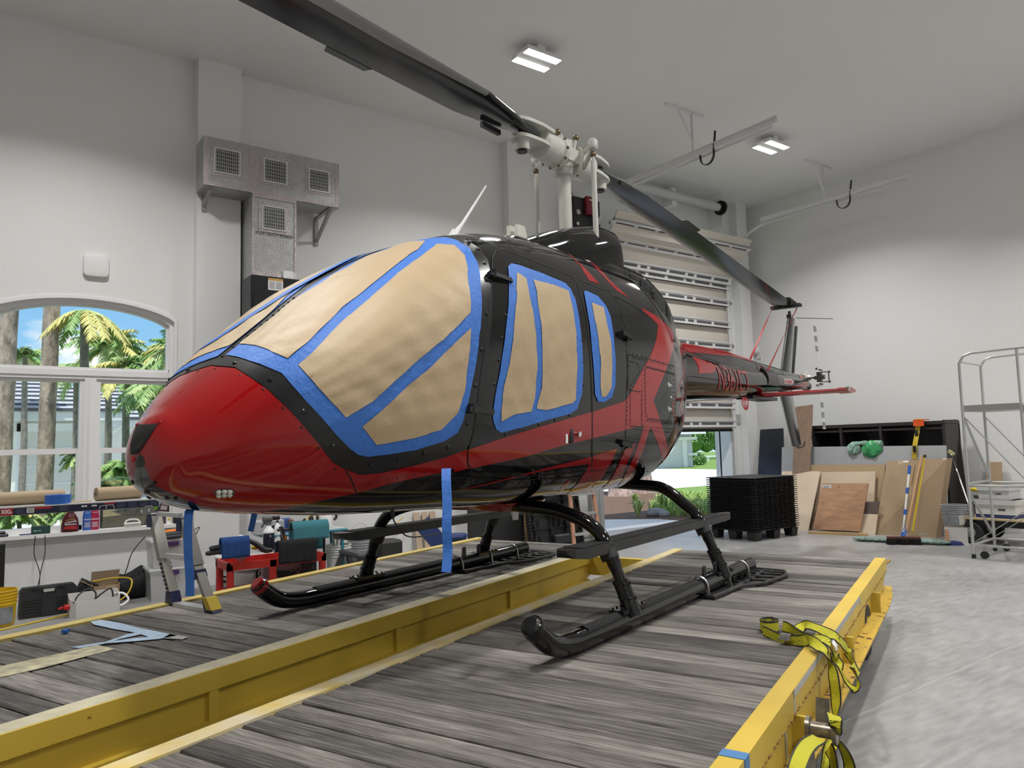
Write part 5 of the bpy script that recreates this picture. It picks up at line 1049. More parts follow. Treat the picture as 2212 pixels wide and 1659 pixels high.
for px, col, nm, lb in ((188, (.035, .12, .48), 'blue', 'slim blue squeeze bottle on the window sill left of the pink one'), (204, (.42, .012, .075), 'pink', 'slim dark pink squeeze bottle on the window sill right of the blue one')):
    c = on_sill(px, 1142, 9.26); b = thing('squeeze_bottle', lb, 'bottle', tuple(c), 0, 'squeeze bottles on the window sill'); mt = mat(nm+'_bottle', col, .35)
    m = MB(); bottle_profile(m, z0, [(.040, 0), (.044, .005), (.044, .15), (.040, .165), (.040, .17)], 0, .55); m.build('body', mt, b, True)
    m = MB(); bottle_profile(m, z0, [(.040, .17), (.040, .19), (.03, .207), (.012, .212)], 0, .55); m.build('cap', mt, b, True)
    m = MB()
    for i in range(7): w_ = (.03, .028, .03, .02, .03, .026, .03)[i]; m.box((-w_, -.0253, .035+i*.008), (w_, -.0243, .038+i*.008))
    for x in (-.018, 0, .018): m.box((x-.004, -.0245, .182), (x+.004, -.0215, .19))
    m.build('label', mat('label_pale', (.75, .75, .78), .5), b); text('label_lettering', 'WASH', .026, WHITE, b, (0, -.0256, .115), (1, 0, 0), (0, 0, 1))
# leaded glass panel leaning against the right sash
gx0, gx1 = ony(219, 1110, 9.36)[0], WX1-.02; gz1 = 1.08
gp_ = thing('stained_glass_panel', 'leaded glass panel in blue, cream, brown and mauve leaning against the window', 'glass panel', (gx0, 9.36, SILL)); gw = gx1-gx0; gh = gz1-SILL
def cell(P, col, nm, yy=0.): 
    m = MB(); m.prism([(x*gw, z*gh) for x, z in P], lambda x, z: V(x, yy-.004, z), lambda x, z: V(x, yy+.004, z)); m.build('glass_piece', mat('glass_'+nm, col, .2, var=.25, vscale=20), gp_)
cell([(.01, .02), (.62, .02), (.66, .30), (.30, .36), (.02, .33)], (.16, .155, .12), 'olive')
cell([(.02, .34), (.30, .37), (.46, .36), (.30, .50), (.12, .58), (.02, .56)], (.50, .47, .28), 'cream')
cell([(.02, .57), (.12, .59), (.22, .62), (.20, .98), (.02, .98)], (.07, .055, .02), 'brown')
cell([(.30, .51), (.47, .37), (.66, .31), (.70, .60), (.60, .80), (.34, .78), (.22, .98), (.23, .62)], (.22, .45, .68), 'sky')
cell([(.70, .61), (.78, .55), (.86, .62), (.90, .80), (.78, .98), (.24, .98), (.35, .79), (.60, .81)], (.28, .50, .72), 'pale_sky')
cell([(.68, .42), (.72, .62), (.84, .60), (.80, .45)], (.14, .30, .04), 'green'); cell([(.66, .29), (.64, .04), (.98, .04), (.98, .40), (.82, .44), (.69, .40)], (.13, .075, .10), 'mauve')
cell([(.88, .62), (.99, .55), (.99, .98), (.80, .98), (.91, .80)], (.42, .28, .28), 'rose'); cell([(.86, .46), (.96, .43), (.97, .54), (.88, .60)], (.55, .45, .48), 'pink')
m = MB(); m.box((-.005, -.003, 0), (gw, .003, gh)); m.box((-.012, -.008, 0), (0, .008, gh)); m.box((0, -.008, 0), (gw, .008, .008)); m.build('lead_came', mat('lead', (.03, .03, .03), .5), gp_)
c = on_sill(286, 1136, 9.23); br = thing('scrub_brush', 'white scrub brush with a loop handle on the window sill', 'brush', tuple(c))
m = MB(); m.tube(spline([V(-.075, 0, .045), V(-.055, 0, .075), V(0, 0, .085), V(.055, 0, .075), V(.075, 0, .045)], 5), .010, 10); m.bbox((-.085, -.03, .03), (.085, .03, .05), .008); m.build('handle', WHITE, br, True)
m = MB()
for i in range(15):
    for j in range(4): x, y = -.075+i*.0107, -.022+j*.015; m.cyl((x, y, .03), (x*1.08, y*1.1, .0), .004, n=5)
m.build('bristles', CREAM, br)
c = on_sill(368, 1130, 9.25); m = MB(); m.cbox(c+V(-.02, .0, .045), (.05, .012, .09), 0, rz=.1); m.cyl(c+V(-.018, -.008, .055), c+V(-.018, -.0085, .055), .014, k=1); single(m, 'paper_card', [WHITE, mat('card_yellow', (.6, .48, .02), .5)], 'small white card with a yellow dot at the right end of the sill', 'card')
m = MB(); m.bbox(c+V(.03, -.01, 0), c+V(.10, .03, .085), .012); single(m, 'tape_measure', BLK, 'small black tool standing at the right end of the sill beside the card', 'tool')

# --- aluminium work platform with paper rolls
WY = 5.95
pt = ony(345, 1078, WY)[2]; pb_ = ony(345, 1094, WY)[2]; xe = ony(345, 1080, WY)[0]
wp = thing('work_platform', 'aluminium folding work platform standing on the left plank deck under the nose', 'work platform', (xe, WY, DZ)); O2 = V(xe, WY, DZ)
def wb_(mb, name, mats, parent=None, smooth=False): return mb.build(name, mats, parent or wp, smooth, loc=tuple(-O2) if parent is None else (0, 0, 0))
LEGM = mat('leg_aluminium', (.33, .32, .29), .45, .6); LGT = mat('light_aluminium', (.66, .66, .65), .35, .7); NAVY = mat('navy_plastic', (.012, .018, .07), .45); YPL = mat('yellow_plastic', (.62, .45, .02), .45)
m = MB(); m.box((xe-1.75, WY, pb_), (xe, WY+.33, pt)); m.box((xe-1.75, WY+.004, pt), (xe, WY+.326, pt+.004), 0); wb_(m, 'platform_board', LGT)
NL = mat('navy_label', (.008, .010, .035), .45); m = MB(); m.box((xe-1.75, WY-.0015, pb_+.002), (xe-.005, WY, pt-.004)); lab = wb_(m, 'side_label', NL)
f_ = lambda px: ony(px, 1095, WY)[0]
m = MB(); m.box((f_(2), WY-.003, pb_+.003), (f_(28), WY-.001, pt-.006)); m.build('red_panel', mat('label_red', (.4, .02, .03), .5), lab)
m = MB(); m.box((f_(75), WY-.003, pt-.020), (f_(111), WY-.001, pt-.006)); m.box((f_(226), WY-.003, pt-.014), (f_(248), WY-.001, pt-.006)); m.build('red_panel', mat('label_red', (.4, .02, .03), .5), lab)
text('lettering', '300', .036, WHITE, lab, (f_(12), WY-.004, (pb_+pt)/2), (1, 0, 0), (0, 0, 1)); text('lettering', 'lb', .022, WHITE, lab, (f_(23.5), WY-.004, (pb_+pt)/2-.006), (1, 0, 0), (0, 0, 1), bold=False)
m = MB(); m.box((f_(58), WY-.003, pb_+.012), (f_(74), WY-.001, pt-.010), 0)
for i in range(9): x = f_(60+i*1.45); m.box((x, WY-.004, pb_+.016), (x+(.0012, .0022)[i % 2], WY-.0025, pt-.014), 1)
for px, w_ in ((176, 6), (183, 5), (198, 7), (204, 5)): m.box((f_(px), WY-.003, pt-.024), (f_(px+w_), WY-.001, pt-.014), 0)
m.build('barcode', [WHITE, BLK], lab)
m = MB()
for px in (128, 252, 277, 302, 325, 34):
    for i in range(4): m.box((f_(px), WY-.003, pb_+.012+i*.009), (f_(px+(20, 16, 19, 17)[i]), WY-.0012, pb_+.015+i*.009))
m.build('fine_print', mat('label_print_blue', (.10, .12, .20), .6), lab)
m = MB(); fx = lambda x: f_(x)
for a, b in (((214, .008), (217, .030)), ((217, .030), (230, .032)), ((230, .032), (229, .008)), ((230, .032), (244, .034)), ((244, .034), (247, .008))): m.bar((fx(a[0]), WY-.003, pb_+a[1]), (fx(b[0]), WY-.003, pb_+b[1]), .002, .003)
m.build('platform_pictogram', WHITE, lab)
F1, F2 = onz(378, 1307, DZ), onz(458, 1322, DZ); dxy = (F2-F1)/np.linalg.norm(F2-F1); nrm_ = V(-dxy[1], dxy[0], 0)
def leg_pt(x, y): d = ray(x, y); t = (F1@nrm_)/(d@nrm_); q = d*t; return V(q[0], q[1], q[2]+EYE)
for foot, mid, top_, hi in ((F1+V(0, 0, .03), leg_pt(351, 1195), leg_pt(334, 1110), 0), (F2+V(0, 0, .03), leg_pt(422, 1210), leg_pt(398, 1118), 1)):
    m = MB(); m.bar(mid+(foot-mid)*.0, foot, .030, .062, upv=nrm_); lg = wb_(m, 'leg', LEGM)
    m = MB(); m.bar(top_, mid+(foot-mid)*.12, .042, .075, upv=nrm_); m.build('upper_sleeve', LEGM, lg)
    m = MB(); d_ = (top_-foot); d_ /= np.linalg.norm(d_); s_ = dxy*(1 if hi else -1)
    m.loft([[foot+s_*u*.05+nrm_*v*.035+V(0, 0, z) for u, v in ((-.7, -1), (1.3, -1), (1.3, 1), (-.7, 1))] if z < 0 else [foot+d_*.07+s_*u*.028+nrm_*v*.035 for u, v in ((-1, -1), (1, -1), (1, 1), (-1, 1))] for z in (-.028, .04)]); m.build('foot', NAVY, lg)
    if hi: m = MB(); m.loft([[foot+s_*u*.047-nrm_*v+V(0, 0, z) for u, v in ((-.2, .038), (1.1, .038), (1.1, -.038), (-.2, -.038))] if z < 0 else [foot+d_*.075+s_*u*.026-nrm_*v for u, v in ((-.8, .038), (1.2, .038), (1.2, -.038), (-.8, -.038))] for z in (-.01, .04)]); m.build('foot_cap', YPL, lg)
    if not hi:
        m = MB()
        for i in range(9): c = mid+(foot-mid)*(.22+i*.085); m.cbox(c-nrm_*.0, (.022, .075, .016), rz=math.atan2(dxy[1], dxy[0]))
        m.build('adjusting_holes', BLK, lg)
    if hi:
        tdir = (mid-top_); tdir /= np.linalg.norm(tdir); c = mid+(foot-mid)*.0
        fn = V(*np.cross(tdir, dxy)); fn = -nrm_ if (nrm_@V(0, -1, 0)) < 0 else nrm_
        fc = -nrm_*1.0 if (nrm_@(V(0, 0, EYE)-c)) < 0 else nrm_
        text('lettering', 'PRO PLAT', .045, WHITE, lg, c+fc*.042, -tdir, V(*np.cross(fc, -tdir)))
        m = MB(); q0 = mid+(foot-mid)*.22; m.bar(q0, q0+tdir*.055, .036, .078, upv=nrm_); m.build('sticker', NAVY, lg)
    m = MB(); m.bar(top_-V(0, 0, .09), top_, .055, .085, upv=nrm_); m.build('hinge_block', NAVY, lg)
m = MB(); m.bar(F1+V(0, 0, .012)+dxy*.03, F2+V(0, 0, .012)-dxy*.03, .07, .025); wb_(m, 'base_bar', LGT)
m = MB(); m.bar(leg_pt(358, 1200), leg_pt(412, 1206), .03, .035); wb_(m, 'rung', LGT)
m = MB(); m.bar(leg_pt(342, 1110), leg_pt(390, 1113), .03, .03); wb_(m, 'rung', LGT)
m = MB(); q = [leg_pt(*p) for p in ((238, 1104), (330, 1092), (338, 1115), (300, 1112), (262, 1112))]
m.add([p for p in q]+[p+V(0, .03, 0) for p in q], [(0, 1, 2, 3, 4), (9, 8, 7, 6, 5)]+[(i, (i+1) % 5, 5+(i+1) % 5, 5+i) for i in range(5)]); gs = wb_(m, 'gusset_plate', LEGM)
m = MB()
for px, py in ((255, 1103), (269, 1102), (294, 1105), (307, 1104), (323, 1102)): c = leg_pt(px, py)+V(0, -.003, 0); m.cyl(c, c+V(0, -.002, 0), .013, n=14)
m.build('gusset_holes', mat('hole_pale_blue', (.45, .55, .6), .6), gs)
KR = mat('kraft_roll', (.36, .27, .17), .7); KE = mat('kraft_roll_end', (.42, .32, .20), .8, var=.2, vscale=60)
def roll(a, b, r, label):
    a, b = V(*a), V(*b); t = thing('paper_roll', label, 'paper roll', tuple(a)); d = (b-a)
    m = MB(); m.cyl((0, 0, 0), tuple(d), r, n=32); m.build('paper', KR, t, True)
    u = d/np.linalg.norm(d)
    for q in (V(0, 0, 0)-u*.0015, d+u*.0015): m = MB(); m.cyl(tuple(q-u*.001), tuple(q+u*.001), r*.97, n=32); m.cyl(tuple(q-u*.002), tuple(q+u*.002), r*.36, n=20, k=1); m.cyl(tuple(q-u*.003), tuple(q+u*.003), r*.27, n=20, k=2); m.build('end_face', [KE, mat('roll_core', (.25, .18, .10), .8), BLK], t, True)
ys = WY+.18; q = ony(203, 1082, ys); roll((ony(207, 1070, ys)[0], ys-.02, pt+.052), (ony(305, 1065, ys)[0], ys+.05, pt+.052), .048, 'brown masking paper roll with its hollow end showing, right end of the work platform')
roll((ony(-60, 1085, ys)[0], ys+.03, pt+.050), (ony(140, 1075, ys)[0], ys+.05, pt+.050), .046, 'long brown masking paper roll behind the blue tape on the work platform')
c = V(ony(122, 1085, WY+.06)[0], WY+.075, pt+.004); tr = thing('tape_roll', 'roll of blue masking tape lying on the work platform', 'tape', tuple(c))
m = MB(); m.lathe([(.038, 0), (.068, 0), (.068, .062), (.038, .062)], n=32, cap=False); m.lathe([(.038, .062), (.038, 0)], n=32, cap=False); m.build('roll', mat('blue_tape_roll', (.02, .12, .50), .5), tr, True)
m = MB(); m.ribbon([V(.045, -.05, .031), V(.075, -.045, .033), V(.088, .0, .036), V(.083, .02, .036)], .06, (0, 0, 1)); m.build('loose_end', BLUE_TAPE, tr, True)
m = MB(); a = V(ony(150, 1086, WY+.12)[0], WY+.13, pt+.008); m.bar(a, a+V(.14, .02, .0), .02, .006); single(m, 'mixing_stick', mat('pale_wood', (.52, .38, .16), .7), 'thin yellow wooden stick lying on the work platform between the paper rolls', 'stick')

# --- on the floor below the window
def fl_(x, y): return onz(x, y, 0)
FY = 8.55
a, b = ony(40, 1300, FY)[0], ony(165, 1300, FY)[0]; hz = ony(100, 1265, FY)[2]
cs = thing('tool_case', 'black plastic power tool case standing upright under the window', 'tool case', (a, FY, 0), R(4)); w_ = b-a
CASE = mat('case_black', (.018, .019, .021), .5, bump=.3, bscale=300)
m = MB(); P = [(.0, .02), (.02, 0), (w_-.02, 0), (w_, .02), (w_-.005, hz-.03), (w_-.03, hz), (.03, hz), (.005, hz-.03)]
m.prism(P, lambda x, z: V(x, -.055, z), lambda x, z: V(x, .055, z))
for x0, x1 in ((.03, w_*.36), (w_*.64, w_-.03)):
    for i in range(6): m.box((x0, -.060, .03+i*.027), (x1, -.054, .045+i*.027))
m.box((w_*.38, -.062, .01), (w_*.62, -.054, hz-.07)); m.box((w_*.405, -.058, hz-.052), (w_*.605, -.053, hz-.020), 1)
m.build('shell', [CASE, WHITE], cs)
for x in (.13, w_-.13): m = MB(); m.box((x-.03, -.065, hz-.02), (x+.03, -.05, hz+.004)); m.build('latch', CASE, cs)
m = MB(); m.tube([V(w_*.39, -.057, hz-.055), V(w_*.39, -.06, hz-.012), V(w_*.61, -.06, hz-.012), V(w_*.61, -.057, hz-.055)], .010, 8); m.build('handle', CASE, cs, True)
# yellow pail at the left edge
def pail(c, r, h, name, label, mt, cat='bucket', bands=(), lab=None, handle=True, up_=False):
    t = thing(name, label, cat, tuple(c)); m = MB(); P = [(r*.86, 0), (r*.90, .01)]
    for z in (.60, .70, .78, .86): P += [(r*(.90+.1*z)-.0, h*z), (r*(.90+.1*z)+.008, h*z+.004), (r*(.90+.1*z)+.008, h*z+.012), (r*(.90+.1*z), h*z+.016)]
    P += [(r, h*.98), (r+.008, h*.985), (r+.006, h), (r-.006, h), (r-.012, h*.5), (.01, h*.5)]
    m.lathe(P, n=30, cap=True); m.build('body', mt, t, True)
    if handle:
        m = MB(); L = [V(r*math.cos(t_), -.0, h*.88)+(V(0, -r*.55*math.sin(t_), -h*.5*math.sin(t_)) if not up_ else V(0, -.02*math.sin(t_), h*.62*math.sin(t_))) for t_ in np.linspace(0, math.pi, 15)]; m.tube(L, .003, 6); m.build('handle', STEEL, t, True)
    if lab: m = MB(); m.loft([[V((r*.955+.004)*math.sin(u), -(r*.955+.004)*math.cos(u), z) for u in np.linspace(-.9, .9, 12)] for z in (h*.1, h*.55)], closed=False, cap=False); m.build('label', lab, t, True)
    return t
pail(V(ony(-5, 1300, 8.35)[0], 8.35, 0), .15, .32, 'bucket', 'yellow plastic bucket at the left edge below the window', mat('yellow_bucket', (.62, .40, .01), .4), lab=mat('bucket_label_grey', (.25, .26, .28), .5, var=.5, vscale=9))
m = MB(); m.box((ony(3, 1200, 9.12)[0]-.03, 9.08, 0), (ony(8, 1200, 9.12)[0]+.01, 9.14, .66)); single(m, 'metal_post', BLK, 'black metal post standing under the left end of the window sill', 'post')
# white tray with cords
c = V(ony(150, 1320, 8.25)[0], 8.2, 0); trw = ony(258, 1320, 8.25)[0]-c[0]
ty = thing('plastic_bin', 'off white plastic bin holding black cords on the floor beside the dolly', 'bin', tuple(c)); TB = mat('bin_white', (.62, .61, .58), .5)
m = MB(); q = [(0, .06), (.05, 0), (trw-.02, 0), (trw, .03), (trw, .24), (0, .24)]; n = 6
for i in range(n):
    p0, p1 = q[i], q[(i+1) % n]; h0, h1 = [(.17, .15, .155, .16, .20, .20)[j % 6] for j in (i, i+1)]
    m.add([V(p0[0], p0[1], 0), V(p1[0], p1[1], 0), V(p1[0], p1[1], h1), V(p0[0], p0[1], h0), V(p0[0]*.97+.005, p0[1]*.95+.006, .01), V(p1[0]*.97+.005, p1[1]*.95+.006, .01), V(p1[0]*.97+.005, p1[1]*.95+.006, h1), V(p0[0]*.97+.005, p0[1]*.95+.006, h0)], [(0, 1, 2, 3), (5, 4, 7, 6), (3, 2, 6, 7)])
m.add([V(x, y, .005) for x, y in q], [tuple(range(n))]); m.build('shell', TB, ty)
for L, lab in (([(.03, .02, .14), (.08, .10, .20), (.16, .12, .24), (.22, .10, .20), (.21, .06, .12)], 'black cord looped over the left half of the white plastic bin'), ([(.20, .08, .13), (.28, .10, .19), (.35, .12, .22), (.37, .1, .15), (.34, .1, .10)], 'black cord looped over the right half of the white plastic bin')):
    m = MB(); m.tube(spline([c+V(*p) for p in L], 8), .008, 8); single(m, 'power_cord', CORD, lab, 'cord', True)
m = MB(); m.tube(spline([c+V(trw-.03, .2, .16), c+V(trw+.05, .16, .15), c+V(trw+.09, .14, .09), c+V(trw+.04, .12, .05), c+V(trw+.0, .12, .05)], 8), .011, 8); single(m, 'white_hose', WHITE, 'short white hose curling out of the right side of the plastic bin', 'hose', True)
m = MB(); m.bbox(c+V(-.045, .05, .075), c+V(.012, .12, .12), .01); m.cyl(c+V(-.05, .085, .1), c+V(-.09, .085, .09), .014, .008); single(m, 'red_plug', RED, 'small red plug beside the left end of the white plastic bin', 'plug')
# duffel bag and open carton
c = V(ony(245, 1250, 8.95)[0], 8.93, 0); m = MB(); xs_ = np.linspace(-.34, .36, 15); rg = []
for i, x in enumerate(xs_):
    e_ = min(1, (1-abs(x-.01)/.37)*5+.25)**.5; h_ = (.24+.07*(x > .15)+.03*math.sin(i*1.7))*e_; rg.append([V(x, math.cos(t)*(.13+.01*math.sin(i*2.1+t*3))*e_, h_*.5+math.sin(t)*h_*.5*(1+.05*math.sin(i*3+t*5))) for t in np.arange(16)*math.pi/8])
m.loft(rg); bg_ = thing('duffel_bag', 'black fabric duffel bag slumped against the wall under the window', 'bag', tuple(c)); m.build('body', mat('black_nylon', (.010, .010, .011), .75, bump=.8, bscale=22), bg_, True)
m = MB(); m.tube(spline([V(-.28, -.05, .20), V(-.25, -.16, .24), V(-.12, -.17, .16), V(-.10, -.1, .1)], 6), .012, 6); m.build('strap', BLK, bg_, True)
c = V(ony(200, 1290, 8.62)[0], 8.62, .0); cb_ = thing('cardboard_box', 'small open brown cardboard box behind the white plastic bin', 'box', tuple(c)); bw_ = .25
m = MB(); m.box((0, 0, 0), (bw_, .008, .21)); m.box((0, .17, 0), (bw_, .178, .21)); m.box((0, 0, 0), (.008, .178, .21)); m.box((bw_-.008, 0, 0), (bw_, .178, .21)); m.box((0, 0, 0), (bw_, .178, .008)); m.build('body', CARD, cb_)
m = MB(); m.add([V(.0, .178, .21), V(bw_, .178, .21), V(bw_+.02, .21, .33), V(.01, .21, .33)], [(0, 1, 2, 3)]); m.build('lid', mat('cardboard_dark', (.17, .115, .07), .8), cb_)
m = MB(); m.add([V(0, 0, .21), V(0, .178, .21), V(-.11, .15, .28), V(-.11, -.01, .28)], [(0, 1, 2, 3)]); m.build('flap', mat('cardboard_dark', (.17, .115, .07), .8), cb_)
m = MB(); m.box((.12, -.001, .10), (.2, 0, .2)); m.build('packing_tape', mat('packing_tape', (.45, .36, .24), .4), cb_)
# clear totes
TOTE = mat('clear_tote_plastic', (.72, .73, .74), .3, alpha=.62, var=.12, vscale=4); PUR = mat('purple_latch', (.05, .015, .09), .5)
tx0, tx1 = ony(322, 1250, 8.5)[0], ony(422, 1250, 8.5)[0]; w_ = tx1-tx0
for z0_, h_, ins, lab in ((0, .33, 0, 'lower of two stacked clear plastic storage totes with purple latches'), (.335, .29, .015, 'upper of two stacked clear plastic storage totes with purple latches')):
    t = thing('storage_tote', lab, 'storage box', (tx0+ins, 8.5, z0_), 0, 'clear totes stacked by the window'); ww = w_-2*ins
    m = MB(); m.loft([[V(ww/2+x*(ww/2-i_), .19+y*(.19-i_), z) for x, y in ((-1, -1), (1, -1), (1, 1), (-1, 1))] for i_, z in ((.03, 0), (.012, h_-.03))]); m.build('body', TOTE, t)
    m = MB(); m.bbox((0, 0, h_-.035), (ww, .38, h_), .012); m.build('lid', TOTE, t)
    m = MB(); m.bbox((ww*.38, -.012, h_-.07), (ww*.64, .004, h_-.02), .006); m.build('latch', PUR, t)
    m = MB(); m.bbox((.06, .06, .03), (ww-.06, .32, h_*.72), .03); m.build('contents', mat('tote_contents_'+('grey' if z0_ == 0 else 'orange'), (.5, .5, .52) if z0_ == 0 else (.55, .30, .18), .8, var=.6, vscale=9), t)
zt_ = .627; m = MB(); m.loft([[V(tx0+.27+.20*r_*math.cos(t), 8.66+.13*r_*math.sin(t), zt_+z) for t in np.arange(18)*math.pi/9] for r_, z in ((.9, 0), (1, .03), (.8, .07), (.3, .085))]); single(m, 'work_vest', mat('hi_vis_orange', (.80, .20, .01), .7, bump=.8, bscale=25), 'bright orange folded vest on top of the clear totes', 'vest', True)
m = MB(); m.tube([V(tx0+.12, 8.52, zt_+.045), V(tx0+.3, 8.55, zt_+.05), V(tx0+.42, 8.57, zt_+.045)], [.028, .03, .025], 10); m.tube([V(tx0+.1, 8.5, zt_+.02), V(tx0+.3, 8.5, zt_+.025)], .022, 10); single(m, 'rotary_tool', mat('dark_tool_grey', (.03, .03, .04), .5), 'dark grey hand tool lying in front of the orange vest on the totes', 'tool', True)
for L, lab in (([(tx0-.01, 8.7, zt_+.03), (tx0-.12, 8.75, .50), (tx0-.16, 8.8, .34), (tx0-.18, 8.85, .25)], 'thin black cord hanging off the left side of the clear totes'), ([(tx1-.02, 8.6, zt_+.05), (tx1+.06, 8.6, zt_+.09), (tx1+.02, 8.6, zt_-.02), (tx1+.08, 8.6, .35), (tx1+.14, 8.6, .16), (tx1+.1, 8.6, .02)], 'thin black cord hanging off the right side of the clear totes')):
    m = MB(); m.tube(spline(L, 8), .005, 6); single(m, 'power_cord', CORD, lab, 'cord', True)
m = MB(); m.tube(spline([(ony(-40, 1350, 8.1)[0], 8.0, .008), (.5, 8.25, .008), (.86, 8.47, .008), (1.12, 8.55, .02), (1.28, 8.55, .10), (1.33, 8.6, .24), (1.2, 8.72, .26), (1.0, 8.78, .24)], 8), .008, 8); single(m, 'extension_cord', YCORD, 'yellow extension cord along the floor and up to the duffel bag', 'cord', True)

# --- low red cart with cleaning gear
CY0, CY1 = 7.72, 8.2
ca, cb2 = ony(492, 1210, CY0)[0], ony(580, 1210, CY0)[0]; cz = ony(540, 1213, CY0)[2]
cart = thing('utility_cart', 'low red plastic cart full of cleaning bottles and towels behind the dolly', 'cart', (ca, CY0, 0)); CW, CD = 1.02, .46
rzc = R(0)
CR = mat('cart_red', (.42, .018, .012), .45)
m = MB(); H = cz
for x0, x1, y0_, y1_ in ((0, CW, 0, .03), (0, CW, CD-.03, CD), (0, .03, 0, CD), (CW-.03, CW, 0, CD)): m.box((x0, y0_, H-.075), (x1, y1_, H))
m.box((.02, .02, H-.075), (CW-.02, CD-.02, H-.06)); m.build('tray', CR, cart)
for x in (.0, CW-.065):
    for y in (0, CD-.065): m = MB(); m.bbox((x, y, .0), (x+.065, y+.065, H-.01), .015); m.build('leg', CR, cart)
m = MB(); m.box((.42, 0.0, 0), (.485, .065, H-.01)); m.build('leg', CR, cart)
m = MB(); m.box((.02, .02, .09), (CW-.02, CD-.02, .12)); m.build('shelf', CR, cart)
def cp(x, y, Y): q = ony(x, y, Y); return V(q[0], Y, q[2])
def towel(name, label, mt, x0, x1, Y, ztop, zlow_f, zlow_b, th=.05):
    """sheet hung over a rail running along x"""
    m = MB(); G = []
    for i, x in enumerate(np.linspace(x0, x1, 16)):
        w = .012*math.sin(i*1.3)+.006*math.sin(i*2.9); row = []
        for t in np.linspace(0, 1, 8): row.append(V(x, Y-th/2-.01-w*t*0-abs(w)*(1-t), zlow_f+(ztop-zlow_f)*t))
        for t in np.linspace(0, math.pi, 6)[1:-1]: row.append(V(x, Y-math.cos(t)*th/2, ztop+math.sin(t)*th/2))
        for t in np.linspace(1, 0, 6): row.append(V(x, Y+th/2+.01+abs(w)*(1-t), zlow_b+(ztop-zlow_b)*t))
        G.append(row)
    m.grid(G); o = single(m, name, mt, label, 'towel', True); sm = o.modifiers.new('s', 'SOLIDIFY'); sm.thickness = .012; return o
a = cp(477, 1165, CY0+.02); b = cp(538, 1200, CY0+.02)
towel('towel', 'blue microfibre towel draped over the left end of the red cart', mat('towel_blue', (.012, .055, .20), .95, bump=.6, bscale=250), a[0], b[0], CY0+.04, a[2]-.03, b[2]-.005, b[2]+.03, .09)
for px, py, px2, lab in ((453, 1185, 500, 'upper black foam grip sticking out left of the red cart'), (445, 1196, 500, 'lower black foam grip sticking out left of the red cart')):
    a, b = cp(px, py, CY0+.1), cp(px2, py-8, CY0+.12); m = MB(); m.tube([a, a*.9+b*.1, b], [.018, .024, .024], 12); single(m, 'foam_grip', mat('foam_black', (.03, .03, .032), .85), lab, 'roller', True, 'foam grips on the red cart')  # black foam handle grips poking out of the cart
a = cp(616, 1165, CY0+.0); b = cp(686, 1225, CY0)
towel('towel', 'black towel draped over the right end of the red cart', mat('towel_black', (.010, .010, .012), .95, bump=.6, bscale=250), cp(600, 1200, CY0)[0], cp(682, 1200, CY0)[0], CY0+.02, cp(640, 1172, CY0)[2], cp(640, 1215, CY0)[2], cp(640, 1190, CY0)[2], .07)
TY = 8.25
towel('towel', 'teal bath towel hung over a rail behind the red cart', mat('towel_teal', (.05, .22, .26), .95, bump=.7, bscale=200), cp(628, 1140, TY)[0], cp(706, 1140, TY)[0], TY, cp(660, 1136, TY)[2], cp(660, 1165, TY)[2], cp(660, 1190, TY)[2], .12)
m = MB(); m.cyl(V(cp(628, 1150, TY)[0]-.15, TY, cp(660, 1140, TY)[2]), V(cp(708, 1150, TY)[0], TY, cp(660, 1140, TY)[2]), .015); m.cyl(V(cp(700, 1150, TY)[0], TY, 0), V(cp(700, 1150, TY)[0], TY, cp(660, 1140, TY)[2]), .015); m.cyl(V(cp(628, 1150, TY)[0]-.1, TY, 0), V(cp(628, 1150, TY)[0]-.1, TY, cp(660, 1140, TY)[2]), .015); single(m, 'towel_rack', BLK, 'black rail under the teal towel behind the red cart', 'rail')
def sprayer(px, pyb, pyt, Y, r, name, label, body, cap, lab=None, txt=None):
    c = cp(px, pyb, Y); h = cp(px, pyt, Y)[2]-c[2]; t = thing(name, label, 'bottle', tuple(c)); m = MB()
    m.lathe([(r*.96, 0), (r, .01), (r, h*.52), (r*.9, h*.58), (r*.5, h*.66), (r*.42, h*.74)], n=22); m.build('body', body, t, True)
    m = MB(); m.cyl((0, 0, h*.72), (0, 0, h*.80), r*.5); m.bbox((-r*1.1, -r*.3, h*.8), (r*.7, r*.3, h*.97), .01); m.bar((-r*.6, 0, h*.8), (-r*1.3, 0, h*.66), .016, .02); m.build('trigger', cap, t, True)
    if lab: m = MB(); m.loft([[V((r+.002)*math.sin(u), -(r+.002)*math.cos(u), z) for u in np.linspace(-1.4, 1.4, 12)] for z in (h*.04, h*.5)], closed=False, cap=False); m.build('label', lab, t, True)
    if txt: text('label_lettering', txt, r*.5, WHITE, t, (0, -r-.004, h*.42), (1, 0, 0), (0, 0, 1))
    return t
DKL = mat('label_near_black', (.012, .014, .03), .4)
sprayer(580, 1190, 1112, CY0+.12, .058, 'spray_bottle', 'white spray bottle with grey trigger and black label on the red cart', WHITE, mat('trigger_grey', (.12, .12, .125), .5), DKL, 'S')
sprayer(598, 1170, 1112, TY+.35, .05, 'spray_bottle', 'white bottle with black cap and red print behind the red cart', WHITE, BLK, None, None)
m = MB(); a, b = cp(606, 1138, CY0+.2), cp(618, 1172, CY0+.2); b = b+(b-a)*.75; m.bar(a, b, .06, .03); m.bar(a*.7+b*.3+V(0, -.02, 0), a*.45+b*.55+V(0, -.02, 0), .035, .012, 1); single(m, 'work_light', [BLK, mat('light_orange', (.6, .12, .02), .4)], 'black hand lamp with orange trim leaning on the red cart', 'lamp')
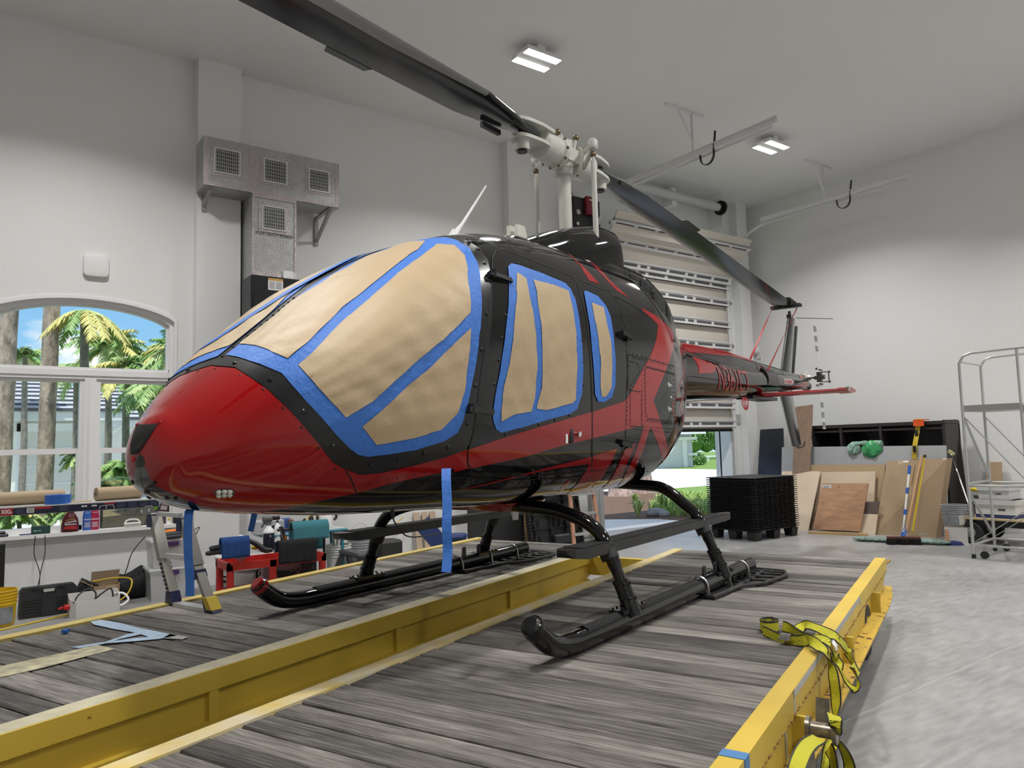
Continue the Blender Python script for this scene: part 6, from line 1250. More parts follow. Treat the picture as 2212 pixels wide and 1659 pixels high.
m = MB(); L = [cp(535, 1166, CY0+.1), cp(555, 1176, CY0+.08), cp(572, 1188, CY0+.05), cp(588, 1188, CY0+.04)]; m.tube(spline(L, 5), [.02+.012*math.sin(t*3) for t in np.linspace(0, 1, 16)], 10); single(m, 'polisher', mat('polisher_black', (.012, .012, .013), .4), 'curved black polisher lying in the red cart', 'tool', True)
m = MB(); c = cp(552, 1182, CY0+.15); m.sphere(c, .035, 10, 0, (1.3, 1, .7)); single(m, 'sponge', YPL, 'small yellow sponge lying in the red cart', 'sponge', True)
m = MB(); c = cp(520, 1163, CY0+.2); m.sphere(c-V(0, 0, .10), .06, 12, 0, (1.5, .8, 2.3)); single(m, 'cleaning_rag', mat('rag_white', (.7, .72, .78), .9, bump=.8, bscale=40), 'crumpled white rag behind the blue towel on the red cart', 'rag', True)
# big white bin with stickers, beside it a printed carton
c = V(ony(528, 1250, 8.62)[0], 8.62, 0); rb = .30; hb_ = ony(528, 1203, 8.4)[2]
bn = thing('storage_barrel', 'large off white round barrel behind the red cart with black stickers', 'barrel', tuple(c)); m = MB(); m.lathe([(rb*.9, 0), (rb*.93, .02), (rb*.97, hb_*.62), (rb, hb_*.64), (rb, hb_*.9), (rb*1.03, hb_*.92), (rb*1.03, hb_), (rb*.95, hb_), (.02, hb_*.97)], n=36); m.build('body', mat('barrel_white', (.60, .60, .57), .45), bn, True)
m = MB(); u = np.linspace(-1.25, -.85, 6); m.loft([[V((rb+.001)*math.sin(t), -(rb+.001)*math.cos(t), z) for t in u] for z in (hb_*.30, hb_*.50)], closed=False, cap=False); m.build('sticker', BLK, bn)
def arc_text(s, size, r, ang, z, mtl, parent):
    t = ang; n_ = V(math.sin(t), -math.cos(t), 0); text('sticker_lettering', s, size, mtl, parent, n_*(r+.006)+V(0, 0, z), V(math.cos(t), math.sin(t), 0), V(0, 0, 1))
arc_text('RIDGID', .035, rb, -1.02, hb_*.41, WHITE, bn)
m = MB(); u = np.linspace(.12, .58, 6); m.loft([[V((rb+.001)*math.sin(t), -(rb+.001)*math.cos(t), z) for t in u] for z in (hb_*.06, hb_*.60)], closed=False, cap=False); m.build('sticker', BLK, bn)
for s_, t_, z_s in (('RAG', .46, .30), ('CO.', .28, .36)):
    n_ = V(math.sin(t_), -math.cos(t_), 0); text('sticker_lettering', s_, .085, WHITE, bn, n_*(rb+.008)+V(0, 0, hb_*z_s+.02), V(0, 0, -1), V(math.cos(t_), math.sin(t_), 0))
m = MB(); m.cbox(c+V(-.22, -.20, hb_+.018), (.10, .05, .034), 0, rz=.3); m.cbox(c+V(-.14, -.24, hb_+.018), (.12, .04, .028), 1, rz=.3); single(m, 'spring_clamp', [mat('clamp_brown', (.10, .06, .03), .5), mat('clamp_orange', (.55, .22, .05), .5)], 'orange clamp on the left rim of the white barrel', 'clamp')
xa, xb = ony(583, 1245, 8.0)[0], ony(658, 1245, 8.0)[0]; bx = thing('printed_carton', 'mauve printed carton lying on the lower shelf of the red cart', 'box', (xa, 8.02, .12)); m = MB(); hx = ony(620, 1218, 8.02)[2]-.12; m.box((0, 0, 0), (xb-xa, .3, hx)); m.build('body', mat('carton_mauve', (.30, .21, .22), .6), bx)
m = MB(); m.prism([(.05, hx*.75), (.28, hx*.5), (.33, hx*.75), (.24, .02), (.12, .02)], lambda x, z: V(x, -.002, z), lambda x, z: V(x, 0, z)); m.build('print', DKL, bx); text('carton_lettering', 'XTRA', .06, BLK, bx, (.25, -.004, hx*.55), (1, 0, .1), (-.1, 0, 1))
m = MB(); xa, xb = ony(661, 1230, 7.95)[0], ony(681, 1230, 7.95)[0]; za = ony(670, 1240, 7.95)[2]
for i in range(5): m.box((xa-.02+.0, 7.96, .0+i*.09), (xb, 7.97, .045+i*.09))
for i in range(4): x = xa-.02+(xb-xa+.02)*i/3; m.box((x-.018, 7.958, 0), (x+.018, 7.97, .42))
single(m, 'crate', BLK, 'black plastic crate with square holes under the black towel', 'crate')
# folding table with teal frame and clutter
TYB = 8.75; ta, tb_ = ony(560, 1140, TYB)[0], ony(738, 1140, TYB)[0]; tzz = ony(735, 1138, TYB)[2]; TEAL = mat('teal_plastic', (.03, .20, .26), .45)
tbl = thing('folding_table', 'folding table with teal edges against the wall, covered with bottles and cleaning supplies', 'table', ((ta+tb_)/2, TYB, 0)); hw_ = (tb_-ta)/2
m = MB(); m.bbox((-hw_, -.2, tzz-.035), (hw_, .25, tzz), .012); m.build('tabletop', TEAL, tbl)
m = MB(); m.box((-hw_+.02, -.18, tzz), (hw_-.02, .23, tzz+.004)); m.build('tabletop_surface', mat('table_light_grey', (.5, .52, .53), .5), tbl)
for x in (-hw_+.25, hw_-.06):
    for y in (-.15, .2): m = MB(); m.cyl((x, y, tzz-.03), (x+.02, y, 0), .018, n=10); m.build('leg', TEAL, tbl)
m = MB(); x = ony(550, 1130, TYB-.1)[0]; m.bbox((x, TYB-.17, tzz+.004), (x+.32, TYB+.05, tzz+.16), .01); m.box((x+.16, TYB-.178, tzz+.06), (x+.24, TYB-.17, tzz+.1), 1); single(m, 'printer', [mat('printer_grey', (.42, .43, .45), .5), BLK], 'light grey boxy machine at the left end of the teal table', 'machine')
for px, dy, w_, h_, col, nm, lab in ((618, .05, .10, .15, (.06, .12, .36), 'blue', 'small blue and orange carton on the teal table'), (628, .0, .05, .14, (.30, .18, .10), 'brown', 'narrow brown carton beside the blue one on the teal table'), (640, .06, .16, .10, (.012, .012, .03), 'dark', 'dark open box on the teal table'), (655, -.08, .18, .035, (.60, .14, .05), 'orange', 'flat orange and white packet on the teal table'), (596, -.1, .14, .03, (.62, .64, .72), 'pale', 'pale folded cloth on the teal table'), (620, -.12, .22, .03, (.03, .10, .35), 'blue2', 'blue folded cloth on the teal table')):
    c = V(ony(px, 1140, TYB+dy)[0], TYB+dy, tzz+.004); m = MB(); m.bbox(c+V(-w_/2, -.04, 0), c+V(w_/2, .05, h_), .008); single(m, 'carton' if h_ > .05 else 'folded_cloth', mat('table_item_'+nm, col, .6, var=.35, vscale=14), lab, 'box' if h_ > .05 else 'cloth')
c = V(ony(703, 1130, TYB)[0], TYB, tzz+.004); jg = thing('white_jug', 'white plastic jug with a black cap on the teal table', 'jug', tuple(c)); m = MB(); m.lathe([(.075, 0), (.08, .01), (.08, .17), (.06, .2), (.03, .215)], n=22); m.build('body', WHITE, jg, True)
m = MB(); m.tube(spline([V(.07, 0, .19), V(.12, -.02, .18), V(.13, -.02, .12), V(.10, -.02, .09)], 5), .016, 8); m.build('nozzle', BLK, jg, True)
c = V(ony(660, 1125, TYB+.05)[0], TYB+.05, tzz+.004); m = MB(); m.lathe([(.05, 0), (.055, .05), (.05, .1), (.02, .13)], c, 18); single(m, 'chrome_canister', CHROME, 'round chrome topped canister on the teal table', 'canister', True)
c = V(ony(684, 1128, TYB-.02)[0], TYB-.02, tzz+.1); m = MB(); m.tube([c+V(.13*math.cos(t), .02*math.sin(t), .08*math.sin(t)) for t in np.linspace(0, 6.2, 20)], .006, 6, closed=True); m.bar(c+V(-.02, -.02, -.06), c+V(-.04, -.02, .08), .03, .02, 1); single(m, 'coiled_hose', [YCORD, CREAM], 'coil of yellow hose standing on the teal table', 'hose', True)
c = V(ony(690, 1125, TYB+.08)[0], TYB+.09, tzz+.004); m = MB(); m.bbox(c+V(-.11, -.05, 0), c+V(.06, .08, .15), .015); single(m, 'machine_case', mat('case_dark_olive', (.03, .03, .025), .5), 'dark grey machine case behind the yellow hose coil', 'case')
# buckets, sawhorse, black box
pail(V(ony(731, 1200, 8.75)[0], 8.75, 0), .15, .36, 'bucket', 'white plastic bucket with board offcuts in it, right of the teal towel', mat('white_bucket', (.66, .66, .63), .45))
for x, ln, mt, lab in ((-.05, .52, mat('offcut_grey', (.34, .34, .33), .6), 'grey board offcut standing in the white bucket'), (.0, .52, mat('offcut_white', (.6, .6, .58), .6), 'white labelled offcut standing in the white bucket'), (.05, .50, mat('offcut_brown', (.16, .06, .03), .6), 'reddish brown offcut standing in the white bucket')):
    c = V(ony(731, 1200, 8.75)[0], 8.75, .16); m = MB(); m.bar(c+V(x, 0, 0), c+V(x*1.1+.0, .03, ln-.16), .045, .02); single(m, 'board_offcut', mt, lab, 'board')
pail(V(ony(778, 1200, 9.0)[0], 9.0, 0), .15, .38, 'bucket', 'grey plastic bucket with raised wire handle left of the black box', mat('grey_bucket', (.30, .31, .33), .45), up_=True, lab=mat('bucket_label_blue', (.18, .2, .26), .5))
sw_ = thing('sawhorse', 'dark grey plastic folding sawhorse in front of the grey bucket', 'sawhorse', (ony(763, 1230, 8.35)[0], 8.35, 0)); zt_ = ony(763, 1190, 8.35)[2]
m = MB(); m.bbox((-.07, -.3, zt_-.06), (.07, .3, zt_), .02); m.build('top', DGREY, sw_)
for x in (-1, 1):
    for y in (-.25, .25): m = MB(); m.bar((x*.03, y, zt_-.05), (x*.14, y, 0), .05, .05); m.build('leg', DGREY, sw_)
c = V(ony(836, 1200, 9.0)[0], 8.98, 0); m = MB(); hh = ony(836, 1168, 8.9)[2]; m.bbox(c+V(-.17, -.12, 0), c+V(.17, .18, hh), .03); single(m, 'storage_box', mat('trunk_black', (.018, .018, .018), .55), 'black plastic storage box against the wall behind the front skid leg', 'box')
m = MB(); m.tube(spline([ony(743, 1155, 9.2), ony(760, 1178, 9.2), ony(785, 1180, 9.2), ony(810, 1170, 9.2), ony(840, 1145, 9.2), ony(870, 1118, 9.2)], 6), .007, 6); single(m, 'extension_cord', YCORD, 'yellow cord hanging along the wall behind the far landing skid', 'cord', True)
# weight bench, boards, black panel
BL = mat('bench_blue_vinyl', (.012, .035, .14), .45); wbch = thing('weight_bench', 'blue padded weight bench with raised backrest behind the far skid', 'bench', tuple(V(ony(955, 1180, 8.6)[0], 8.6, 0)))
O3 = V(ony(955, 1180, 8.6)[0], 8.6, 0); a, b = ony(912, 1130, 8.6)-O3, ony(955, 1180, 8.6)-O3
m = MB(); m.bar(a, b, .22, .05, upv=(0, 1, .1)); m.build('backrest', BL, wbch); m = MB(); m.bar(a+V(-.03, .05, -.05), b+V(-.0, .05, -.12), .05, .04); m.build('frame', BLK, wbch)
c = ony(985, 1158, 8.6)-O3; m = MB(); m.lathe([(.02, -.03), (.14, -.03), (.155, 0), (.14, .03), (.02, .035)], (0, 0, 0), 24, 0, lambda p: c+V(p[0], p[1], p[2])); m.build('seat', BL, wbch, True); m = MB(); m.cyl(c, V(c[0], c[1], 0), .02); m.box(c+V(-.14, -.03, -.07), c+V(.14, .03, -.035)); m.build('seat_post', BLK, wbch)
for i, (px, lab) in enumerate(((905, 'left of the pale boards leaning on the wall behind the weight bench'), (923, 'middle of the pale boards leaning on the wall behind the weight bench'), (940, 'right of the pale boards leaning on the wall behind the weight bench'))):
    c = V(ony(px, 1180, 9.2)[0], 9.16, 0); m = MB(); m.bar(c+V(0, 0, 0), c+V(0, .11, .62), .09, .02, upv=(0, 1, 0)); single(m, 'pine_board', mat('pale_board', (.55, .42, .30), .7, var=.15, vscale=5), lab, 'board', False, 'pale boards behind the bench')
xa, xb = ony(1012, 1130, 8.9)[0], ony(1128, 1130, 8.9)[0]; m = MB(); m.box((xa, 8.88, 0), (xb, 8.93, .95)); single(m, 'black_board', mat('panel_matte_black', (.018, .018, .018), .6), 'large matt black board standing on edge behind the far skid', 'board')
xa2 = ony(1135, 1130, 8.8)[0]; m = MB(); m.box((xa2, 8.78, 0), (xa2+.06, 8.84, .9)); single(m, 'timber_post', mat('timber_tan', (.34, .24, .12), .7), 'tan timber standing between the black panel and the leaning plastic pallet', 'timber')
# plastic pallets leaning on the wall
PAL = mat('pallet_black_plastic', (.012, .012, .013), .5)
for k, (pa, pb2, yy, lab) in enumerate(((1150, 1262, 8.55, 'black plastic pallet with ribbed underside leaning on the wall left of the step ladder'), (1138, 1215, 8.78, 'second black plastic pallet leaning behind the first by the step ladder'))):
    x0, x1 = ony(pa, 1130, yy)[0], ony(pb2, 1130, yy)[0]; w_ = x1-x0; t = thing('plastic_pallet', lab, 'pallet', (x0, yy, 0)); lean = lambda p: V(p[0], p[1]+p[2]*.16, p[2])
    m = MB(); m.box((0, 0, 0), (w_, .04, 1.0), 0, lean)
    for i in range(5):
        z = .1+i*.2; m.box((.02, -.035, z), (w_-.02, 0, z+.012), 0, lean)
    for i in range(4): x = .06+i*(w_-.12)/3; m.box((x, -.035, .02), (x+.012, 0, .98), 0, lean)
    for i in range(3):
        for j in range(4):
            cx_, cz_ = .1+i*(w_-.2)/2, .14+j*.24; m.tube([lean(V(cx_+.07*math.cos(q)*(.8), -.03, cz_+.08*math.sin(q))) for q in np.arange(8)*math.pi/4], .012, 5, closed=True)
    m.build('deck', PAL, t)
    for i in range(3): m = MB(); z = .08+i*.38; m.bbox((w_*.35, -.13, z), (w_*.65, 0, z+.13), .02, 0, lean); m.build('foot', PAL, t)
    m = MB()
    for i in range(22): m.box((-.025, .0, .02+i*.045), (0, .06, .045+i*.045), 0, lean)
    m.build('ribbed_edge', PAL, t)
# fibreglass step ladder
LY_ = 8.45; l0, l1 = ony(1240, 1170, LY_), ony(1318, 1155, LY_); ORG = mat('fibreglass_orange', (.50, .26, .17), .5)
sl = thing('step_ladder', 'aluminium and orange fibreglass step ladder standing beside the open garage door', 'ladder', (l0[0], LY_, 0)); wl_ = .52; hl = 1.55
def lad(x, z, back=0): return V(x, back*.001+z*.12*(1 if not back else -1)+(0 if not back else .75), z)
for x in (0, wl_):
    m = MB(); m.bar(lad(x*1.0, 0), lad(.06+x*(.8), hl), .03, .06); m.build('front_rail', ORG, sl); m = MB(); m.bar(lad(x+.0, 0, 1), lad(.06+x*.8, hl, 1), .025, .04); m.build('rear_rail', mat('ladder_alu', (.5, .5, .5), .4, .6), sl)
for i in range(5):
    z = .18+i*.29; f0 = .06*z/hl; m = MB(); m.bar(lad(f0, z), lad(wl_-(.044)*z/hl*1.0, z), .07, .035); m.build('tread', mat('ladder_alu', (.5, .5, .5), .4, .6), sl); m = MB(); m.bar(lad(f0, z, 1), lad(wl_-.05*z/hl, z, 1), .03, .025); m.build('rear_bar', mat('ladder_alu', (.5, .5, .5), .4, .6), sl)
m = MB(); m.bbox((.03, .1, hl-.02), (wl_-.04, .36, hl+.06), .02); m.build('top_cap', ORG, sl)
m = MB(); x = ony(1275, 1110, 9.0)[0]; m.box((x, 8.95, 0), (x+.26, 9.05, 1.3)); m.box((x+.05, 8.94, 0), (x+.075, 8.95, 1.3)); m.box((x+.16, 8.94, 0), (x+.185, 8.95, 1.3)); single(m, 'metal_locker', mat('locker_grey', (.42, .42, .43), .45, .3), 'narrow grey metal locker behind the step ladder by the door opening', 'locker')
m = MB(); xx = ony(1262, 1075, 9.0)[0]
m.tube([V(xx+.06, 8.92, 1.3-.02*i) for i in range(2)]+[V(xx+.06, 8.92, .8)], .008, 5); single(m, 'door_chain', STEEL, 'steel pull chain hanging in front of the grey locker', 'chain')
# ---------------------------------------------------------------- right hand wall: pallets, leaning boards, brooms, rolling ladder
# nested black plastic pallets
PX0, PY0 = 9.40, 6.92; PY1 = onx(1524, 1036, PX0)[1]; PX1 = ony(1722, 1030, PY0)[0]; NP = 24; pz0, pz1 = .13, .935; dz_ = (pz1-pz0)/NP
def pallet(bottom=False):
    t = thing('plastic_pallet', 'x', 'pallet', (PX0, PY0, pz0), 0, 'nested pallets in the tall stack'); W_, D_ = PX1-PX0, PY1-PY0
    m = MB(); m.loft([[V(W_/2+sx*(W_/2-i_), D_/2+sy*(D_/2-i_), z) for sx, sy in ((-1, -1), (1, -1), (1, 1), (-1, 1))] for i_, z in ((.045, 0), (.04, dz_*.55), (.012, dz_*.7), (.0, dz_*.95), (.012, dz_))]); m.build('deck', PAL, t)
    m = MB()
    for i in range(26):
        y = .03+i*(D_-.06)/25
        if 10 < i < 14: continue
        m.loft([[V(.0-s_*.016, y+q*(1-s_*.7), z) for q, z in ((-.011, dz_*.55), (.011, dz_*.55), (.011, dz_*.98), (-.011, dz_*.98))] if s_ == 0 else [V(-.022, y+q*.3, z) for q, z in ((-.011, dz_*.75), (.011, dz_*.75), (.011, dz_*.9), (-.011, dz_*.9))] for s_ in (0, 1)])
    for i in range(9):
        x = .05+i*(W_-.1)/8; m.box((x-.02, -.006, dz_*.7), (x+.02, .004, dz_*.95))
    m.build('rim_ribs', PAL, t); return t
pp = pallet()
for k in range(NP):
    t = pp if k == 0 else dup(pp, (PX0+rnd.uniform(-.006, .006), PY0+rnd.uniform(-.006, .006), pz0+k*dz_))
    t['label'] = 'lowest black plastic pallet of the tall stack, with its feet on the floor' if k == 0 else 'topmost black plastic pallet of the tall stack by the door opening' if k == NP-1 else 'one of the nested black plastic pallets in the middle of the tall stack'
for ix in range(3):
    for iy in range(3): m = MB(); c = V(.1+ix*(PX1-PX0-.2)/2, .1+iy*(PY1-PY0-.2)/2, 0); m.loft([[c+V(x*s_, y*s_, z) for x, y in ((-.08, -.08), (.08, -.08), (.08, .08), (-.08, .08))] for s_, z in ((.8, -pz0), (1, 0))]); m.build('foot', PAL, pp)
def q4(px, X): return [onx(px[i][0], px[i][1], X[i]) for i in range(4)]
def board(name, label, cat, mt, px, X, th=.02, group=None, floor=True):
    """leaning sheet: corners TL, TR, BR, BL as pixels with their distance x; the lower edge is brought to the floor"""
    P = q4(px, X)
    if floor:
        for i in (2, 3): P[i][2] = max(P[i][2], 0) if P[i][2] < .08 else 0.
    n = np.cross(P[1]-P[0], P[3]-P[0]); n /= np.linalg.norm(n); n = n if n[0] > 0 else -n
    m = MB(); m.loft([P, [p+n*th for p in P]]); return single(m, name, mt, label, cat, False, group)
PLY = mat('birch_plywood', (.62, .50, .37), .6, var=.08, vscale=4); PLYB = mat('brown_plywood', (.47, .265, .15), .65, var=.3, vscale=3.2, stretch=(1, 1.2, 6)); OAK = mat('oak_plank', (.27, .18, .125), .55, var=.25, vscale=3, stretch=(6, 6, .8)); DKW = mat('dark_brown_furniture', (.028, .022, .022), .45); FOAM = mat('grey_insulation_foam', (.36, .37, .38), .7, var=.06, vscale=5)
board('black_slab', 'black glossy slab leaning on the wall behind the pallet stack', 'slab', mat('black_table_top', (.012, .014, .02), .28), [(1642, 928), (1691, 925), (1696, 1120), (1632, 1120)], [12.6, 12.6, 11.9, 11.9], .03)
# dark bookcase lying against the wall
bc = thing('bookcase', 'long dark brown bookcase lying on its side against the right wall', 'bookcase', (12.1, 5.2, 0)); y0_, y1_ = onx(2040, 908, 12.1)[1], onx(1752, 920, 12.1)[1]; zb_ = 1.73
def bcb(a, b, nm): m = MB(); m.box(a, b); m.build(nm, DKW, bc, loc=(-12.1, -5.2, 0))
bcb((12.1, y0_, zb_-.055), (12.6, y1_, zb_), 'side_panel'); bcb((12.1, y0_, .02), (12.6, y1_, .06), 'side_panel'); bcb((12.56, y0_, .06), (12.6, y1_, zb_-.05), 'back_panel'); bcb((12.1, y0_, .06), (12.6, y0_+.045, zb_-.05), 'end_panel'); bcb((12.1, y1_-.045, .06), (12.6, y1_, zb_-.05), 'end_panel')
for px in (1816, 1902): yy = onx(px, 940, 12.1)[1]; bcb((12.1, yy-.02, .06), (12.56, yy+.02, zb_-.05), 'shelf_board')
bcb((12.12, y0_+.04, zb_-.13), (12.15, y1_-.04, zb_-.095), 'rail')
board('dark_board', 'tall dark brown board leaning on the wall right of the bookcase', 'board', mat('dark_panel_brown', (.045, .036, .034), .5), [(2035, 907), (2068, 906), (2098, 1130), (2050, 1130)], [12.55, 12.6, 12.3, 12.3], .025)
board('foam_sheet', 'wide grey insulation sheet in front of the lower half of the bookcase', 'foam sheet', FOAM, [(1689, 966), (2043, 962), (2046, 1140), (1686, 1140)], [12.0, 11.95, 11.7, 11.7], .03)
board('fibreboard_sheet', 'wide tan sheet standing between the grey insulation and the plywood', 'sheet', mat('tan_fibreboard', (.40, .29, .17), .75), [(1738, 1004), (1912, 1003), (1905, 1148), (1738, 1148)], [11.75, 11.75, 11.5, 11.5], .02)
board('oak_plank', 'tall brown wood plank leaning beside the lower tail fin', 'plank', OAK, [(1718, 879), (1755, 874), (1742, 1100), (1704, 1100)], [12.05, 12.05, 11.35, 11.35], .02)
board('plywood_sheet', 'pale plywood sheet leaning behind the pallet stack, left of the other plywood', 'plywood', PLY, [(1690, 1018), (1772, 1018), (1745, 1152), (1660, 1152)], [11.7, 11.65, 11.05, 11.05], .02)
board('plywood_sheet', 'pale plywood sheet behind the small brown plywood sheet', 'plywood', PLY, [(1774, 1020), (1891, 1018), (1884, 1152), (1752, 1152)], [11.7, 11.65, 11.38, 11.38], .02)
bp_ = board('plywood_sheet', 'small brown wavy grained plywood sheet with a white paper label', 'plywood', PLYB, [(1777, 1044), (1876, 1044), (1857, 1148), (1755, 1143)], [11.36, 11.36, 11.2, 11.08], .018, None, False)
P = q4([(1778, 1047), (1796, 1047), (1796, 1059), (1777, 1058)], [11.34]*4); m = MB(); m.loft([[p+V(-.008, 0, 0) for p in P], [p+V(.004, 0, 0) for p in P]]); m.build('paper_label', WHITE, bp_)
m = MB(); U = V(*P[1])-V(*P[0]); D = V(*P[3])-V(*P[0])
for k in range(4): a = P[0]+U*.12+D*(.2+.18*k)+V(-.009, 0, 0); m.bar(a, a+U*(.75, .5, .7, .3)[k], .004, .006)
m.build('label_print', mat('label_print', (.45, .45, .47), .6), bp_)
m = MB()
for px, py in ((1812, 1052), (1806, 1062), (1812, 1071), (1803, 1080), (1803, 1094), (1797, 1103), (1803, 1112), (1794, 1121), (1794, 1134)): t_ = (py-1044)/104; c = onx(px, py, 11.36-.2*t_); m.cyl(c+V(-.012, 0, 0), c+V(.0, 0, 0), .010, n=8)
m.build('knots', mat('dark_knots', (.06, .03, .015), .7), bp_)
m = MB(); a, b = onz(1747, 1153, 0), onz(1874, 1158, 0); m.bar(a+V(0, 0, .02), b+V(0, 0, .02), .09, .04); single(m, 'timber_stud', mat('pine_stud', (.47, .33, .16), .7, var=.2, vscale=5), 'pine stud lying on the floor in front of the brown plywood sheet', 'timber')
board('dark_offcut', 'small dark brown offcut between the brown plywood and the long carton', 'offcut', mat('offcut_dark', (.13, .095, .08), .6), [(1868, 1084), (1900, 1083), (1895, 1112), (1864, 1111)], [11.36, 11.36, 11.34, 11.34], .015, None, False)
board('plywood_offcut', 'low pale plywood piece below the dark offcut beside the long carton', 'plywood', PLY, [(1864, 1110), (1896, 1111), (1890, 1156), (1854, 1156)], [11.34, 11.34, 11.24, 11.24], .015)
# long carton
lc_ = thing('long_carton', 'tall flat brown carton leaning in front of the bookcase behind the brooms', 'box', (11.3, 5.7, 0)); P = q4([(1916, 996), (2046, 990), (2022, 1164), (1890, 1157)], [11.75, 11.72, 11.5, 11.3]); P[2][2] = P[3][2] = 0
Q = [p+V(.13, -.02, .0) for p in P]; m = MB(); m.loft([P, Q]); m.build('body', mat('carton_brown', (.36, .255, .155), .7, var=.06, vscale=3), lc_, loc=(-11.3, -5.7, 0))
def on_box(u, v, e=-.003): return P[0]*(1-u)*(1-v)+P[1]*u*(1-v)+P[2]*u*v+P[3]*(1-u)*v+V(e, 0, e*.3)
def decal(u0, u1, v0, v1, mt, nm): m = MB(); a = [on_box(u, v) for u, v in ((u0, v0), (u1, v0), (u1, v1), (u0, v1))]; m.loft([a, [p+V(.002, 0, 0) for p in a]]); m.build(nm, mt, lc_, loc=(-11.3, -5.7, 0))
decal(.27, .40, .06, .14, WHITE, 'shipping_label'); decal(.25, .38, .15, .26, mat('paper_grey', (.6, .6, .58), .6), 'paper_label'); decal(.29, .38, .005, .03, WHITE, 'paper_label'); decal(.93, .985, .0, .08, WHITE, 'paper_label'); decal(.91, .955, .25, .34, WHITE, 'paper_label')
decal(.20, .29, .0, .19, mat('packing_tape', (.45, .36, .24), .4), 'packing_tape'); decal(.0, .55, .88, .96, mat('bubble_wrap', (.5, .46, .42), .15, alpha=.55), 'plastic_wrap'); decal(.60, .86, .88, .97, mat('bubble_wrap', (.5, .46, .42), .15, alpha=.55), 'plastic_wrap')
# brooms and mops: each a thing, standing on their heads
def pole(name, label, cat, pts, X, r, mt, grips=()):
    A, B = onx(*pts[0], X[0]), onx(*pts[1], X[1]); t = thing(name, label, cat, tuple(B)); m = MB(); m.cyl(V(0, 0, 0), tuple(A-B), r, n=12); m.build('handle', mt, t, True)
    for f0, f1, mg in grips: m = MB(); m.cyl(tuple((A-B)*f0), tuple((A-B)*f1), r*1.5, n=12); m.build('grip', mg, t, True)
    return t, B
BLG = mat('blue_grip', (.02, .10, .42), .45); WDH = mat('wood_handle', (.48, .28, .13), .6); GRM = mat('green_mop_yarn', (.30, .42, .36), .95, var=.4, vscale=60, bump=1., bscale=90)
t, B = pole('dust_mop', 'dust mop with white and blue telescopic pole and a long green white head', 'mop', ((1965, 1006), (1950, 1158)), (11.2, 10.85), .014, WHITE, ((.88, 1., BLG), (.60, .68, BLG), (.30, .37, BLG), (.0, .05, BLG)))
h0, h1 = onz(1843, 1168, 0), onz(2054, 1178, 0)
def mop_head(t, B, a, b):
    a, b = a-B, b-B; d = (b-a)/np.linalg.norm(b-a); n = V(-d[1], d[0], 0); m = MB(); r2 = random.Random(5); L = np.linalg.norm(b-a)
    rings = []
    for u in np.linspace(0, 1, 40):
        e_ = min(1, 8*min(u, 1-u)+.35); c = a+(b-a)*u; rings.append([c+n*math.cos(q)*.085*e_*(1+.18*math.sin(u*90+q*3))+V(0, 0, .036+math.sin(q)*.034*e_*(1+.2*math.sin(u*70+q*2))) for q in np.arange(12)*math.pi/6])
    m.loft(rings); m.build('mop_head', GRM, t, True)
    m = MB(); m.bar(a+d*.06*L+V(0, 0, .058)-n*.02, b-d*.06*L+V(0, 0, .058)-n*.02, .05, .008); m.build('head_plate', mat('mop_plate', (.62, .62, .58), .6), t)
mop_head(t, B, h0, h1)
t, B = pole('push_broom', 'push broom with light wooden handle and a wide black bristle head', 'broom', ((1991, 984), (1957, 1148)), (11.3, 10.72), .014, WDH)
a, b = onz(1917, 1176, 0)-B, onz(1989, 1177, 0)-B; d = (b-a)/np.linalg.norm(b-a); n = V(-d[1], d[0], 0); m = MB(); r2 = random.Random(2)
for i in range(330):
    p = a+(b-a)*r2.random()+n*r2.uniform(-.05, .05); m.cyl(p+V(0, 0, .085), p+n*r2.uniform(-.03, .03)+d*r2.uniform(-.03, .03)+V(0, 0, .002), .006, .003, 4)
m.build('bristles', mat('bristle_black', (.010, .009, .008), .9), t); m = MB(); m.bar(a+V(0, 0, .095), b+V(0, 0, .095), .07, .03); m.build('head_block', mat('broom_block_red', (.10, .03, .02), .6), t); m = MB(); m.bar((a+b)/2+V(0, 0, .11), V(0, 0, .02), .02, .02); m.tube([(a*.6+b*.4)+V(0, 0, .11), V(0, 0, .1), (a*.4+b*.6)+V(0, 0, .11)], .006, 6); m.build('brace', BLG, t)
pole('broom_stick', 'thin brown wooden handle behind the push broom handle', 'broom', ((1988, 1010), (1962, 1150)), (11.35, 10.9), .012, mat('wood_handle_dark', (.36, .20, .10), .6))
pole('broom_stick', 'yellow broom handle with a black tip leaning on the long carton', 'broom', ((1998, 983), (1971, 1148)), (11.35, 10.85), .014, mat('yellow_handle', (.62, .44, .01), .4), ((.965, 1., BLK),))
pole('broom_stick', 'short wooden handle end left of the push broom handle', 'broom', ((1977, 1002), (1969, 1050)), (11.35, 11.3), .012, WDH)
m = MB(); a = onz(2060, 1176, 0); m.lathe([(.02, .05), (.10, .035), (.13, .0)], a, 14, 0); single(m, 'yarn_mop', mat('blue_yarn', (.02, .03, .12), .95, bump=1., bscale=80), 'small dark blue yarn mop head at the right end of the dust mop', 'mop', True)
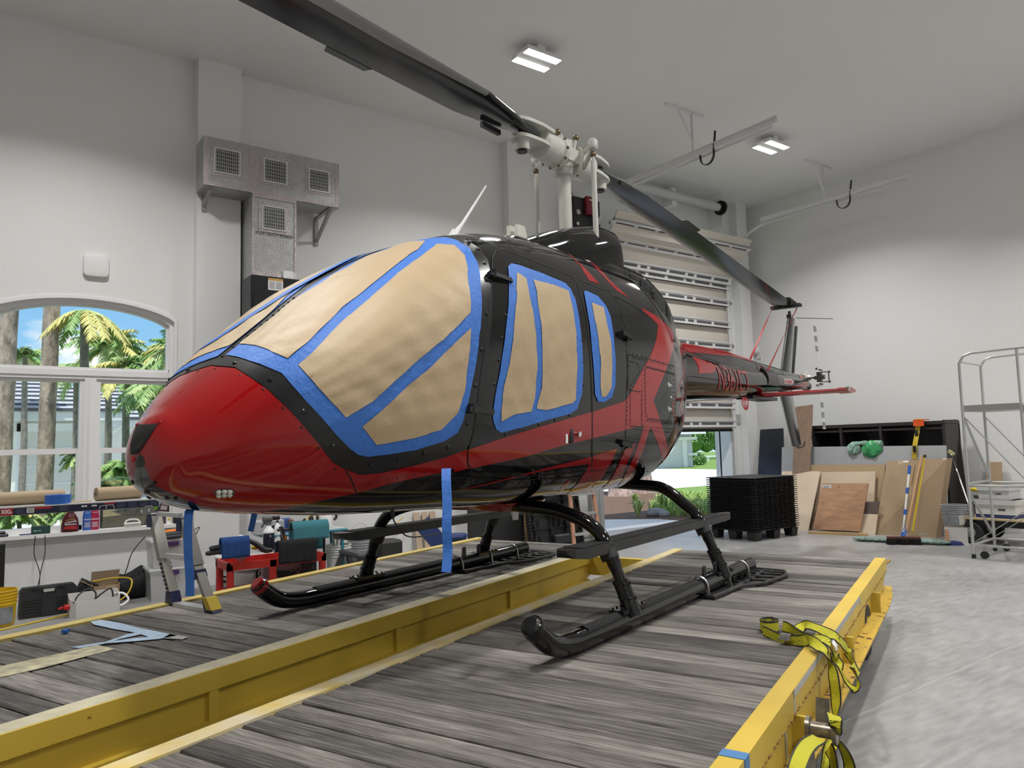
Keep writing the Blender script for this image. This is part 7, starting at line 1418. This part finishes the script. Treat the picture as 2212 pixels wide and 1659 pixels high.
# strap and corner guard over the bookcase, green bag
sx = thing('ratchet_strap', 'yellow ratchet strap with an orange corner guard over the bookcase', 'strap', (12.0, 5.6, 0)); m = MB()
Lp = [onx(1985, 906, 12.35)+V(0, 0, .01), onx(1985, 907, 12.08), onx(1981, 935, 12.05), onx(1976, 965, 11.93), onx(1975, 992, 11.9)]; m.ribbon(spline(Lp, 5), .075, (0, 1, .0), 0, .002); m.build('webbing', mat('ochre_webbing', (.50, .36, .02), .6, bump=.5, bscale=160), sx, loc=(-12., -5.6, 0))
for py, tz_ in ((936, .1), (970, .1)): m = MB(); c = onx(1980 if py < 950 else 1976, py, 12.03 if py < 950 else 11.9); m.cbox(c+V(-.008, 0, 0), (.004, .05, .10)); m.build('label', BLK, sx, loc=(-12., -5.6, 0))
m = MB(); c = onx(1986, 911, 12.06); m.cbox(c+V(.06, 0, .03), (.2, .16, .014)); m.cbox(c+V(-.03, 0, -.02), (.014, .16, .10)); m.build('corner_guard', mat('guard_orange', (.75, .10, .015), .45), sx, loc=(-12., -5.6, 0))
GBG = mat('green_plastic_bag', (.07, .42, .15), .35, var=.3, vscale=12, bump=.8, bscale=18)
for px, lab, mt, s_ in (((1883, 970), 'bright green crumpled plastic bag hung over the grey insulation sheet', GBG, (.9, 1.3, 1.6)), ((1844, 968), 'pale green and white plastic bag hung over the insulation sheet, left of the green one', mat('pale_green_bag', (.38, .62, .50), .35, var=.55, vscale=10, bump=.8, bscale=18), (.7, .9, 1.2))):
    c = onx(*px, 11.93); m = MB(); rg = []
    for i, u in enumerate(np.linspace(0, math.pi, 12)): rg.append([c+V(s_[0]*.07*math.sin(u)*math.cos(q)*(1+.22*math.sin(q*3+u*4)), s_[1]*.11*math.sin(u)*math.sin(q)*(1+.25*math.sin(q*4-u*3)), s_[2]*.085*math.cos(u)+.012*math.sin(q*5)) for q in np.arange(18)*math.pi/9])
    m.loft(rg); single(m, 'plastic_bag', mt, lab, 'bag', True, 'plastic bags on the insulation sheet')
m = MB(); a, b, c, d = onx(1858, 962, 11.92), onx(1875, 957, 11.95), onx(1905, 958, 11.95), onx(1868, 957, 11.95); m.tube(spline([onx(1838, 975, 11.9), onx(1848, 960, 11.93), b, c], 6), [.03, .035, .04, .045]*4+[.05]*3, 8) ; single(m, 'twisted_film', mat('pale_green_bag', (.38, .62, .50), .35), 'twisted plastic film lying along the top edge of the insulation sheet', 'film', True)
# bucket on a printed carton, scraper pole, panel
c = onz(2066, 1170, 0); bx2 = thing('printed_carton', 'white carton with orange print under the grey paint bucket', 'box', (11.2, 4.85, 0)); P4 = [onz(2042, 1172, 0), onz(2092, 1174, 0)]; L_ = P4[1]-P4[0]; dd = V(-L_[1], L_[0], 0); dd /= np.linalg.norm(dd); dd = dd if dd[0] > 0 else -dd
zt_ = .215; m = MB(); m.loft([[P4[0]+V(0, 0, z), P4[1]+V(0, 0, z), P4[1]+dd*.3+V(0, 0, z), P4[0]+dd*.3+V(0, 0, z)] for z in (0, zt_)]); m.build('body', mat('carton_white', (.55, .53, .5), .65), bx2, loc=(-11.2, -4.85, 0))
m = MB()
for i in range(5): a = P4[0]+L_*.03-dd*.003; m.prism([(0, 0), (.22, .01), (0, .025)], lambda u, z: a+L_*u+V(0, 0, .03+i*.032+z), lambda u, z: a+L_*u+V(0, 0, .03+i*.032+z)+dd*.002)
m.build('orange_print', mat('print_orange', (.62, .20, .03), .6), bx2, loc=(-11.2, -4.85, 0))
m = MB(); m.loft([[P4[0]+V(0, 0, z), P4[1]+V(0, 0, z), P4[1]+dd*.3+V(0, 0, z), P4[0]+dd*.3+V(0, 0, z)] for z in (zt_, zt_+.004)]); m.build('top_flaps', CARD, bx2, loc=(-11.2, -4.85, 0))
c = (P4[0]+P4[1])/2+dd*.15+V(0, 0, zt_+.005); hb2 = ony(2062, 1078, c[1])[2]-zt_; pail(c, .165, .30, 'bucket', 'grey paint bucket with a torn label standing on the orange printed carton', mat('paint_bucket_grey', (.33, .34, .36), .45, var=.3, vscale=16), lab=mat('torn_label', (.55, .53, .48), .6, var=.5, vscale=14))
t, B = pole('squeegee', 'aluminium squeegee pole leaning right of the long carton', 'squeegee', ((2055, 982), (2094, 1094)), (12.1, 11.6), .012, ALU, ((.72, .98, BLK),)); A = onx(2055, 978, 12.1)-B; m = MB(); m.cbox(A, (.02, .10, .05), rx=.7); m.build('head', mat('squeegee_cream', (.55, .50, .25), .6), t)
board('grey_board', 'small grey speckled board leaning between the bucket and the rolling ladder', 'board', mat('speckled_grey', (.22, .21, .20), .6, var=.4, vscale=60), [(2080, 1100), (2104, 1094), (2102, 1136), (2078, 1136)], [11.35, 11.35, 11.25, 11.25], .02, None, False)
# hand cart with file boxes
hc = thing('platform_cart', 'flat wooden platform cart with a pneumatic wheel behind the rolling ladder', 'cart', (11.4, 4.4, 0)); zc_ = .33
OC = V(11.4, 4.4, 0); y_a, y_b = onx(2080, 1138, 11.25)[1], onx(2240, 1138, 11.25)[1]
m = MB(); m.box((11.2, y_b, zc_), (11.95, y_a, zc_+.022)); m.build('platform', mat('cart_ply', (.50, .38, .2), .65), hc, loc=tuple(-OC)); m = MB(); m.box((11.25, y_b, zc_-.09), (11.29, y_a-.1, zc_)); m.box((11.86, y_b, zc_-.09), (11.9, y_a-.1, zc_)); m.box((11.25, y_b+.1, zc_-.15), (11.9, y_b+.14, zc_-.05)); m.build('frame', BLK, hc, loc=tuple(-OC))
for x in (11.24, 11.92):
    cy_ = onx(2096, 1160, 11.24)[1]-.02; m = MB(); M_ = lambda v: V(x+v[2], cy_+v[0], .155+v[1]); m.lathe([(.07, -.04), (.13, -.045), (.155, -.02), (.155, .02), (.13, .045), (.07, .04)], (0, 0, 0), 26, 0, M_, False); w = m.build('wheel', RUBBER, hc, True, loc=tuple(-OC)); m = MB(); m.lathe([(.02, -.05), (.075, -.035), (.085, -.04), (.085, .04), (.02, .04)], (0, 0, 0), 20, 0, M_); m.build('rim', mat('grey_rim', (.35, .35, .34), .4, .5), w, True)
FB = mat('file_box_white', (.62, .62, .61), .6)
def fbox(pxs, pyb, pyt, X, z, lab, blue=False):
    y1_, y0_ = onx(pxs[0], pyb, X)[1], onx(pxs[1], pyb, X)[1]; h = onx(pxs[0], pyt, X)[2]-onx(pxs[0], pyb, X)[2]; t = thing('file_box', lab, 'box', (X, y0_, z), 0, 'file boxes on the cart'); w = y1_-y0_
    m = MB(); m.box((0, 0, 0), (.38, w, h)); m.build('body', FB, t); m = MB(); m.box((-.012, -.012, h*.72), (.392, w+.012, h)); m.build('lid', FB, t)
    if blue: m = MB(); m.box((-.003, 0, 0), (0, w, h*.2)); m.box((-.003, 0, 0), (.38, -.003, h*.2)); m.build('blue_base', mat('file_box_blue', (.015, .03, .12), .6), t)
    m = MB(); m.box((-.003, w*.25, h*.42), (0, w*.42, h*.52)); m.build('hand_hole', DGREY, t); return h
h_ = fbox((2110, 2196), 1137, 1098, 11.32, zc_+.023, 'lower white file box with a blue base on the platform cart', True); fbox((2116, 2182), 1100, 1074, 11.36, zc_+.024+h_, 'upper white file box on the platform cart')
m = MB(); a = onx(2106, 1070, 11.8); m.box((11.75, a[1]-.45, zc_+.023), (11.9, a[1]+.02, a[2])); single(m, 'tool_chest', mat('dark_chest', (.05, .05, .055), .5), 'dark box behind the white file boxes on the platform cart', 'box')
for p0, p1, lab in (((2093, 1056), (2118, 1061), 'left yellow grip on the dark box behind the file boxes'), ((2128, 1058), (2148, 1055), 'right yellow grip on the dark box behind the file boxes')):
    a, b = onx(*p0, 11.78), onx(*p1, 11.78); m = MB(); m.tube([a, (a+b)/2+V(0, 0, .01), b], [.02, .03, .022], 10); single(m, 'yellow_grip', YPL, lab, 'grip', True)  # yellow tool grips lying on the dark box
board('tan_board', 'tan board leaning on the right wall behind the rolling ladder', 'board', mat('tan_fibreboard', (.40, .29, .17), .75), [(2130, 998), (2163, 998), (2166, 1120), (2130, 1120)], [12.75, 12.75, 12.55, 12.55], .02)
c = onx(2182, 1060, 12.85); o_ = thing('wall_outlet', 'round black outlet on a grey plate low on the right wall', 'outlet', tuple(c)); m = MB(); m.bbox((-.02, -.09, -.075), (0, .09, .075), .01); m.build('plate', GREY, o_); m = MB(); m.cyl((-.02, 0, 0), (-.05, 0, 0), .055); m.build('socket', BLK, o_)
c = onx(1634, 758, 12.85); o_ = thing('security_camera', 'white dome security camera on the right wall above the tail boom', 'camera', tuple(c)); m = MB(); m.cyl((0, 0, 0), (-.03, 0, 0), .085); m.sphere((-.05, 0, 0), .075, 14); m.build('housing', WHITE, o_, True); m = MB(); m.sphere((-.10, .015, .0), .035, 10); m.build('lens', BLK, o_, True)
c = onx(1640, 781, 12.85); m = MB(); m.box(c+V(-.012, -.075, -.10), c+V(0, .075, .10)); m.box(c+V(-.014, -.05, .03), c+V(-.012, .05, .07), 1); m.box(c+V(-.014, -.05, -.05), c+V(-.012, .05, -.02), 1); single(m, 'light_switch', [WHITE, mat('switch_grey', (.5, .5, .5), .5)], 'white control panel on the right wall under the security camera', 'switch')
c = ony(1594, 905, 9.3); m = MB(); m.box(c+V(-.06, -.03, -.09), c+V(.06, 0, .09)); single(m, 'wall_plate', mat('plate_grey', (.45, .45, .45), .5), 'small grey plate on the wall right of the garage door strut', 'plate')
# rolling ladder
TUBE = mat('ladder_grey_metal', (.58, .58, .57), .35, .75); L0 = onz(2104, 1206, 0); L1_ = onz(2150, 1190, 0)
rl = thing('rolling_ladder', 'tall silver rolling warehouse ladder cut by the right edge of the view', 'ladder', tuple(L0)); u_ = (L1_-L0)/np.linalg.norm(L1_-L0); wd_ = np.linalg.norm(L1_-L0); v_ = V(u_[1], -u_[0], 0)
def lp(a, b, z): return u_*a+v_*b+V(0, 0, z)
zp, zt2 = 1.86, 2.50; DP = .62; RUN = 1.45
def lt(name, pts, r=.018, parent=None): m = MB(); m.tube(pts, r, 10); return m.build(name, TUBE, parent or rl, True)
for a in (0, wd_):
    lt('rear_post', [lp(a, 0, .03), lp(a, 0, zp), lp(a, 0, zt2-.12), lp(a, .05, zt2-.03), lp(a, .14, zt2)]+[lp(a, DP+.1, zt2+.01), lp(a, DP+.25, zt2-.06), lp(a, DP+RUN*.8, zt2-.95)])
    lt('front_post', [lp(a, DP, zp), lp(a, DP, zt2)], .016); lt('side_post', [lp(a, DP, 0.25), lp(a, DP, zp)], .018)
    m = MB(); m.bar(lp(a, DP-.02, zp-.02), lp(a, DP+RUN, .15), .028, .06); m.build('stair_stringer', TUBE, rl); m = MB(); m.cyl(lp(a, 0, 0), lp(a, 0, .05), .024); m.build('rubber_foot', RUBBER, rl)
    lt('base_rail', [lp(a, 0, .16), lp(a, DP+RUN, .16)], .016); lt('mid_rail', [lp(a, 0, .88), lp(a, DP+.5, .88)], .016)
    m = MB(); m.bar(lp(a, .02, zp-.15), lp(a, DP*.98, .95), .03, .008); m.build('diagonal_brace', TUBE, rl); m = MB(); m.bar(lp(a, .03, .2), lp(a, DP+.3, .85), .035, .008); m.build('diagonal_brace', TUBE, rl)
    for b in (.12, DP+RUN-.1):
        m = MB(); c = lp(a+(.03 if a else -.0), b, .05); m.cyl(c+u_*(-.015), c+u_*.015, .045, n=18); w = m.build('caster_wheel', RUBBER, rl, True); m = MB(); m.bar(c+V(0, 0, .02), c+V(0, 0, .12), .03, .02); m.build('caster_fork', STEEL, w)
m = MB(); m.bar(lp(0, 0, zp-.12), lp(wd_, 0, .95), .03, .008); m.build('diagonal_brace', TUBE, rl); m = MB(); m.bar(lp(0, 0, .80), lp(wd_, 0, .2), .03, .008); m.build('diagonal_brace', TUBE, rl)
lt('cross_rail', [lp(0, 0, .16), lp(wd_, 0, .16)], .016); lt('cross_rail', [lp(0, 0, .90), lp(wd_, 0, .90)], .016); lt('cross_rail', [lp(0, 0.02, zt2-.10), lp(wd_, .02, zt2-.10)], .012)
m = MB(); m.loft([[lp(a, b, z) for a, b in ((0, 0), (wd_, 0), (wd_, DP), (0, DP))] for z in (zp-.075, zp)]); m.build('top_platform', TUBE, rl)
for i in range(1, 7): f = i/7; m = MB(); b0 = DP+RUN*f; z = zp*(1-f); m.loft([[lp(a, b, zz) for a, b in ((.02, b0-.14), (wd_-.02, b0-.14), (wd_-.02, b0+.05), (.02, b0+.05))] for zz in (z-.03, z)]); m.build('step', TUBE, rl)
m = MB(); c = lp(0, DP+.45, 1.25); m.box(c+V(-.04, -.002, -.09), c+V(.04, .002, .05)); m.build('hang_tag', WHITE, rl)
# ---------------------------------------------------------------- outside: driveway, planting, neighbouring houses, palms
ZG = -.03
def gz(x, y): return onz(x, y, ZG)
CON = mat('driveway_concrete', (.72, .71, .68), .8, var=.12, vscale=1.5); LAWN = mat('lawn_grass', (.20, .34, .06), .9, var=.4, vscale=8); MUL = mat('brown_mulch', (.20, .12, .075), .95, var=.5, vscale=25, bump=1., bscale=40)
m = MB(); m.box((-40, 9.58, -.2), (90, 95, ZG-.012)); struct(m, 'ground', LAWN)
m = MB(); m.box((5.5, 9.55, -.15), (22, 11.9, ZG)); m.box((-30, 17.2, -.15), (80, 26.0, ZG-.003)); m.box((23, 26, -.15), (33, 34, ZG-.004)); struct(m, 'driveway', CON)
m = MB(); m.box((DX1, YB+.25, -.1), (DX1+1.2, onx(1547, 1000, DX1)[1], 5.0)); struct(m, 'trim_2', WALLM)
m = MB(); m.box((-8, YB+.28, 5.9), (16, YB+.75, 6.1)); m.box((-8, YB+.2, 6.05), (16, YB+.8, 6.3)); struct(m, 'trim_3', WALLM)
bed = [gz(*p) for p in ((1290, 1122), (1420, 1121), (1545, 1130), (1600, 1080), (1480, 1066), (1330, 1062), (1230, 1064))]; m = MB(); m.prism([(p[0], p[1]) for p in bed], lambda x, y: V(x, y, ZG-.05), lambda x, y: V(x, y, ZG+.01)); struct(m, 'planting_bed', MUL)
def grass(name, label, P, n, h, mt, seed, kind='stuff'):
    r2 = random.Random(seed); m = MB(); lo = np.min(P, 0); hi = np.max(P, 0)
    def inside(x, y):
        c = False; k = len(P)
        for i in range(k):
            a, b = P[i], P[(i+1) % k]
            if (a[1] > y) != (b[1] > y) and x < (b[0]-a[0])*(y-a[1])/(b[1]-a[1])+a[0]: c = not c
        return c
    while n > 0:
        x, y = r2.uniform(lo[0], hi[0]), r2.uniform(lo[1], hi[1])
        if not inside(x, y): continue
        n -= 1; t = r2.uniform(0, 6.28); hh = h*r2.uniform(.6, 1.2); d = V(math.cos(t), math.sin(t), 0); s_ = V(-d[1], d[0], 0)*.012; b = V(x, y, ZG)
        m.add([b-s_, b+s_, b+d*hh*.25+V(0, 0, hh*.7)+s_*.7, b+d*hh*.25+V(0, 0, hh*.7)-s_*.7, b+d*hh*.65+V(0, 0, hh*.95)], [(0, 1, 2, 3), (3, 2, 4)], r2.choice((0, 0, 1)))
    return tag(m.build(name, mt), label, 'grass', None, kind)
GR1, GR2 = mat('grass_blade', (.26, .42, .08), .7), mat('grass_blade_pale', (.45, .55, .20), .7)
gp2 = [gz(*p) for p in ((1400, 1111), (1470, 1117), (1545, 1118), (1560, 1078), (1450, 1072), (1415, 1088))]
grass('ornamental_grass', 'bright green border grass in the planting bed across the driveway', gp2, 2600, .22, [GR1, GR2], 4)
def tuft(c, h, n, label, name='grass_tuft'):
    r2 = random.Random(int(c[0]*100)); m = MB()
    for i in range(n):
        t = r2.uniform(0, 6.28); hh = h*r2.uniform(.7, 1.1); d = V(math.cos(t), math.sin(t), 0); s_ = V(-d[1], d[0], 0)*.014; sp_ = r2.uniform(.2, .9)
        m.add([c-s_, c+s_, c+d*hh*.4*sp_+V(0, 0, hh*.75)+s_, c+d*hh*.4*sp_+V(0, 0, hh*.75)-s_, c+d*hh*sp_+V(0, 0, hh*(1-.45*sp_))], [(0, 1, 2, 3), (3, 2, 4)], 1 if i % 3 else 0)
    return tag(m.build(name, [GR1, GR2]), label, 'plant')
for px, h, lab in (((1378, 1118), .45, 'spiky grass tuft at the left front of the planting bed'), ((1432, 1108), .5, 'spiky grass tuft behind the two grey stones'), ((1500, 1118), .4, 'spiky grass tuft at the right end of the planting bed'), ((1372, 1088), .3, 'small grass tuft at the foot of the tree trunks')): tuft(gz(*px), h, 60, lab)
for px, r, sq, lab in (((1416, 1116), .17, (1.5, .9, .62), 'large flat grey stone at the edge of the planting bed'), ((1435, 1117), .12, (1.1, 1, .75), 'small round grey stone beside the larger stone')):
    c = gz(*px); m = MB(); m.sphere(c+V(0, 0, r*.45), r, 16, 0, sq); single(m, 'garden_stone', mat('garden_stone_grey', (.32, .32, .34), .8, var=.3, vscale=9), lab, 'stone', True, 'stones in the planting bed')
BARK = mat('pine_bark', (.66, .50, .42), .95, var=.6, vscale=7, bump=1., bscale=16, col2=(.27, .20, .17), stretch=(1.6, 1.6, .6))
def trunk(px, r, h, name, label, Y=None, lean=0.):
    c = gz(*px) if Y is None else V(ony(px[0], px[1], Y)[0], Y, ZG); m = MB(); zs_ = np.linspace(0, h, 26)
    m.loft([[c+V(lean*z+r*(1+.35*math.exp(-z*3))*(1+.05*math.sin(7*q+z*5))*math.cos(q), r*(1+.35*math.exp(-z*3))*(1+.05*math.sin(5*q-z*4))*math.sin(q), z) for q in np.arange(22)*math.pi/11] for z in zs_]); return single(m, name, BARK, label, 'tree', True)
trunk((1341, 1072), .30, 7, 'pine_tree', 'left of two tree trunks in the planting bed seen through the garage opening'); trunk((1386, 1066), .30, 7, 'pine_tree', 'right of two tree trunks in the planting bed seen through the garage opening')
trunk((98, 900), .112, 8, 'pine_tree', 'reddish pine trunk in the middle of the left window sash', 13.2, .012); trunk((6, 900), .125, 8, 'pine_tree', 'pine trunk at the left edge of the arched window', 14.6, .012)
# palms
LEAF = [mat('palm_leaf', (.24, .40, .11), .5), mat('palm_leaf_light', (.50, .60, .24), .5), mat('palm_leaf_yellow', (.72, .62, .20), .55)]
def palm(c, h, L, n, label, seed, up=.6, trunk_r=.12, yel=.12):
    r2 = random.Random(seed); t = thing('palm_tree', label, 'palm', tuple(c)); m = MB(); m.tube([V(0, 0, 0), V(.03, 0, h*.5), V(0, 0, h)], [trunk_r*1.2, trunk_r, trunk_r*.8], 12); m.build('trunk', mat('palm_trunk', (.30, .27, .23), .9, var=.4, vscale=12), t, True); m = MB()
    for i in range(n):
        az = i*2.399+r2.uniform(-.3, .3); el = r2.uniform(-.35, 1.2)*up+.15; ll = L*r2.uniform(.75, 1.1); d = V(math.cos(az), math.sin(az), 0); kc = 2 if r2.random() < yel else r2.choice((0, 0, 1)); P = []
        for u in np.linspace(0, 1, 16): P.append(V(0, 0, h)+d*ll*u*math.cos(el*(1-u*.6))+V(0, 0, ll*(math.sin(el)*u-.75*u*u*(.7+.4*math.cos(el)))))
        m.tube(P, [.018*(1-k/17) for k in range(16)], 4, 1)
        for k in range(2, 16):
            for f_ in (0, .5):
                p = P[k]*(1-f_)+P[k-1]*f_; fd = P[k]-P[k-1]; fd /= np.linalg.norm(fd); sd_ = np.cross(fd, V(0, 0, 1)); sd_ /= np.linalg.norm(sd_)+1e-9; ln = ll*.30*(1-abs(k/16-.45)*.9)
                for s_ in (-1, 1):
                    tip = p+(sd_*s_*.75+fd*.55+V(0, 0, -.55*r2.uniform(.4, 1.4)))*ln; mid = p*.45+tip*.55+V(0, 0, ln*.10); w = fd*.018; m.add([p-w, p+w, mid+w, mid-w, tip], [(0, 1, 2, 3), (3, 2, 4)], kc)
    m.build('fronds', LEAF, t); return t
def at(x, y, Y): q = ony(x, y, Y); return q
for px, py, Y, L, n, up_, lab, yl in ((210, 748, 17.5, .82, 40, 1.1, 'tall palm crown in the middle of the arched window', .12), (245, 790, 15.6, .62, 36, .8, 'low palm with yellowing fronds just above the window transom', .45), (358, 755, 14.6, .72, 30, 1.2, 'palm at the right edge of the arched window', .15), (146, 662, 12.6, .62, 16, -.1, 'palm fronds hanging down beside the pine trunk at the top of the window', .5), (28, 768, 21.0, .75, 26, .9, 'distant palm behind the left pine trunk', .05), (322, 828, 13.2, .72, 38, .5, 'dense drooping palm in the right sash beside the helicopter nose', .12), (140, 795, 19.0, .7, 30, .7, 'palm right behind the middle pine trunk above the transom', .05), (285, 772, 18.2, .7, 32, .9, 'palm left of the helicopter nose above the transom', .2)):
    q = at(px, py, Y); palm(V(q[0]+.25, Y+.3, ZG), q[2]-ZG, L, n, lab, int(px), up_, .07, yl)
for px, py, Y, L, lab in ((262, 1012, 12.0, .42, 'bushy low palm in the lower right sash'), (222, 1052, 11.2, .36, 'small fan palm at the foot of the right sash'), (150, 1100, 12.5, .36, 'low green plant at the foot of the pine trunk'), (40, 1110, 12.2, .36, 'low plant at the lower left of the window'), (164, 985, 13.8, .26, 'small bright green palm beside the pine trunk in the left sash')):
    q = at(px, py, Y); palm(V(q[0], Y, ZG), max(.2, q[2]-ZG), L, 34, lab, int(px)+7, .9, .03, .05)
# neighbour's house seen through the window
HW = mat('stucco_pale', (.86, .87, .82), .8); HT = mat('house_trim_white', (.78, .80, .80), .6); ROOF = mat('grey_roof_tiles', (.50, .50, .54), .7)
YH = 22.
hx0, hx1 = ony(-120, 900, YH)[0], ony(240, 900, YH)[0]; ez = ony(120, 888, YH)[2]; rz_ = ony(120, 800, YH+4)[2]+.3
hs_ = thing('house', 'pale stucco house with grey tiled roof and garage door seen through the arched window', 'house', (hx1, YH, ZG)); OH = V(hx1, YH, ZG)
def hb_m(mb, nm, mt): return mb.build(nm, mt, hs_, loc=tuple(-OH))
m = MB(); m.box((hx0, YH, ZG), (hx1, YH+7, ez)); m.box((hx1, YH+1.4, ZG), (hx1+3.2, YH+7, ez-.1)); hb_m(m, 'wall', HW)
m = MB(); m.box((hx0, YH-.45, ez-.25), (hx1+.3, YH-.05, ez+.03)); m.box((hx1, YH+.95, ez-.35), (hx1+3.5, YH+1.35, ez-.07)); hb_m(m, 'eave', HT)
m = MB(); nr = 13
for i in range(nr):
    f0, f1 = i/nr, (i+1)/nr; m.add([V(hx0, YH-.5+f0*5, ez+(rz_-ez)*f0+.05), V(hx1+.3-f0*2.4, YH-.5+f0*5, ez+(rz_-ez)*f0+.05), V(hx1+.3-f1*2.4, YH-.5+f1*5, ez+(rz_-ez)*f1), V(hx0, YH-.5+f1*5, ez+(rz_-ez)*f1)], [(0, 1, 2, 3)])
    m.add([V(hx0, YH-.5+f0*5, ez+(rz_-ez)*f0-.03), V(hx1+.3-f0*2.4, YH-.5+f0*5, ez+(rz_-ez)*f0-.03), V(hx1+.3-f0*2.4, YH-.5+f0*5, ez+(rz_-ez)*f0+.05), V(hx0, YH-.5+f0*5, ez+(rz_-ez)*f0+.05)], [(0, 1, 2, 3)], 1)
    m.add([V(hx1, YH+.9+f0*5, ez-.1+(rz_-ez)*f0), V(hx1+3.5-f0*1.5, YH+.9+f0*5, ez-.1+(rz_-ez)*f0), V(hx1+3.5-f1*1.5, YH+.9+f1*5, ez-.15+(rz_-ez)*f1), V(hx1, YH+.9+f1*5, ez-.15+(rz_-ez)*f1)], [(0, 1, 2, 3)]); m.add([V(hx1, YH+.9+f0*5, ez-.18+(rz_-ez)*f0), V(hx1+3.5-f0*1.5, YH+.9+f0*5, ez-.18+(rz_-ez)*f0), V(hx1+3.5-f0*1.5, YH+.9+f0*5, ez-.1+(rz_-ez)*f0), V(hx1, YH+.9+f0*5, ez-.1+(rz_-ez)*f0)], [(0, 1, 2, 3)], 1)
hb_m(m, 'roof', [ROOF, mat('roof_tile_edge', (.10, .10, .12), .8)])
ga, gb, gt = ony(55, 1000, YH)[0], ony(178, 1000, YH)[0], ony(100, 932, YH)[2]; m = MB(); m.box((ga, YH-.02, ZG), (gb, YH, gt)); 
for i in range(1, 5): m.box((ga, YH-.03, gt*i/5), (gb, YH-.015, gt*i/5+.03), 1)
hb_m(m, 'garage_door', [mat('garage_door_pale', (.68, .68, .62), .7), HT]); m = MB(); m.box((ga-.2, YH-.06, ZG), (ga, YH, gt+.2)); m.box((gb, YH-.06, ZG), (gb+.2, YH, gt+.2)); m.box((ga-.2, YH-.06, gt), (gb+.2, YH, gt+.2)); m.box((hx0, YH-.08, gt+.45), (hx1, YH, gt+.62)); hb_m(m, 'door_trim', HT)
m = MB(); x = ony(228, 980, YH)[0]; m.tube([V(x+.5, YH-.15, ez-.25), V(x+.05, YH-.06, ez-.6), V(x, YH-.06, ez-.8), V(x, YH-.06, ZG)], .05, 8); hb_m(m, 'downspout', HT)
# house and hedge beyond the garage opening
YG = 31.; g1 = ony(1497, 1000, YG)[0]; g0_ = ony(1380, 1000, YG)[0]; zt_ = ony(1480, 928, YG)[2]
h2 = thing('house', 'pale house with garage door and white trim across the street, seen through the garage opening', 'house', (g1, YG, ZG)); O5 = V(g1, YG, ZG)
def h2m(mb, nm, mt): return mb.build(nm, mt, h2, loc=tuple(-O5))
m = MB(); m.box((g0_-6, YG, ZG), (g1, YG+8, zt_+.5)); h2m(m, 'wall', mat('stucco_grey', (.55, .57, .60), .8))
x0 = ony(1473, 1000, YG)[0]; m = MB(); m.box((x0-5.5, YG-.05, ZG), (x0, YG, ony(1470, 950, YG)[2])); h2m(m, 'garage_door', mat('garage_door_grey', (.62, .64, .66), .7))
m = MB(); za, zb = ony(1490, 950, YG)[2], ony(1490, 944, YG)[2]; m.box((x0-6, YG-.25, za), (g1+.2, YG, zb)); m.box((x0, YG-.15, ZG), (x0+.35, YG, za)); z3, z4 = ony(1490, 984, YG)[2], ony(1490, 979, YG)[2]; m.box((x0+.4, YG-.18, z3), (g1+.25, YG, z4)); z5, z6 = ony(1490, 938, YG)[2], ony(1490, 930, YG)[2]; m.box((g0_-6, YG-1.0, z5), (ony(1525, 935, YG-1)[0], YG, z6)); h2m(m, 'white_trim', HT)
m = MB(); zr = ony(1450, 880, YG)[2]; m.add([V(g0_-6, YG-1, z6), V(ony(1525, 935, YG-1)[0], YG-1, z6), V(g1-3, YG+4, zr+2), V(g0_-6, YG+4, zr+2)], [(0, 1, 2, 3)]); h2m(m, 'roof', ROOF)
def bush(c, r, n, label, name, mts, seed, size=.09, cat='bush'):
    r2 = random.Random(seed); m = MB()
    for i in range(n):
        t, p = r2.uniform(0, 6.28), math.acos(r2.uniform(-.6, 1)); k = r2.uniform(.72, 1.05); q = c+V(r[0]*k*math.sin(p)*math.cos(t), r[1]*k*math.sin(p)*math.sin(t), r[2]*(k*math.cos(p)+.6)); a, b = V(*[r2.uniform(-1, 1) for _ in range(3)]), V(*[r2.uniform(-1, 1) for _ in range(3)]); a *= size/np.linalg.norm(a); b *= size*.6/np.linalg.norm(b)
        m.add([q-a, q+b, q+a, q-b], [(0, 1, 2, 3)], r2.choice((0, 0, 1)))
    m.sphere(c+V(0, 0, r[2]*.55), 1., 12, 0, tuple(V(*r)*.8)); return tag(m.build(name, mts), label, cat)
HG = [mat('hedge_leaf', (.10, .22, .05), .6), mat('hedge_leaf_light', (.24, .38, .12), .6)]
for i, px in enumerate((1500, 1528, 1556)): q = V(ony(px, 1000, 44.)[0], 44., ZG+1.2); bush(q, (1.7, 1.3, 2.6), 1500, ('left', 'middle', 'right')[i]+' part of the tall green hedge trees beyond the lawn', 'hedge_tree', HG, i, .16, 'tree')
q = V(ony(1509, 1005, 33.)[0], 33., ZG); bush(q, (.55, .5, .5), 500, 'small round shrub beside the far house', 'shrub', HG, 9, .09)
m = MB(); a, b = V(ony(1495, 996, 38)[0], 38, .35), V(ony(1600, 996, 38)[0], 38, .35); m.bar(a, b, .08, .12); m.bar(a+V(3, 0, -.4), a+V(3, 0, 0), .1, .1); m.bar(b+V(-4, 0, -.4), b+V(-4, 0, 0), .1, .1); single(m, 'rail_fence', HT, 'low white rail across the lawn beyond the driveway', 'fence')

# ---------------------------------------------------------------- put every group root at the base of its own thing
bpy.context.view_layer.update()
for o in [o for o in bpy.data.objects if o.type == 'EMPTY' and o.parent is None and tuple(o.location) == (0, 0, 0)]:
    P = [c.matrix_world @ v.co for c in o.children_recursive if c.type == 'MESH' for v in c.data.vertices]
    if not P: continue
    q = Vector(((min(p.x for p in P)+max(p.x for p in P))/2, (min(p.y for p in P)+max(p.y for p in P))/2, min(p.z for p in P)))
    o.location = q
    for c in o.children: c.location = c.location-q
